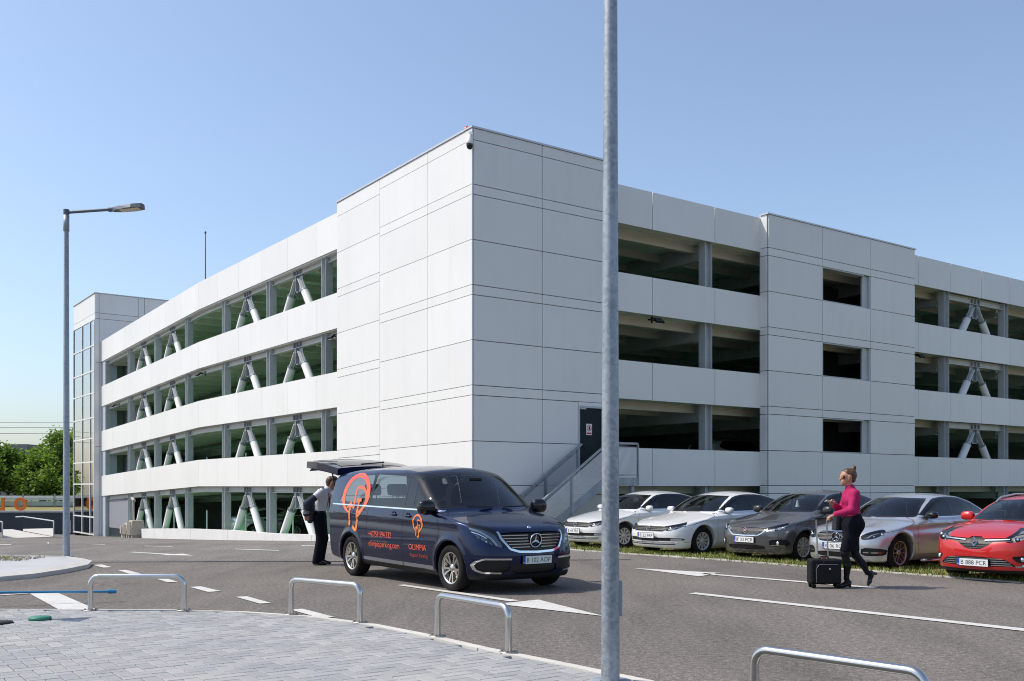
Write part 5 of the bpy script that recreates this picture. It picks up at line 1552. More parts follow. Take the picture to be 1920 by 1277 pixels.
# ------------------------------------------------------------------ vehicles
def glaze(v, S, g_front, g_rear, g_ws=None):
    """trim surround, side panes, windscreen and rear screen cut from the body shell"""
    hi = lambda C, n: (np.abs(n[:, 1]) > .16) & (C[:, 2] > S['belt'] - .06) & (np.abs(C[:, 1]) > .42)
    v.cut('window_trim', GLOSSBLACK, roundp(S['trim'], 1), SIDE, hi, 0.0, True)
    kt = len(v.names) - 1
    for i, pl in enumerate(S['panes']):
        v.cut('side_window', g_front if i == 0 else g_rear, round_c(pl, S.get('pr', .045)), SIDE, hi, -.002, True, over=(kt,))
    ws = S['ws']; fr = lambda C, n: (n[:, 0] < -.2) & (C[:, 2] > S['belt'] - .08) & (C[:, 0] > S['wsx'][0]) & (C[:, 0] < S['wsx'][1])
    v.cut('windscreen_border', GLOSSBLACK, ws, FRONT, fr, 0.0)
    k2 = len(v.names) - 1
    cx_ = np.mean([p[1] for p in ws]); inner = [(p[0] - .035 if p[0] > 0 else p[0], p[1] + (.03 if p[1] < cx_ else -.03)) for p in ws]
    v.cut('windscreen', g_ws or GLASS_CLEAR, inner, FRONT, fr, 0.0, over=(k2,))
    if 'rs' in S:
        rr = lambda C, n: (n[:, 0] > .2) & (C[:, 2] > S['belt']) & (C[:, 0] > S['rsx'])
        v.cut('rear_window', g_rear, S['rs'], FRONT, rr, 0.0)
def shut_lines(v, root, lines, sides=(1, -1), w=.0065):
    m_ = mat('shut_line', (.004, .004, .005), .8)
    for ln in lines:
        for s_ in sides: recalc(v.side_line(ln, w, .0012, s_).build('panel_gap', m_, root))
def lamp(v, root, poly, proj=WRAP, cond=None, bowl=None, off=-.05):
    cond = cond or (lambda C, n: (C[:, 0] < 1.5) & (n[:, 2] < .99))
    sel = v.cut('headlamp_lens', HEADGLASS, poly, proj, cond, 0.0, True)
    for s_ in (1, -1):
        q = sel & (v.C[:, 1] * s_ > 0)
        me = sub_mesh('headlamp_bowl', v.P, v.Q, q, v.nrm, off)
        if me: link('headlamp_bowl', me, bowl or mat('lamp_bowl', (.42, .43, .45), .3, .25), root)
def lamp_bits(v, root, spots, proj_r=.055, m=None, dx=.035):
    for y, z, r_ in spots:
        for s_ in (1, -1):
            x = float(v.front_x(y, z)) + dx
            mb = MB().lathe([(0, -.012), (r_ * .6, -.008), (r_ * .92, .004), (r_, .02)], 18, 0, 'x', (x, s_ * y, z)); recalc(mb.build('lamp_reflector', m or CHROME, root))
def led_strip(v, root, pts, w=.012, m=None, off=.012):
    for s_ in (1, -1):
        recalc(v.front_strip([(s_ * y, z) for y, z in pts], w, .01, off).build('daylight_strip', m or mat('lamp_white', (.85, .87, .9), .2), root))
def emblem_ring(root, x, z, R_, m=CHROME, th=.012, tilt=0.0, back=None):
    e = MB().lathe([(R_ - th / 2 + th / 2 * math.cos(t), th * .6 * math.sin(t)) for t in [2 * math.pi * k / 8 for k in range(8)]], 36, 0, 'x', closed=True)
    o = recalc(e.build('emblem', m, root, (x, 0, z))); o.rotation_euler = (0, tilt, 0)
    if back: recalc(MB().lathe([(0, .002), (R_ - th / 2, .002), (R_ - th / 2, .012)], 28, 0, 'x').build('emblem_disc', back, o))
    return o
def star3(o, R_):
    mb = MB()
    for k in range(3):
        t = math.pi / 2 + 2 * math.pi * k / 3
        tip = (0, R_ * math.cos(t), R_ * math.sin(t)); l_ = (0, .022 * R_ / .1 * math.cos(t + 1.05), .022 * R_ / .1 * math.sin(t + 1.05)); r_ = (0, .022 * R_ / .1 * math.cos(t - 1.05), .022 * R_ / .1 * math.sin(t - 1.05)); c = (-.014, 0, 0); b = (.006, 0, 0)
        mb.add([tip, l_, c, r_, b], [(0, 1, 2), (0, 2, 3), (0, 4, 1), (0, 3, 4)])
    recalc(mb.build('emblem_star', CHROME, o))
def strokes(o, name, segs, w, m, x=-.006, d=.008):
    mb = MB()
    for (y0, z0), (y1, z1) in segs:
        q = bar((x, y0, z0), (x, y1, z1), w, d, up=(1, 0, 0)); mb.add(q.v, q.f)
    recalc(mb.build(name, m, o))
def underbody(root, S):
    mb = MB(); mb.box(.35, S['L'] - .35, -S['W'] / 2 + .22, S['W'] / 2 - .22, S['zw'] - .13, S['zw'] - .10)
    for xc in (S['xf'], S['xr']): mb.tube([(xc, -S['W'] / 2 + .12, S['zw']), (xc, S['W'] / 2 - .12, S['zw'])], .05, 8)
    mb.box(.25, S['L'] - .3, -S['yw'] + .0, S['yw'] - .0, S['zw'] - .10, S['zw'] + .22)
    mb.build('underbody', mat('underbody_black', (.010, .010, .010), .9), root)
def handles(v, root, pts, m, sides=(1, -1), l=.17, h=.03):
    for x, z in pts:
        for s_ in sides:
            y = float(v.side_y(x, z)) + .02
            o = MB().tube([(x - l / 2, s_ * (y - .025), z), (x - l / 2 + .03, s_ * y, z), (x + l / 2 - .03, s_ * y, z), (x + l / 2, s_ * (y - .025), z)], [h * .35, h * .55, h * .55, h * .35], 8).build('door_handle', m, root)

# ---------------- the shuttle van
NAVY = carpaint('navy_metallic_paint', (.0026, .0100, .048), .6, .26, .2)
bsdf(NAVY).inputs['Coat Weight'].default_value = 0.7; bsdf(NAVY).inputs['Specular IOR Level'].default_value = .2
SV = dict(L=5.14, W=1.93, H=1.91, xm=2.6, belt=1.2, xf=.895, xr=4.095, zw=.345, Ra=.405, yw=.60, k=.045, kr=.10, kf=.075, cw=.22, cr=.05, crown_hood=.05, crown_roof=.05, wi=.025,
    low=[(0, .83), (.10, .90), (.25, .975), (.5, 1.06), (.8, 1.135), (1.1, 1.19), (1.4, 1.20), (5.14, 1.24)],
    top=[(.6, .92), (.98, 1.20), (1.4, 1.50), (1.78, 1.755), (1.98, 1.845), (2.5, 1.89), (3.4, 1.905), (4.4, 1.89), (4.95, 1.84), (5.3, 1.78)],
    wz=[(.18, .86), (.30, .92), (.5, .953), (.75, .965), (1.0, .96), (1.2, .945), (1.4, .91)],
    px=[(0, .95), (.4, .98), (.9, 1), (4.2, 1), (5.14, .975)],
    front=[(.10, .20), (.22, .07), (.36, .01), (.55, 0), (.68, .02), (.85, .075), (1.0, .17), (1.2, .36)],
    back=[(.2, 5.0), (.4, 5.12), (.9, 5.14), (1.3, 5.12), (1.9, 4.98)],
    nose=[(0, 0), (.3, .02), (.55, .07), (.75, .16), (.88, .30), (.97, .52)], tail=[(0, 0), (.5, .02), (.8, .07), (.95, .16)],
    wg=[(1.0, .962), (1.2, .945), (1.45, .893), (1.7, .825), (1.9, .76)], pg=[(.9, .965), (1.8, .99), (2.4, 1), (4.5, 1), (5.14, .965)],
    zb=[(0, .20), (.5, .19), (4.4, .23), (5.14, .34)], crease=(1.0, 1.08, .008),
    trim=[(1.17, 1.185), (1.34, 1.335), (1.62, 1.615), (1.78, 1.722), (1.95, 1.765), (3.4, 1.775), (4.22, 1.745), (4.46, 1.52), (4.66, 1.25), (3.0, 1.215)],
    panes=[[(1.44, 1.215), (1.44, 1.40), (1.66, 1.61), (1.80, 1.70), (1.93, 1.735), (1.96, 1.22)], [(2.27, 1.235), (2.26, 1.74), (3.32, 1.75), (3.36, 1.245)], [(3.46, 1.25), (3.43, 1.745), (4.18, 1.715), (4.40, 1.51), (4.57, 1.27)], [(1.25, 1.212), (1.385, 1.345), (1.395, 1.212)]],
    ws=[(-.3, 1.225), (.80, 1.225), (.885, 1.25), (.775, 1.64), (.69, 1.765), (-.3, 1.80)], wsx=(.8, 2.2))
SV['gback'] = Curve([(.9, 5.15), (1.3, 5.11), (1.6, 5.05), (1.95, 4.93)], .05)
van_o = Vector((.365, 14.454, 0.0))
van = empty('shuttle_van', van_o, TH + R(90), 'dark blue passenger van with orange logos and its tailgate open', 'van')
vv = Vehicle('van', SV, .021)
glaze(vv, SV, m_glass('van_door_glass', (.34, .44, .46), 0, .10), m_glass('van_side_glass', (.22, .28, .31), 0, .10), m_glass('van_windscreen_glass', (.62, .78, .82), 0, .10))
vv.cut('rear_opening', None, [(-.3, .48), (.76, .48), (.80, 1.1), (.66, 1.76), (-.3, 1.80)], FRONT, lambda C, n: (n[:, 0] > .4) & (C[:, 0] > 4.6))
k_open = len(vv.names) - 1
lampc = lambda C, n: (C[:, 0] < 1.0) & (n[:, 2] < .98)
lamp(vv, van, roundp([(1.42, 1.035), (1.05, .985), (.80, .91), (.66, .79), (.60, .67), (.70, .675), (.88, .72), (1.12, .80), (1.32, .90)], 2), WRAP, lampc, mat('van_lamp_bowl', (.16, .18, .21), .22, .7))
GR = mat('grille_black', (.006, .006, .007), .5)
fcond = lambda C, n: (C[:, 0] < .5) & (n[:, 0] < -.3)
vv.cut('grille', GR, roundp([(-.3, .885), (.56, .885), (.545, .80), (.43, .665), (.30, .628), (-.3, .615)], 1), FRONT, fcond, -.02)
vv.cut('lower_intake', GR, roundp([(-.3, .44), (.40, .44), (.40, .29), (-.3, .285)], 1), FRONT, fcond, -.02)
vv.cut('side_intake', BLACKP, roundp([(.43, .49), (.82, .495), (.90, .42), (.86, .325), (.45, .315)], 1), FRONT, fcond, -.012, True)
vv.cut('bumper_lip', BLACKP, [(-.3, .262), (.97, .285), (.97, .0), (-.3, .0)], FRONT, lambda C, n: C[:, 0] < .55)
vv.cut('sill_cladding', BLACKP, [(1.3, .10), (1.3, .275), (3.68, .30), (3.68, .10)], SIDE, is_side, 0, True)
vv.cut('tail_lamp', mat('tail_red', (.35, .01, .012), .15, 0, .5, 1.0), roundp([(4.99, .78), (4.97, 1.22), (5.2, 1.22), (5.2, .78)], 1), SIDE, lambda C, n: (C[:, 0] > 4.9), 0, True)
vv.names[k_open] = ('rear_opening', None, 0, False)
vv.part[vv.part == k_open] = -1
vv.build(van, NAVY)
liner(van, vv, 1.72)
cabin(van, vv, 1.2, 4.5, 1.22, [(2.05, (-.45, .45)), (3.1, (-.45, .45)), (4.05, (-.45, .0, .45))], .42, .80, .42)
MB().box(4.7, 4.95, -.75, .75, .45, .75).build('suitcase_in_boot', mat('boot_bag', (.02, .02, .022), .7), van)
underbody(van, SV)
wheels(van, SV, 5, 'twin', mat('machined_alloy', (.62, .60, .57), .25, .95), .235, .235)
# nose trim
gl = [(.575, .90), (.555, .80), (.44, .648), (.30, .608), (0, .598), (-.30, .608), (-.44, .648), (-.555, .80), (-.575, .90)]
recalc(vv.front_strip(gl, .032, .03, -.014).build('grille_frame', CHROME, van))
for z, hw in ((.672, .40), (.714, .445), (.756, .48), (.798, .515), (.840, .53)):
    for s_ in (1, -1): recalc(vv.front_bar(s_ * .10, s_ * hw, z, .013, .02, .004, 10).build('grille_bar', mat('satin_chrome', (.55, .56, .57), .2, 1.0), van))
eo = emblem_ring(van, float(vv.front_x(0, .76)) - .018, .762, .108, CHROME, .016, R(-10), GLOSSBLACK); star3(eo, .10)
he = MB().lathe([(0, -.004), (.028, -.002), (.03, .006)], 16, 0, 'x', (0, 0, 0)); ho = recalc(he.build('hood_badge', CHROME, van, (float(vv.front_x(0, .945)) - .004, 0, .945))); ho.rotation_euler = (0, R(35), 0)
for s_ in (1, -1):
    recalc(vv.front_strip([(s_ * .42, .502), (s_ * .80, .508), (s_ * .865, .47), (s_ * .895, .42), (s_ * .87, .345), (s_ * .80, .312), (s_ * .56, .302)], .024, .02, -.008).build('intake_trim', CHROME, van))
led_strip(vv, van, [(.615, .70), (.68, .80), (.79, .895), (.885, .945)], .03, None, .006)
led_strip(vv, van, [(.72, .80), (.80, .86), (.88, .90)], .016, CHROME, .03)
lamp_bits(vv, van, [(.72, .745, .045), (.80, .80, .04)], m=CHROME, dx=.04)
plate(van, float(vv.front_x(.24, .485)) - .02, .485, 'B 102 AOP', R(-3), True)
for s_ in (1, -1):
    recalc(vv.side_line([(1.22, 1.178), (2.5, 1.203), (4.84, 1.243)], .022, .006, s_, d=.008).build('belt_strip', CHROME, van))
    recalc(vv.side_line([(1.36, .315), (2.28, .325)], .055, .008, s_, d=.01).build('sill_strip', mat('grey_sill', (.30, .31, .33), .35, .6), van))
    recalc(vv.side_line([(2.30, .325), (3.62, .345)], .055, .008, s_, d=.01).build('sill_strip', MATS['grey_sill'], van))
    recalc(vv.side_line([(3.52, 1.055), (4.78, 1.095)], .018, .001, s_).build('slide_rail', BLACKP, van))
shut_lines(vv, van, [[(1.30, .34), (1.22, .55), (1.18, .85), (1.20, 1.17)], [(2.29, .34), (2.27, .9), (2.22, 1.20), (2.20, 1.79)], [(3.50, .37), (3.49, .95), (3.41, 1.22), (3.39, 1.79)], [(.98, 1.02), (1.15, 1.15)], [(4.85, .40), (4.93, .9), (4.90, 1.25)]])
for x, z in ((2.53, 1.10), (2.08, 1.085)):
    for s_ in (1, -1):
        y = float(vv.side_y(x, z))
        recalc(MB().lathe([(0, -.002), (.045, 0), (.055, .004)], 18, 0, 'y', (x, s_ * (y + .001), z)).build('handle_recess', GLOSSBLACK, van))
handles(vv, van, [(2.53, 1.10), (2.08, 1.085)], NAVY, h=.036)
for s_ in (1, -1): mirror_obj(van, 1.36, .93, 1.235, s_, GLOSSBLACK, (.10, .14, .115))
for s_ in (1, -1):
    MB().tube([(1.0, s_ * .1, 1.235), (1.03, s_ * .55, 1.245)], .010, 6).build('wiper', BLACKP, van)
rm = MB().box(1.62, 1.66, -.12, .12, 1.60, 1.68).build('rear_view_mirror', BLACKP, van)
# tailgate swung up
tg = MB()
hx, hz, ang = 4.90, 1.865, R(7.5)
nx_, ny_ = 10, 14
def TGP(u, w, t):       # u along the gate, w across, t thickness (up)
    xx = u * 1.12; crown = -.05 * (w / .8) ** 2 - .03 * (u - .5) ** 2 * 4 + .03
    half = .80 + .10 * min(1, u * 1.6)
    return (hx + xx * math.cos(ang) - (t + crown) * math.sin(ang), w * half / .8, hz + xx * math.sin(ang) + (t + crown) * math.cos(ang))
g_ = lambda t, inset=0: [[TGP(inset + (1 - 2 * inset) * i / nx_, (-.8 + 1.6 * j / ny_) * (1 - inset), t) for j in range(ny_ + 1)] for i in range(nx_ + 1)]
def grid_add(mb, G, flip=False, mi=0, cond=None):
    n0, n1 = len(G), len(G[0])
    v = [p for r_ in G for p in r_]; fs = []
    for i in range(n0 - 1):
        for j in range(n1 - 1):
            q = (i * n1 + j, i * n1 + j + 1, (i + 1) * n1 + j + 1, (i + 1) * n1 + j)
            fs.append(q[::-1] if flip else q)
    mb.add(v, fs, mi, True)
T, B_ = g_(.06), g_(-.06)
grid_add(tg, T); grid_add(tg, B_, True)
for e0, e1 in ((T[0], B_[0]), (T[-1], B_[-1]), ([r_[0] for r_ in T], [r_[0] for r_ in B_]), ([r_[-1] for r_ in T], [r_[-1] for r_ in B_])):
    n = len(e0); tg.add(e0 + e1, [(i, i + 1, n + i + 1, n + i) for i in range(n - 1)], 0, False)
gate = recalc(tg.build('tailgate', NAVY, van))
wg_ = MB(); grid_add(wg_, [[TGP(.10 + .42 * i / 6, -.66 + 1.32 * j / 10, .066) for j in range(11)] for i in range(7)])
recalc(wg_.build('rear_window', GLOSSBLACK, gate))
it = MB(); Bi = g_(-.06, .06); Bj = g_(-.105, .10); grid_add(it, Bj, True)
for e0, e1 in ((Bi[0], Bj[0]), (Bi[-1], Bj[-1]), ([r_[0] for r_ in Bi], [r_[0] for r_ in Bj]), ([r_[-1] for r_ in Bi], [r_[-1] for r_ in Bj])):
    n = len(e0); it.add(e0 + e1, [(i, i + 1, n + i + 1, n + i) for i in range(n - 1)])
recalc(it.build('inner_trim', BLACKP, gate))
en = MB(); grid_add(en, [[TGP(.93 + .13 * i / 3, -.72 + 1.44 * j / 8, .065 - .05 * i) for j in range(9)] for i in range(4)]); grid_add(en, [[TGP(.93 + .13 * i / 3, -.72 + 1.44 * j / 8, -.045 - .03 * i) for j in range(9)] for i in range(4)], True)
recalc(en.build('gate_lower_edge', BLACKP, gate))
MB().tube([TGP(.05, .3, .09), TGP(.12, -.2, .11), TGP(.30, -.28, .09)], .012, 6).build('wiper', BLACKP, gate)
for s_ in (1, -1): MB().tube([(4.98, s_ * .80, 1.35), (5.18, s_ * .78, 1.86)], .014, 8).build('gas_strut', BLACKP, gate)

# ---- lettering and logo on the van's flank
def m_logo():
    m = mat('logo_orange', (.80, .16, .05), .45)
    g = N(m, 'TexCoord'); sp = N(m, 'SeparateXYZ'); L(m, g.outputs['Object'], sp.inputs[0])
    mr = N(m, 'MapRange'); L(m, sp.outputs[2], mr.inputs[0]); mr.inputs[1].default_value = .65; mr.inputs[2].default_value = 1.75
    L(m, ramp(m, mr.outputs[0], [(0.0, (.80, .28, .035)), (.45, (.76, .17, .05)), (1.0, (.72, .085, .06))]), bsdf(m).inputs['Base Color'])
    return m
LOGO = m_logo()
LOGO2 = mat('logo_coral', (.76, .11, .055), .45)
def flank_text(txt, x_left, x_right, z0, h, name, mm, slope=0.0, font_scale=1.0):
    me = text_mesh(txt, 1.0, 0, 'LEFT', 1.0, 4)
    xs = np.array([v.co.x for v in me.vertices]); ys = np.array([v.co.y for v in me.vertices])
    k = (x_left - x_right) / (xs.max() - xs.min())
    X = x_left - (xs - xs.min()) * k; Z = z0 + ys * h + slope * (x_left - X)
    Y = vv.side_y(X, Z) + .004
    for v, a, b, c in zip(me.vertices, X, Y, Z): v.co = (a, b, c)
    me.materials.append(mm); return link(name, me, None, van)
flank_text('+40759 594 332', 3.40, 2.62, .715, .135, 'phone_lettering', LOGO2)
flank_text('olimpiaparking.com', 3.40, 2.36, .555, .135, 'web_lettering', LOGO2)
flank_text('OLIMPIA', 2.06, 1.53, .565, .125, 'name_lettering', LOGO2)
flank_text('Airport Parking', 2.04, 1.50, .455, .085, 'subtitle_lettering', mat('logo_dark_coral', (.40, .06, .035), .45))
def logo(cx_, cz, sx, sz, k):
    """ring like a pin with a letter P and an arrow inside"""
    def P(u, w): return (cx_ - u * sx, cz + w * sz)
    def stroke(pts, w, nm, taper=None):
        recalc(vv.side_line([P(*q) for q in pts], w, .0045, 1, n=max(8, int(len(pts) * 3))).build(nm, LOGO, van))
    W0 = .092 * k
    # thick outer ring, open at the bottom
    n = 40; ring_o = []; ring_i = []
    for i in range(n + 1):
        t = R(-112) - (R(316)) * i / n
        w_ = 1 + .35 * math.sin(t)
        ring_o.append((.5 * math.cos(t), .36 + .64 * math.sin(t) if math.sin(t) > 0 else .36 + .52 * math.sin(t)))
        kk = .80 - .06 * math.sin(t)
        ring_i.append((.5 * math.cos(t) * (kk - .04), .36 + (.64 if math.sin(t) > 0 else .52) * math.sin(t) * (kk + .06)))
    xo = np.array([P(*q) for q in ring_o]); xi = np.array([P(*q) for q in ring_i])
    yo = vv.side_y(xo[:, 0], xo[:, 1]) + .0045; yi = vv.side_y(xi[:, 0], xi[:, 1]) + .0045
    mb = MB(); m_ = n + 1
    mid = (xo + xi) / 2; ym = vv.side_y(mid[:, 0], mid[:, 1]) + .0045
    v = [(a[0], b, a[1]) for a, b in zip(xo, yo)] + [(a[0], b, a[1]) for a, b in zip(mid, ym)] + [(a[0], b, a[1]) for a, b in zip(xi, yi)]
    mb.add(v, [(i, i + 1, m_ + i + 1, m_ + i) for i in range(n)] + [(m_ + i, m_ + i + 1, 2 * m_ + i + 1, 2 * m_ + i) for i in range(n)])
    recalc(mb.build('logo_ring', LOGO, van))
    stroke([(.0, .02), (.0, .55), (.08, .60), (.25, .58), (.36, .44), (.40, .24), (.34, .02), (.22, -.16), (.12, -.22)], .055 * k, 'logo_letter')
    stroke([(.16, .22), (.13, -.45), (.10, -.62), (-.02, -.50)], .060 * k, 'logo_letter')
    stroke([(.07, .24), (.24, .24)], .06 * k, 'logo_letter')
    stroke([(-.13, .05), (-.14, -.48)], .062 * k, 'logo_arrow')
    hx_ = [P(-.29, -.02), P(-.13, .22), P(.02, -.02), P(-.13, .05)]
    ar = np.array(hx_); ya = vv.side_y(ar[:, 0], ar[:, 1]) + .0045
    recalc(MB().add([(a[0], b, a[1]) for a, b in zip(ar, ya)], [(0, 1, 3), (1, 2, 3)]).build('logo_arrow', LOGO, van))
logo(3.97, 1.17, 1.02, .615, 1.0)
logo(1.785, .895, .31, .225, .36)

# ---------------- parked cars
def saloon(name, S, paint, label, a0, b0, front_fn, gf, gr, seats_rows, wargs, h=.026, extra=None, z=-.02):
    root = empty(name, AB(a0, b0, z), TH, label, 'car', 'cars parked along the lane')
    v = Vehicle(name, S, h)
    glaze(v, S, gf, gr)
    front_fn(v, root, S)
    v.build(root, paint)
    liner(root, v, S['H'] - .16)
    cabin(root, v, S['wsx'][0] + .1, S['cab_end'], S['belt'], seats_rows, .26, S['W'] / 2 - .19, .36)
    underbody(root, S)
    wheels(root, S, *wargs)
    if extra: extra(v, root, S)
    return root
def base_saloon(**kw):
    S = dict(L=4.77, W=1.83, H=1.456, xm=2.75, belt=.985, xf=.92, xr=3.71, zw=.325, Ra=.368, yw=.56, k=.035, kr=.075, kf=.07, crown_hood=.05,
        low=[(0, .57), (.05, .635), (.14, .69), (.4, .775), (.8, .86), (1.25, .95), (1.6, .975), (3.6, 1.02), (4.2, 1.065), (4.65, 1.055), (4.77, 1.03)],
        top=[(.85, .70), (1.20, .93), (1.75, 1.245), (2.05, 1.37), (2.4, 1.438), (2.75, 1.456), (3.2, 1.438), (3.6, 1.365), (4.0, 1.225), (4.3, 1.09), (4.5, 1.0)],
        wz=[(.12, .80), (.26, .87), (.48, .905), (.65, .915), (.8, .905), (.92, .88), (1.02, .85)],
        px=[(0, .90), (.35, .96), (.9, 1), (3.8, 1), (4.4, .965), (4.77, .89)],
        front=[(.10, .16), (.20, .05), (.34, .01), (.48, 0), (.60, .02), (.68, .06), (.8, .2)],
        back=[(.2, 4.66), (.4, 4.76), (.7, 4.77), (.95, 4.73), (1.1, 4.66)],
        nose=[(0, 0), (.3, .02), (.52, .075), (.70, .16), (.82, .30), (.92, .55)], tail=[(0, 0), (.4, .02), (.7, .1), (.85, .22)],
        wg=[(.8, .87), (.98, .825), (1.2, .745), (1.35, .67), (1.46, .60)], pg=[(1.2, .97), (2.2, 1), (3.2, 1), (4.2, .90)],
        zb=[(0, .17), (.5, .16), (4, .18), (4.77, .3)], crease=(.80, .90, .012),
        trim=[(1.52, .985), (1.9, 1.205), (2.2, 1.335), (2.55, 1.385), (3.1, 1.378), (3.5, 1.305), (3.8, 1.205), (4.02, 1.095), (3.95, 1.05), (3.0, .995)],
        panes=[[(1.64, 1.003), (1.98, 1.20), (2.27, 1.318), (2.56, 1.358), (2.63, 1.012)], [(2.72, 1.015), (2.68, 1.36), (3.1, 1.35), (3.46, 1.285), (3.56, 1.04)], [(3.63, 1.052), (3.53, 1.268), (3.75, 1.195), (3.93, 1.105), (3.88, 1.062)]],
        ws=[(-.3, .985), (.68, .985), (.73, 1.01), (.585, 1.30), (.53, 1.345), (-.3, 1.375)], wsx=(1.05, 2.45),
        rs=[(-.3, 1.09), (.60, 1.09), (.50, 1.30), (-.3, 1.36)], rsx=3.3, cab_end=3.6)
    S.update(kw)
    return S
WHITEP = carpaint('white_car_paint', (.74, .74, .73), .0, .3)
SILVERP = carpaint('silver_car_paint', (.52, .53, .55), .55, .3, .12)
GREYP = carpaint('graphite_car_paint', (.105, .102, .105), .45, .3, .2)
REDPAINT = carpaint('red_car_paint', (.56, .012, .012), .12, .3, .15)
BLACKPAINT = carpaint('black_car_paint', (.012, .013, .016), .3, .25)
BLUEGREY = carpaint('pale_blue_car_paint', (.30, .37, .43), .4, .3)
ALLOY = mat('silver_alloy', (.58, .58, .58), .35, .5)
LOWF = lambda C, n: (C[:, 0] < .6) & (n[:, 0] < -.25)
DOORS = [[(1.42, .30), (1.36, .55), (1.38, .80), (1.50, .985)], [(2.66, .29), (2.67, .70), (2.66, .99)], [(3.60, .99), (3.56, .80), (3.38, .62), (3.32, .42)], [(1.42, .285), (2.66, .275), (3.30, .30)]]
# two white saloons
def vw_front(v, root, S):
    v.cut('grille', GR, roundp([(-.3, .672), (.50, .665), (.52, .62), (.47, .548), (-.3, .54)], 1), FRONT, LOWF, -.012)
    lamp(v, root, roundp([(.52, .662), (.75, .69), (1.05, .728), (1.30, .768), (1.26, .71), (1.08, .635), (.85, .585), (.60, .556)], 1), WRAP, None, mat('vw_lamp_bowl', (.05, .052, .056), .3, .4))
    v.cut('lower_grille', GR, roundp([(-.3, .405), (.80, .415), (.86, .345), (-.3, .325)], 1), FRONT, LOWF, -.012)
def vw_extra(v, root, S):
    for z, hw in ((.652, .49), (.618, .50), (.584, .475), (.551, .455)):
        for s_ in (1, -1): recalc(v.front_bar(s_ * .055, s_ * hw, z, .008, .02, -.004, 10).build('grille_bar', CHROME, root))
    for s_ in (1, -1):
        recalc(v.front_strip([(s_ * .0, .258), (s_ * .45, .26), (s_ * .70, .268)], .02, .004, -.002).build('lip_gap', GR, root))
        recalc(v.front_strip([(s_ * .0, .295), (s_ * .60, .30), (s_ * .86, .318)], .014, .012, -.006).build('chrome_lip', CHROME, root))
        recalc(v.front_bar(s_ * .62, s_ * .80, .372, .04, .01, .002, 6).build('fog_lamp', mat('fog_lamp_glass', (.45, .46, .47), .15, .5), root))
    led_strip(v, root, [(.56, .655), (.63, .60), (.70, .575)], .014, CHROME, .008)
    led_strip(v, root, [(.70, .655), (.66, .60)], .010, CHROME, .01)
    led_strip(v, root, [(.785, .69), (.74, .62)], .016, CHROME, .012)
    lamp_bits(v, root, [(.70, .635, .034), (.80, .668, .034)], m=mat('lamp_projector', (.35, .37, .4), .1, .6), dx=.03)
    o = emblem_ring(root, float(v.front_x(0, .61)) - .012, .607, .066, CHROME, .010, 0, mat('emblem_blue', (.05, .07, .10), .3))
    strokes(o, 'emblem_mark', [((.026, .045), (.0, .004)), ((.0, .004), (-.026, .045)), ((.048, .025), (.02, -.048)), ((.02, -.048), (0, -.004)), ((0, -.004), (-.02, -.048)), ((-.02, -.048), (-.048, .025))], .010, CHROME)
    shut_lines(v, root, DOORS + [[(.30, .66), (.62, .71), (1.0, .80), (1.35, .90)]])
    handles(v, root, [(2.45, .86), (3.38, .885)], root['paint_mat'] if 'paint_mat' in root else WHITEP)
    for s_ in (1, -1):
        mirror_obj(root, 1.72, .84, 1.02, s_, WHITEP, (.075, .105, .065))
        recalc(v.side_line([(1.55, .985), (3.0, .993), (3.98, 1.045)], .012, .004, s_, d=.006).build('window_chrome', CHROME, root))
    for s_ in (1, -1): MB().tube([(1.22, s_ * .05, .985), (1.27, s_ * .45, .99)], .008, 6).build('wiper', BLACKP, root)
SVW = base_saloon()
vw2 = saloon('saloon_car', SVW, WHITEP, 'white saloon car with plate B 22 FRP, second from the left in the row', .47, -6.5, vw_front, GLASS_CLEAR, m_glass('rear_car_glass', (.42, .52, .52), 0, .10), [(2.25, (-.36, .36)), (3.15, (-.4, 0, .4))], (10, 'blade', ALLOY, .215, .205), extra=vw_extra)
vw1 = copy_tree(vw2); vw1.location = AB(.60, -3.72, -.02)
vw1['label'] = 'white saloon car farthest left in the row, half behind the near lamp post'
plate(vw2, float(-.03), .455, 'B 22 FRP'); plate(vw1, -.03, .455, 'B 44 FRP')
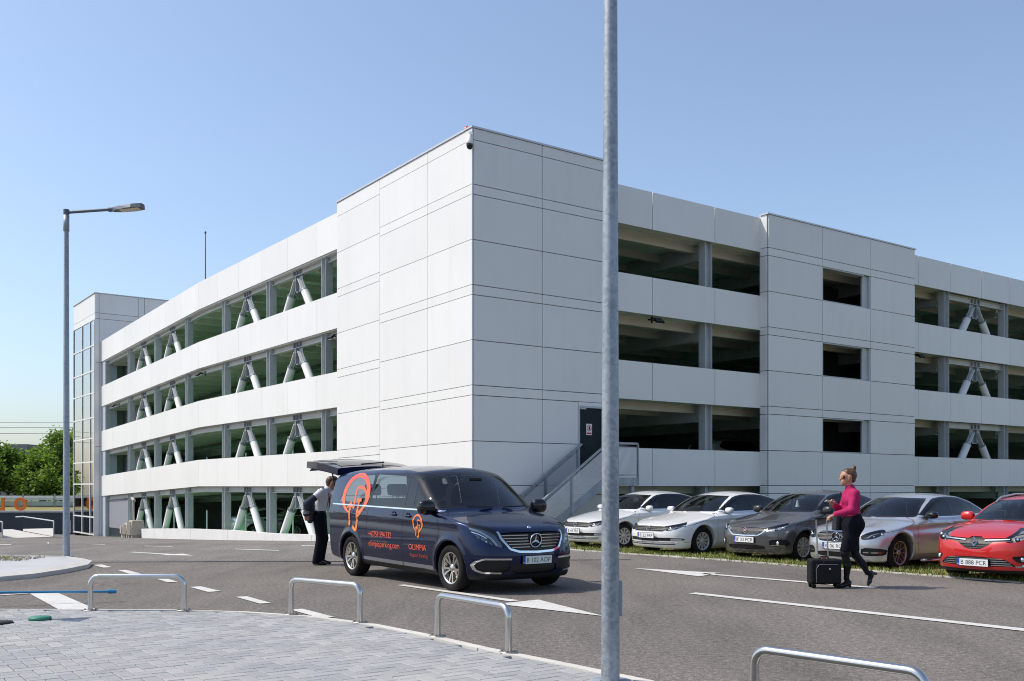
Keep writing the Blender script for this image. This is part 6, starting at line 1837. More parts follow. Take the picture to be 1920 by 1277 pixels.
# graphite saloon
SFI = base_saloon(L=4.53, W=1.79, H=1.497, xf=.86, xr=3.50, xm=2.6, zw=.31, Ra=.352, belt=1.03, crease=(.86, .95, .014),
    low=[(0, .62), (.06, .70), (.16, .765), (.4, .85), (.8, .93), (1.15, 1.0), (1.5, 1.025), (3.5, 1.06), (4.0, 1.10), (4.4, 1.09), (4.53, 1.06)],
    top=[(.75, .75), (1.08, .985), (1.6, 1.29), (1.9, 1.41), (2.25, 1.48), (2.6, 1.497), (3.05, 1.475), (3.45, 1.40), (3.85, 1.27), (4.15, 1.13), (4.35, 1.03)],
    back=[(.2, 4.42), (.4, 4.52), (.7, 4.53), (.95, 4.5), (1.1, 4.42)],
    px=[(0, .90), (.35, .96), (.9, 1), (3.6, 1), (4.2, .965), (4.53, .89)],
    trim=[(1.36, 1.03), (1.75, 1.26), (2.05, 1.385), (2.4, 1.428), (2.95, 1.415), (3.35, 1.335), (3.65, 1.235), (3.85, 1.13), (3.78, 1.09), (2.8, 1.04)],
    panes=[[(1.48, 1.045), (1.83, 1.255), (2.12, 1.365), (2.4, 1.398), (2.47, 1.052)], [(2.56, 1.055), (2.53, 1.40), (2.95, 1.388), (3.30, 1.315), (3.40, 1.08)], [(3.47, 1.09), (3.38, 1.30), (3.58, 1.235), (3.76, 1.135), (3.70, 1.10)]],
    ws=[(-.3, 1.03), (.68, 1.03), (.72, 1.06), (.58, 1.34), (.525, 1.385), (-.3, 1.415)], wsx=(.95, 2.35), rs=[(-.3, 1.13), (.58, 1.13), (.49, 1.34), (-.3, 1.40)], rsx=3.2, cab_end=3.4,
    wg=[(.85, .86), (1.02, .815), (1.22, .74), (1.38, .665), (1.49, .60)], pg=[(1.2, .97), (2.2, 1), (3.0, 1), (4.0, .90)], front=[(.10, .16), (.22, .05), (.36, .01), (.52, 0), (.66, .015), (.75, .06), (.88, .2)])
def fiat_front(v, root, S):
    v.cut('grille', GR, roundp([(-.3, .725), (.46, .715), (.45, .66), (.34, .585), (-.3, .57)], 1), FRONT, LOWF, -.012)
    lamp(v, root, roundp([(.54, .71), (.78, .745), (1.05, .795), (1.26, .83), (1.22, .775), (1.02, .69), (.78, .635), (.60, .635)], 1), WRAP)
    v.cut('lower_grille', GR, roundp([(-.3, .36), (.46, .36), (.50, .27), (-.3, .26)], 1), FRONT, LOWF, -.012)
    v.cut('fog_pocket', BLACKP, roundp([(.56, .47), (.82, .49), (.86, .40), (.80, .33), (.58, .345)], 1), FRONT, LOWF, -.012, True)
def fiat_extra(v, root, S):
    hx_ = MB()
    for r_ in range(5):
        for c in range(-12, 13):
            y = (c + (r_ % 2) * .5) * .04; z = .592 + r_ * .028
            hw = np.interp(z, [.57, .66, .72], [.32, .44, .45])
            if abs(y) > hw - .03 or abs(y) < .06: continue
            x = float(np.interp(abs(y), [0, .3, .5], [0, .02, .07])) + float(SFI['front'][4][1]) - .01
            hx_.add([(x, y - .016, z), (x, y - .009, z + .009), (x, y + .009, z + .009), (x, y + .016, z), (x, y + .009, z - .009), (x, y - .009, z - .009)], [(0, 1, 2, 3, 4, 5)])
    recalc(hx_.build('grille_mesh', mat('grille_chrome_dull', (.35, .35, .36), .3, .9), root))
    recalc(v.front_strip([(.52, .70), (.42, .605), (.34, .560), (0, .55), (-.34, .560), (-.42, .605), (-.52, .70)], .018, .015, -.008).build('grille_frame', CHROME, root))
    o = emblem_ring(root, float(v.front_x(0, .65)) - .012, .655, .055, CHROME, .012, 0, mat('emblem_red', (.28, .01, .015), .3))
    strokes(o, 'emblem_mark', [((y, -.018), (y, .018)) for y in (-.024, -.008, .008, .024)], .006, WHITE)
    lamp_bits(v, root, [(.66, .68, .036), (.76, .715, .034)], dx=.03)
    for s_ in (1, -1):
        recalc(MB().lathe([(0, -.01), (.038, -.004), (.045, .01)], 16, 0, 'x', (float(v.front_x(.70, .405)) + .012, s_ * .70, .405)).build('fog_lamp', CHROME, root))
        recalc(v.front_strip([(s_ * .60, .36), (s_ * .80, .352)], .012, .01, -.0).build('fog_trim', CHROME, root))
        mirror_obj(root, 1.55, .82, 1.07, s_, mat('dark_mirror', (.03, .03, .032), .3), (.085, .12, .08))
    shut_lines(v, root, [[(x - .14 if x < 3 else x - .16, z + .03) for x, z in ln] for ln in DOORS] + [[(.28, .72), (.60, .78), (1.0, .88), (1.25, .97)]])
    handles(v, root, [(2.30, .92), (3.22, .945)], GREYP)
    plate(root, float(v.front_x(.26, .46)) - .02, .465, 'IF 33 PCR')
    for s_ in (1, -1): MB().tube([(1.08, s_ * .05, 1.03), (1.13, s_ * .45, 1.035)], .008, 6).build('wiper', BLACKP, root)
    MB().tube([(1.75, 0, 1.12), (1.75, 0, 1.27)], [.055, .02], 8).build('hanging_bag', mat('clear_bag', (.6, .62, .62), .4), root)
graph = saloon('saloon_car', SFI, GREYP, 'dark graphite saloon car with plate IF 33 PCR behind the walking woman', .72, -9.15, fiat_front, GLASS_CLEAR, MATS['rear_car_glass'], [(2.10, (-.36, .36)), (3.0, (-.4, 0, .4))], (10, 'cover', mat('wheel_cover', (.50, .51, .52), .35, .6), .205, .205), extra=fiat_extra)
# silver saloon
SME = base_saloon(L=4.69, W=1.81, H=1.442, xf=.80, xr=3.64, xm=2.75, zw=.33, Ra=.375, belt=.975, crease=(.84, .92, .016),
    low=[(0, .60), (.06, .675), (.16, .73), (.4, .80), (.8, .87), (1.2, .94), (1.5, .97), (3.5, 1.01), (4.1, 1.045), (4.55, 1.02), (4.69, .99)],
    back=[(.2, 4.58), (.4, 4.68), (.7, 4.69), (.95, 4.65), (1.1, 4.55)],
    px=[(0, .90), (.35, .96), (.9, 1), (3.7, 1), (4.3, .95), (4.69, .87)],
    ws=[(-.3, .975), (.68, .975), (.73, 1.0), (.585, 1.29), (.53, 1.335), (-.3, 1.362)],
    top=[(.85, .69), (1.20, .925), (1.75, 1.235), (2.05, 1.36), (2.4, 1.425), (2.75, 1.442), (3.2, 1.42), (3.6, 1.34), (4.0, 1.19), (4.3, 1.06), (4.5, .98)],
    trim=[(1.52, .978), (1.9, 1.195), (2.2, 1.325), (2.55, 1.372), (3.05, 1.362), (3.42, 1.285), (3.70, 1.175), (3.90, 1.07), (3.82, 1.035), (3.0, .988)],
    panes=[[(1.64, .995), (1.98, 1.19), (2.27, 1.308), (2.56, 1.345), (2.63, 1.003)], [(2.72, 1.005), (2.68, 1.347), (3.05, 1.336), (3.38, 1.265), (3.50, 1.03)], [(3.56, 1.04), (3.46, 1.245), (3.65, 1.17), (3.82, 1.075), (3.77, 1.048)]],
    rs=[(-.3, 1.07), (.60, 1.07), (.50, 1.28), (-.3, 1.34)])
def merc_front(v, root, S):
    v.cut('grille', GR, roundp([(-.3, .715), (.40, .71), (.47, .66), (.42, .565), (.33, .53), (-.3, .515)], 1), FRONT, LOWF, -.015)
    lamp(v, root, roundp([(.60, .655), (.80, .715), (1.02, .755), (1.20, .775), (1.24, .73), (1.12, .665), (.90, .60), (.66, .575), (.58, .60)], 1), WRAP, None, mat('merc_lamp_bowl', (.03, .032, .036), .3, .3))
    v.cut('lower_grille', GR, roundp([(-.3, .34), (.44, .345), (.46, .25), (-.3, .24)], 1), FRONT, LOWF, -.012)
    v.cut('side_intake', GR, roundp([(.52, .44), (.84, .42), (.86, .34), (.80, .285), (.50, .29)], 1), FRONT, LOWF, -.015, True)
def merc_extra(v, root, S):
    for z, hw in ((.655, .45), (.585, .42)):
        for s_ in (1, -1): recalc(v.front_bar(s_ * .10, s_ * hw, z, .026, .02, -.004, 10).build('grille_bar', CHROME, root))
    recalc(v.front_strip([(.40, .722), (.48, .66), (.43, .56), (.33, .522), (0, .508), (-.33, .522), (-.43, .56), (-.48, .66), (-.40, .722)], .016, .014, -.006, True).build('grille_frame', CHROME, root))
    o = emblem_ring(root, float(v.front_x(0, .62)) - .014, .622, .092, CHROME, .013, 0, GLOSSBLACK); star3(o, .086)
    led_strip(v, root, [(.60, .61), (.64, .66), (.72, .70), (.80, .73)], .012, CHROME, .012)
    lamp_bits(v, root, [(.68, .635, .036), (.77, .67, .036)], dx=.03)
    for s_ in (1, -1):
        recalc(v.front_bar(s_ * .54, s_ * .80, .345, .016, .012, .004, 6).build('intake_bar', CHROME, root))
        mirror_obj(root, 1.70, .83, 1.02, s_, GLOSSBLACK, (.09, .12, .07))
        recalc(v.side_line([(1.55, .978), (3.0, .985), (3.86, 1.03)], .012, .004, s_, d=.006).build('window_chrome', CHROME, root))
    shut_lines(v, root, [[(x - .06, z) for x, z in ln] for ln in DOORS] + [[(.30, .70), (.62, .745), (1.0, .82), (1.35, .91)]])
    handles(v, root, [(2.40, .86), (3.32, .885)], SILVERP)
    plate(root, float(v.front_x(.26, .44)) - .02, .45, 'IF 06 RCA')
    for s_ in (1, -1): MB().tube([(1.22, s_ * .05, .975), (1.27, s_ * .45, .98)], .008, 6).build('wiper', BLACKP, root)
silver = saloon('saloon_car', SME, SILVERP, 'silver saloon car with dark side windows right behind the suitcase', .55, -11.5, merc_front, m_glass('dark_front_glass', (.22, .27, .28), 0, .09), GLASS_DARK, [(2.25, (-.36, .36)), (3.1, (-.4, 0, .4))], (5, 'loop', mat('bicolour_alloy', (.36, .31, .28), .3, .9), .225, .222, GLOSSBLACK), extra=merc_extra)
# red estate
SRE = base_saloon(L=4.27, W=1.735, H=1.43, xf=.84, xr=3.43, xm=2.5, zw=.305, Ra=.35, belt=1.0, crease=(.82, .95, .014),
    low=[(0, .60), (.05, .69), (.14, .77), (.35, .855), (.7, .94), (1.0, .985), (1.3, 1.0), (4.27, 1.05)],
    top=[(.68, .74), (1.0, .965), (1.5, 1.26), (1.8, 1.375), (2.15, 1.42), (2.5, 1.43), (3.2, 1.42), (3.8, 1.38), (4.1, 1.30), (4.4, 1.2)],
    back=[(.2, 4.15), (.4, 4.26), (.8, 4.27), (1.1, 4.22), (1.4, 4.05)],
    px=[(0, .90), (.35, .96), (.85, 1), (3.5, 1), (4.0, .97), (4.27, .92)],
    wz=[(.12, .76), (.26, .83), (.48, .862), (.65, .868), (.82, .858), (.95, .832), (1.05, .80)],
    nose=[(0, 0), (.3, .02), (.5, .07), (.66, .15), (.78, .28), (.87, .5)],
    wg=[(.85, .82), (1.0, .785), (1.2, .71), (1.33, .645), (1.43, .59)], pg=[(1.0, .97), (2.0, 1), (3.2, 1), (4.2, .95)],
    front=[(.10, .16), (.22, .05), (.36, .01), (.52, 0), (.66, .01), (.78, .05), (.9, .18)],
    trim=[(1.30, 1.0), (1.68, 1.225), (1.98, 1.34), (2.3, 1.372), (3.0, 1.368), (3.6, 1.33), (3.85, 1.16), (3.6, 1.06), (2.8, 1.012)],
    panes=[[(1.42, 1.015), (1.76, 1.22), (2.03, 1.32), (2.3, 1.345), (2.38, 1.022)], [(2.46, 1.025), (2.43, 1.346), (2.95, 1.342), (3.18, 1.30), (3.2, 1.045)], [(3.28, 1.055), (3.26, 1.32), (3.55, 1.305), (3.76, 1.16), (3.55, 1.075)]],
    ws=[(-.3, 1.0), (.64, 1.0), (.69, 1.03), (.555, 1.29), (.505, 1.33), (-.3, 1.36)], wsx=(.9, 2.3), rs=[(-.3, 1.08), (.56, 1.08), (.5, 1.30), (-.3, 1.33)], rsx=3.6, cab_end=3.3)
SRE['gback'] = Curve([(.9, 4.26), (1.1, 4.2), (1.3, 4.08), (1.5, 3.93)], .05)
def clio_front(v, root, S):
    v.cut('grille', GR, [(-.3, .755), (.085, .755), (.12, .725), (.55, .745), (.60, .70), (.30, .665), (.20, .60), (.115, .555), (-.3, .55)], FRONT, LOWF, -.012)
    lamp(v, root, roundp([(.55, .725), (.70, .775), (.92, .85), (1.10, .91), (1.16, .87), (1.06, .775), (.86, .69), (.66, .665), (.57, .685)], 1), WRAP)
    v.cut('lower_grille', GR, roundp([(-.3, .44), (.46, .42), (.62, .31), (.60, .285), (-.3, .275)], 1), FRONT, LOWF, -.015)
    v.cut('fog_pocket', BLACKP, roundp([(.56, .45), (.78, .47), (.80, .36), (.66, .345)], 1), FRONT, LOWF, -.012, True)
    v.cut('bumper_lip', BLACKP, [(-.3, .215), (.9, .23), (.9, .0), (-.3, .0)], FRONT, lambda C, n: C[:, 0] < .5)
def clio_extra(v, root, S):
    for s_ in (1, -1):
        recalc(v.front_strip([(s_ * .16, .700), (s_ * .35, .712), (s_ * .54, .725)], .018, .015, -.006).build('grille_bar', CHROME, root))
        recalc(v.front_strip([(s_ * .62, .285), (s_ * .80, .30), (s_ * .86, .33)], .03, .012, -.004).build('bumper_trim', mat('satin_chrome', (.55, .56, .57), .2, 1.0), root))
        recalc(MB().lathe([(0, -.01), (.036, -.004), (.042, .01)], 16, 0, 'x', (float(v.front_x(.69, .405)) + .012, s_ * .69, .405)).build('fog_lamp', CHROME, root))
        mirror_obj(root, 1.48, .80, 1.05, s_, REDPAINT, (.085, .12, .08))
        rx = [1.72, 1.80, 1.9, 2.4, 3.0, 3.4, 3.55, 3.62]; rz_q = v.top_z(rx, [.53] * 8); rl = MB().tube([(x_, s_ * .53, float(z_) + q_) for x_, z_, q_ in zip(rx, rz_q, (.0, .025, .045, .05, .05, .045, .025, 0))], .017, 8).build('roof_rail', mat('silver_rail', (.55, .55, .56), .3, .8), root)
    for z, hw in ((.405, .46), (.37, .51), (.335, .56), (.302, .58)): recalc(v.front_bar(-hw, hw, z, .012, .015, .0, 14).build('lower_bar', MATS['satin_chrome'], root))
    for z, hw in ((.635, .24), (.60, .18), (.57, .12)): recalc(v.front_bar(-hw, hw, z, .010, .015, .0, 8).build('lower_bar', MATS['satin_chrome'], root))
    lamp_bits(v, root, [(.62, .715, .042), (.71, .755, .04)], dx=.03)
    x = float(v.front_x(0, .66)) - .03
    dm = MB(); o_ = [(0, .095), (.062, 0), (0, -.095), (-.062, 0)]; i_ = [(0, .042), (.026, 0), (0, -.042), (-.026, 0)]
    v_ = [(x + .02, y, .665 + z) for y, z in o_] + [(x, y * .72, .665 + z * .72) for y, z in o_] + [(x + .018, y, .665 + z) for y, z in i_]
    dm.add(v_, [(k, (k + 1) % 4, 4 + (k + 1) % 4, 4 + k) for k in range(4)] + [(4 + k, 4 + (k + 1) % 4, 8 + (k + 1) % 4, 8 + k) for k in range(4)])
    recalc(dm.build('emblem', CHROME, root))
    shut_lines(v, root, [[(x_ - .22 if x_ < 3 else x_ - .28, z + .01) for x_, z in ln] for ln in DOORS] + [[(.22, .78), (.5, .86), (.9, .95), (1.15, .99)]])
    handles(v, root, [(2.2, .90), (2.98, .925)], REDPAINT)
    plate(root, float(v.front_x(.26, .345)) - .03, .335, 'B 888 PCR')
    for y in (-.35, .2): MB().tube([(1.02, y, 1.0), (1.06, y + .4, 1.01)], .008, 6).build('wiper', BLACKP, root)
    MB().box(1.85, 1.86, -.05, .05, 1.12, 1.24).build('windscreen_tag', WHITE, root)
red = saloon('estate_car', SRE, REDPAINT, 'red estate car with plate B 888 PCR at the right picture edge', .2, -14.4, clio_front, GLASS_CLEAR, MATS['rear_car_glass'], [(2.0, (-.34, .34)), (2.85, (-.38, 0, .38))], (8, 'blade', ALLOY, .205, .20), extra=clio_extra)
# cars that show only in part: copies repainted
def repaint(root, old, new):
    for ch in root.children:
        for i, s_ in enumerate(ch.material_slots):
            if s_.material in old:
                s_.link = 'OBJECT'; s_.material = new
        repaint(ch, old, new)
def car_copy(src, loc, rz_, old, new, label, group, keep_plate=True):
    c = copy_tree(src); c.location = loc; c.rotation_euler = (0, 0, rz_); c['label'] = label; c['group'] = group
    repaint(c, old, new)
    def drop(o):
        for ch in list(o.children):
            if ch.name.startswith(('number_plate',)):
                for g in list(ch.children): bpy.data.objects.remove(g)
                bpy.data.objects.remove(ch)
    drop(c)
    return c
car_copy(red, AB(5.9, -14.6, 0), TH, (REDPAINT,), BLACKPAINT, 'black estate car in the second row, roof showing left of the red car', 'cars in the second row')
car_copy(silver, AB(6.3, -17.2, 0), TH, (SILVERP,), BLUEGREY, 'pale blue car in the second row behind the red estate', 'cars in the second row')
car_copy(graph, AB(6.3, -11.8, 0), TH, (GREYP,), WHITEP, 'white car in the second row behind the silver saloon', 'cars in the second row')
car_copy(red, AB(18.4, 4.7, Z0 + .17), TH + R(180), (REDPAINT,), WHITEP, 'white sport utility car on the first deck of the shaded wing', 'cars inside the garage').scale = (1.05, 1.05, 1.22)
for b, new, lb in ((23.4, SILVERP, 'silver car in the ground deck, left of the braces nearest the man'), (18.6, BLACKPAINT, 'black car in the ground deck behind the middle brace'), (13.5, SILVERP, 'silver car in the ground deck behind the brace next to the man')):
    car_copy(silver, AB(6.2, b - .9, gz(CY + b * UB.y) + .03), TH + R(180) - R(14), (SILVERP,), new, lb, 'cars inside the garage')
# ------------------------------------------------------------------ people
def cap(x, y, z, a, b, ra, rb):
    ax, ay, az = a; bx, by, bz = b
    dx, dy, dz = bx - ax, by - ay, bz - az
    l2 = dx * dx + dy * dy + dz * dz + 1e-9
    px, py, pz = x - ax, y - ay, z - az
    h = np.clip((px * dx + py * dy + pz * dz) / l2, 0, 1)
    return np.sqrt((px - h * dx) ** 2 + (py - h * dy) ** 2 + (pz - h * dz) ** 2 + 1e-12) - (ra + (rb - ra) * h)
def blobs(prims, k=.03, grow=0.0, cuts=()):
    def f(x, y, z):
        d = None
        for a, b, ra, rb in prims:
            c = cap(x, y, z, a, b, ra, rb)
            d = c if d is None else smin(d, c, k)
        d = d - grow
        for (n, o) in cuts: d = smax(d, n[0] * x + n[1] * y + n[2] * z - o, .006)
        return d
    return f
def blob_obj(name, f, prims, h, m, parent, pad=.05):
    pts = np.array([p for q in prims for p in q[:2]]); r = max(max(q[2], q[3]) for q in prims) + pad
    P, Q = surf_nets(f, pts.min(0) - r, pts.max(0) + r, h)
    if len(Q) == 0: return None
    n = grad(f, P); n /= np.linalg.norm(n, axis=1)[:, None] + 1e-9
    return link(name, np_mesh(name, P, Q, n), m, parent)
SKIN = varied('skin', (.44, .22, .14), (.52, .27, .18), 9, .5, 0, .4)
def hand_prims(w, d, side, up, curl=1.0, s=1.0, spread=.020):
    """palm and five bent fingers: wrist w, direction d (finger direction), side = towards thumb, up = back of the hand"""
    w, d, side, up = Vector(w), Vector(d).normalized(), Vector(side).normalized(), Vector(up).normalized()
    pr = []
    palm = w + d * .075 * s
    for q in (-.024, 0, .024): pr.append((tuple(w + side * q * .6 * s), tuple(palm + side * q * s), .016 * s, .014 * s))
    for i, (ln) in enumerate((.070, .078, .073, .058)):
        b = palm + side * (.031 - spread * i) * s; ln *= s
        p1 = b + (d * math.cos(.5 * curl) - up * math.sin(.5 * curl)) * ln * .45
        p2 = p1 + (d * math.cos(1.3 * curl) - up * math.sin(1.3 * curl)) * ln * .32
        p3 = p2 + (d * math.cos(2.1 * curl) - up * math.sin(2.1 * curl)) * ln * .26
        pr += [(tuple(b), tuple(p1), .0095 * s, .0085 * s), (tuple(p1), tuple(p2), .0085 * s, .008 * s), (tuple(p2), tuple(p3), .008 * s, .007 * s)]
    t0 = w + d * .025 * s + side * .026 * s; t1 = t0 + (d * .75 + side * .65 - up * .25).normalized() * .038 * s; t2 = t1 + (d * .9 - up * .45 * curl + side * .05).normalized() * .032 * s
    pr += [(tuple(t0), tuple(t1), .0125 * s, .0105 * s), (tuple(t1), tuple(t2), .0105 * s, .008 * s)]
    return pr
def head_prims(c, fw, up=(0, 0, 1), s=1.0):
    """skull, jaw, nose, brow, ears, lips around head centre c; fw is the facing direction"""
    c, fw, up = Vector(c), Vector(fw).normalized(), Vector(up); up = (up - fw * up.dot(fw)).normalized(); lf = up.cross(fw)
    P = lambda a, b, d_: tuple(c + fw * a * s + lf * b * s + up * d_ * s)
    q = [(P(-.022, 0, .03), P(.015, 0, .035), .088 * s, .083 * s), (P(.035, 0, -.03), P(.055, 0, -.075), .060 * s, .034 * s), (P(-.01, 0, -.04), P(.03, 0, -.07), .062 * s, .045 * s),
         (P(.088, 0, .012), P(.112, 0, -.028), .010 * s, .013 * s), (P(.078, -.03, .028), P(.078, .03, .028), .014 * s, .014 * s),
         (P(.084, -.016, -.062), P(.084, .016, -.062), .009 * s, .009 * s), (P(.074, 0, -.098), P(.07, 0, -.10), .018 * s, .018 * s)]
    ears = [(P(-.008, e * .078, .01), P(-.004, e * .080, -.028), .016 * s, .010 * s) for e in (-1, 1)]
    return q + ears
# ---------------- woman walking with a suitcase
wo = empty('person', (5.15, 15.2, 0), R(180), 'woman in a magenta jacket and dark skirt pulling a suitcase', 'person')
LSH, RSH = (-.045, .165, 1.435), (-.045, -.165, 1.435)
LEL, LWR = (.03, .235, 1.185), (.275, .20, 1.115)
REL, RWR = (.02, -.225, 1.165), (.165, -.13, 1.255)
torso = [((-.055, .062, 1.39), (-.045, .05, 1.16), .098, .085), ((-.055, -.062, 1.39), (-.045, -.05, 1.16), .098, .085), ((-.03, .07, 1.335), (-.03, -.07, 1.335), .092, .092), ((-.05, 0, 1.44), (-.05, 0, 1.38), .085, .10)]
hips = [((-.05, .05, 1.14), (-.065, .075, .98), .088, .118), ((-.05, -.05, 1.14), (-.065, -.075, .98), .088, .118), ((-.10, .065, .97), (-.10, -.065, .97), .105, .105)]
shoul = [((-.045, .03, 1.465), LSH, .045, .055), ((-.045, -.03, 1.465), RSH, .045, .055)]
neck = [((-.04, 0, 1.455), (-.008, 0, 1.60), .052, .047)]
KF, AF = (.075, .06, .53), (.045, .055, .145)
KB, AB_ = (-.13, -.065, .50), (-.315, -.06, .225)
legs = [((-.06, .075, .95), KF, .098, .060), (KF, (.03, .058, .34), .056, .054), ((.03, .058, .34), AF, .054, .033), ((-.065, -.075, .95), KB, .098, .060), (KB, (-.24, -.062, .36), .056, .053), ((-.24, -.062, .36), AB_, .053, .033)]
feet = [(AF, (.02, .055, .085), .034, .034), ((.03, .055, .075), (.135, .055, .03), .034, .026), (AB_, (-.365, -.06, .205), .034, .034), ((-.37, -.06, .19), (-.345, -.06, .085), .032, .026)]
arms = [(LSH, LEL, .050, .040), (LEL, LWR, .040, .026), (RSH, REL, .050, .040), (REL, RWR, .040, .026)]
hd = head_prims((.012, 0, 1.685), (1, 0, 0))
bodyp = torso + hips + shoul + neck + legs + feet + arms + hd
blob_obj('body', blobs(bodyp, .028), bodyp, .0105, SKIN, wo)
lh = hand_prims(LWR, (.93, -.05, -.32), (.15, -.98, .0), (.32, 0, .95), 1.0)
blob_obj('hand', blobs(lh, .008), lh, .0048, SKIN, wo, .02)
rh = hand_prims(RWR, (.75, .30, .55), (-.5, .2, .85), (.2, -.95, .1), .75)
blob_obj('hand', blobs(rh, .008), rh, .0048, SKIN, wo, .02)
MAG = varied('magenta_cloth', (.32, .006, .070), (.44, .011, .105), 14, .75, 0, .3, (1, 1, .5), .35, 22, bd=.012)
DARKCL = varied('dark_navy_cloth', (.006, .007, .011), (.012, .013, .019), 10, .9, 0, .08, (1, 1, .4), .3, 18, bd=.012)
TIGHTS = mat('black_tights', (.007, .007, .009), .6, 0, .2)
lerp = lambda a, b, t: tuple(a[i] + (b[i] - a[i]) * t for i in range(3))
jp = torso + shoul + [(LSH, LEL, .056, .048), (LEL, lerp(LEL, LWR, .90), .048, .036), (RSH, REL, .056, .048), (REL, lerp(REL, RWR, .90), .048, .036), ((-.05, .05, 1.2), (-.05, .06, 1.10), .092, .10), ((-.05, -.05, 1.2), (-.05, -.06, 1.10), .092, .10), ((-.04, 0, 1.45), (-.028, 0, 1.53), .064, .054)]
blob_obj('jacket', blobs(jp, .03, .014, [((0, 0, -1), -1.095), ((0.25, 0, .97), 1.522)]), jp, .0105, MAG, wo)
sp_ = hips + [((-.06, .075, .95), (.055, .06, .58), .108, .080), ((-.065, -.075, .95), (-.105, -.06, .58), .108, .080), ((-.06, 0, .95), (-.03, 0, .60), .10, .075), ((-.05, .045, 1.16), (-.05, -.045, 1.16), .09, .09)]
blob_obj('skirt', blobs(sp_, .09, .006, [((0, 0, -1), -.565), ((0, 0, 1), 1.135)]), sp_, .0105, DARKCL, wo)
tp = legs + feet
blob_obj('tights', blobs(tp, .02, .004, [((0, 0, 1), .66)]), tp, .0105, TIGHTS, wo)
SHOE = mat('black_leather', (.010, .010, .011), .25, 0, .5)
for fp, hl in (([((.0, .055, .085), (.03, .055, .07), .036, .036), ((.02, .055, .06), (.13, .055, .028), .038, .031), ((.13, .055, .028), (.185, .055, .022), .031, .02)], ((-.005, .055, .075), (-.012, .055, .008))),
               ([((-.375, -.06, .225), (-.38, -.06, .19), .036, .036), ((-.375, -.06, .18), (-.348, -.06, .085), .037, .031), ((-.348, -.06, .085), (-.328, -.06, .038), .031, .02)], ((-.40, -.06, .215), (-.465, -.06, .205)))):
    o = blob_obj('shoe', blobs(fp, .02, .0), fp, .008, SHOE, wo)
    MB().tube(hl, [.024, .017], 10).build('heel', SHOE, o)
HAIR = varied('brown_hair', (.030, .015, .008), (.15, .08, .036), 60, .45, 0, .4, (1, 1, .15))
hp = [((-.035, 0, 1.735), (.005, 0, 1.745), .094, .086), ((-.055, 0, 1.70), (-.06, 0, 1.655), .078, .055), ((-.05, 0, 1.76), (-.075, 0, 1.80), .05, .040)]
def hairf(x, y, z):
    d = blobs(hp, .02)(x, y, z)
    d = smin(d, cap(x, y, z, (-.082, 0, 1.822), (-.088, 0, 1.835), .040, .036), .008)
    return smax(d, (x - .055) * .8 + (1.735 - z) * .75, .012)
blob_obj('hair', hairf, hp + [((-.09, 0, 1.82), (-.09, 0, 1.85), .05, .05)], .009, HAIR, wo)
LENS = mat('dark_lens', (.02, .012, .008), .08)
sgl = MB()
for e in (-1, 1): sgl.hexa([(.112, e * .006, 1.664), (.080, e * .070, 1.668), (.074, e * .068, 1.668), (.104, e * .006, 1.664), (.114, e * .006, 1.716), (.084, e * .072, 1.716), (.076, e * .070, 1.716), (.106, e * .006, 1.716)])
so = recalc(sgl.build('sunglasses', LENS, wo))
for e in (-1, 1): MB().tube([(.092, e * .062, 1.705), (.0, e * .088, 1.70)], .003, 6).build('temple_arm', mat('gold_wire', (.5, .35, .15), .3, 1), so)
MB().lathe([(.030, -.012), (.034, 0), (.030, .012)], 16, 0, 'x', (0, 0, 0)).build('bracelet', mat('gold_wire', (.5, .35, .15), .3, 1), wo, (.262, .203, 1.119))
ph = empty('phone', wo.location + Vector((-.245, .09, 1.315)), R(180), 'slim phone held in the walking woman\'s far hand', 'phone')
pb = MB().box(-.075, .075, -.036, .036, -.004, .004).build('phone_case', mat('phone_white', (.6, .6, .62), .3), ph); pb.rotation_euler = (R(20), R(-12), R(10))
hb_ = empty('handbag', wo.location + Vector((-.11, .16, 1.0)), R(180), 'small black handbag hanging at the walking woman\'s hip', 'handbag')
recalc(MB().hexa([(-.05, -.10, -.13), (.06, -.10, -.13), (.06, .10, -.13), (-.05, .10, -.13), (-.03, -.09, .12), (.04, -.09, .12), (.04, .09, .12), (-.03, .09, .12)]).build('bag_body', SHOE, hb_))
MB().tube([(.0, -.08, .12), (-.05, -.06, .40), (-.06, -.02, .46)], .008, 6).build('strap', SHOE, hb_)

# ---------------- cabin suitcase
su = empty('suitcase', (4.765, 15.15, 0), 0, 'black soft wheeled suitcase with extended handle beside the walking woman', 'suitcase')
CASE = varied('black_nylon', (.006, .0065, .008), (.010, .011, .013), 30, .6, 0, .2, (1, 1, 1), .3, 220)
def rbox(hx_, hy_, hz_, r_, c):
    def f(x, y, z):
        qx, qy, qz = np.abs(x - c[0]) - hx_ + r_, np.abs(y - c[1]) - hy_ + r_, np.abs(z - c[2]) - hz_ + r_
        return np.sqrt(np.maximum(qx, 0) ** 2 + np.maximum(qy, 0) ** 2 + np.maximum(qz, 0) ** 2) + np.minimum(np.maximum(qx, np.maximum(qy, qz)), 0) - r_
    return f
def rbox_obj(name, hx_, hy_, hz_, r_, c, m, parent, h=.012):
    f = rbox(hx_, hy_, hz_, r_, c)
    P, Q = surf_nets(f, (c[0] - hx_ - .03, c[1] - hy_ - .03, c[2] - hz_ - .03), (c[0] + hx_ + .03, c[1] + hy_ + .03, c[2] + hz_ + .03), h)
    n = grad(f, P); n /= np.linalg.norm(n, axis=1)[:, None] + 1e-9
    return link(name, np_mesh(name, P, Q, n), m, parent)
rbox_obj('case', .235, .12, .19, .035, (0, 0, .255), CASE, su)
rbox_obj('pocket', .185, .025, .145, .024, (.02, -.125, .225), CASE, su)
rbox_obj('top_pocket', .10, .012, .028, .010, (.05, -.124, .40), CASE, su, .008)
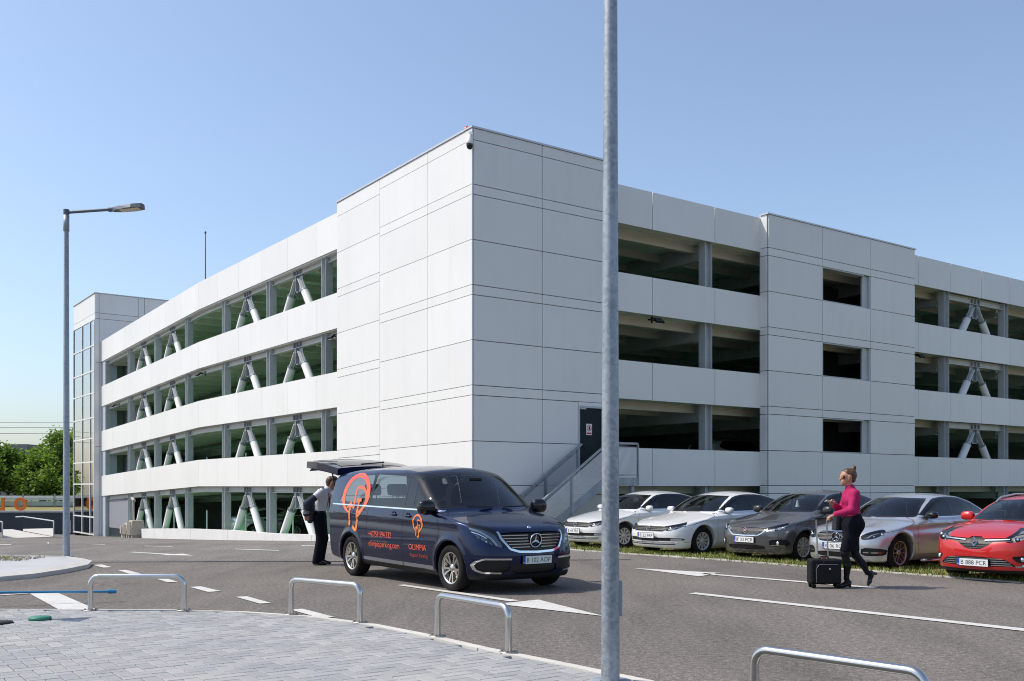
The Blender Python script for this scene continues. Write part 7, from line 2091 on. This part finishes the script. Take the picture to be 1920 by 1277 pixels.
MB().tube([(-.16, -.151, .095), (-.165, -.151, .30), (-.12, -.151, .365), (.16, -.151, .37)], .0045, 6).build('zip', mat('zip_metal', (.25, .25, .26), .35, .8), su)
MB().box(.03, .055, -.153, -.150, .29, .315).build('badge', CHROME, su)
for sx in (-.19, .19):
    for sy in (-.08, .08):
        w_ = MB().lathe([(.0, -.012), (.034, -.012), (.036, 0), (.034, .012), (0, .012)], 16, 0, 'y', (sx + .01, sy, .036)).build('castor', DARK, su)
        recalc(w_); MB().box(sx - .02, sx + .02, sy - .02, sy + .02, .045, .085).build('castor_fork', BLACKP, w_)
for sx in (-.085, .075): MB().tube([(sx, .03, .42), (sx - .03, .02, 1.055)], .0115, 10).build('handle_tube', mat('satin_alu', (.48, .49, .50), .3, .95), su)
MB().tube([(-.135, .02, 1.055), (.055, .02, 1.06)], .017, 10).build('handle_grip', BLACKP, su)
MB().tube([(-.07, 0, .445), (-.05, 0, .475), (.05, 0, .475), (.07, 0, .445)], .012, 8).build('carry_handle', CASE, su)
MB().box(-.03, .02, -.03, .0, .44, .462).build('red_tag', mat('tag_red', (.4, .03, .04), .5), su)

# ---------------- man bending towards the open boot
mn = empty('person', (-3.77, 19.6, 0), R(6), 'man in white shirt, tie and dark trousers behind the open van', 'person')
nk = (.13, 0, 1.485)
SL, SR = (.075, .185, 1.43), (.02, -.195, 1.44)
MEL, MWR = (-.24, -.31, 1.22), (-.275, -.27, 1.0)
LEL2, LWR2 = (.28, .24, 1.24), (.50, .17, 1.22)
mt = [((.04, .075, 1.37), (-.02, .06, 1.10), .115, .098), ((.02, -.075, 1.37), (-.02, -.06, 1.10), .115, .098), ((.06, .0, 1.42), (-.01, 0, 1.15), .11, .11)]
ms = [((.09, .04, 1.465), SL, .055, .062), ((.08, -.04, 1.465), SR, .055, .062)]
mh = [((-.02, .06, 1.08), (-.03, .085, .95), .10, .115), ((-.02, -.06, 1.08), (-.03, -.085, .95), .10, .115)]
ml = [((-.025, .095, .93), (.04, .10, .52), .10, .066), ((.04, .10, .52), (-.02, .10, .12), .064, .044), ((-.03, -.095, .93), (.0, -.10, .52), .10, .066), ((.0, -.10, .52), (-.08, -.105, .12), .064, .044)]
ma = [(SR, MEL, .056, .046), (MEL, MWR, .044, .030), (SL, LEL2, .056, .046), (LEL2, LWR2, .044, .030)]
mhead = head_prims((.225, 0, 1.605), (.90, 0, -.32), (0, 0, 1), 1.04)
mnk = [(nk, (.185, 0, 1.545), .058, .055)]
mp_ = mt + ms + mh + ml + ma + mhead + mnk
blob_obj('body', blobs(mp_, .03), mp_, .0115, SKIN, mn)
h1 = hand_prims(MWR, (.18, .05, -.98), (.9, .2, .15), (-.3, -.95, 0), .8); blob_obj('hand', blobs(h1, .008), h1, .005, SKIN, mn, .02)
h2 = hand_prims(LWR2, (.98, -.05, -.1), (.1, -.6, .8), (.1, .5, .8), .7); blob_obj('hand', blobs(h2, .008), h2, .005, SKIN, mn, .02)
SHIRT = varied('white_shirt', (.62, .63, .69), (.74, .75, .80), 9, .75, 0, .3, (1, 1, .5), .6, 14, bd=.02)
sh = mt + ms + [(SR, MEL, .064, .056), (SL, LEL2, .064, .056), (LEL2, lerp(LEL2, LWR2, .85), .056, .042), ((-.02, .05, 1.15), (-.03, .06, 1.0), .105, .11), ((-.02, -.05, 1.15), (-.03, -.06, 1.0), .105, .11), (nk, (.155, 0, 1.515), .066, .064)]
blob_obj('shirt', blobs(sh, .03, .010, [((0, 0, -1), -1.03), ((.5, 0, .86), 1.395)]), sh, .0115, SHIRT, mn)
tr = mh + [((-.025, .095, .93), (.04, .10, .52), .112, .082), ((.04, .10, .52), (-.025, .10, .07), .082, .072), ((-.03, -.095, .93), (.0, -.10, .52), .112, .082), ((.0, -.10, .52), (-.085, -.105, .07), .082, .072)]
blob_obj('trousers', blobs(tr, .03, .008, [((0, 0, 1), 1.055), ((0, 0, -1), -.045)]), tr, .0115, DARKCL, mn)
bl_ = [((-.02, .06, 1.05), (-.02, -.06, 1.05), .118, .118)]
blob_obj('belt', blobs(bl_, .02, .008, [((0, 0, 1), 1.07), ((0, 0, -1), -1.035)]), bl_, .012, SHOE, mn)
for cx_, cy_ in ((-.03, .10), (-.09, -.105)):
    fp = [((cx_ - .03, cy_, .055), (cx_ + .10, cy_, .045), .045, .042), ((cx_ + .10, cy_, .042), (cx_ + .19, cy_, .032), .042, .028)]
    blob_obj('shoe', blobs(fp, .02, .0, [((0, 0, -1), -.004)]), fp, .009, SHOE, mn)
hc = (.225, 0, 1.605)
mhp = [((.185, 0, 1.66), (.245, 0, 1.675), .093, .085), ((.165, 0, 1.62), (.16, 0, 1.585), .080, .062)]
blob_obj('hair', lambda x, y, z: smax(blobs(mhp, .02)(x, y, z), ((x - .285) * .8 + (1.66 - z) * .75), .012), mhp, .009, varied('dark_brown_hair', (.05, .026, .014), (.10, .055, .03), 60, .5), mn)
gm = MB()
for e in (-1, 1): gm.hexa([(.318, .004 * e, 1.585), (.306, .062 * e, 1.588), (.298, .064 * e, 1.588), (.31, .004 * e, 1.585), (.332, .004 * e, 1.622), (.318, .062 * e, 1.625), (.31, .064 * e, 1.625), (.323, .004 * e, 1.622)])
go = recalc(gm.build('sunglasses', mat('black_lens', (.008, .008, .010), .1), mn))
for e in (-1, 1): MB().tube([(.306, e * .064, 1.62), (.20, e * .092, 1.635)], .004, 6).build('temple_arm', BLACKP, go)
MB().tube([(.10, -.075, 1.478), (.155, -.085, 1.40), (.135, -.05, 1.25), (.10, -.03, 1.12)], .012, 8).build('lanyard', mat('red_ribbon', (.38, .03, .07), .6), mn)
ti = MB(); ti.hexa([(.162, -.02, 1.45), (.168, .0, 1.45), (.155, .035, 1.12), (.15, -.04, 1.12), (.178, -.02, 1.455), (.182, .0, 1.455), (.168, .035, 1.125), (.163, -.04, 1.125)]); recalc(ti.build('tie', mat('dark_tie', (.02, .018, .035), .6), mn))
MB().hexa([(-.02, -.245, 1.475), (.055, -.235, 1.485), (.065, -.14, 1.518), (-.015, -.14, 1.513), (-.02, -.247, 1.50), (.055, -.237, 1.51), (.065, -.14, 1.54), (-.015, -.14, 1.535)]).build('epaulette', mat('navy_epaulette', (.012, .014, .025), .7), mn); recalc(mn.children[-1])
# jacket: one sleeve on, the rest hanging behind the back
JK = varied('navy_uniform_cloth', (.030, .036, .055), (.048, .056, .080), 9, .85, 0, .3, (1, 1, .4), .4, 16, bd=.014)
jk = [(lerp(SR, MEL, .50), MEL, .068, .066), (MEL, lerp(MEL, MWR, .92), .066, .054), ((-.155, -.22, 1.30), (-.20, -.15, .90), .035, .060), ((-.165, -.10, 1.26), (-.21, -.06, .88), .030, .055), ((-.16, .02, 1.24), (-.20, .04, .90), .025, .05)]
jo = blob_obj('jacket', blobs(jk, .045, .004, [((0, 0, -1), -.82)]), jk, .0115, JK, mn)
d_ = Vector(MWR) - Vector(MEL)
for t0 in (.60, .71, .82):
    a_, b_ = Vector(MEL) + d_ * t0, Vector(MEL) + d_ * (t0 + .055)
    MB().tube([a_, b_], .0655, 20).build('cuff_stripe', mat('silver_braid', (.45, .43, .38), .5, .2), jo)
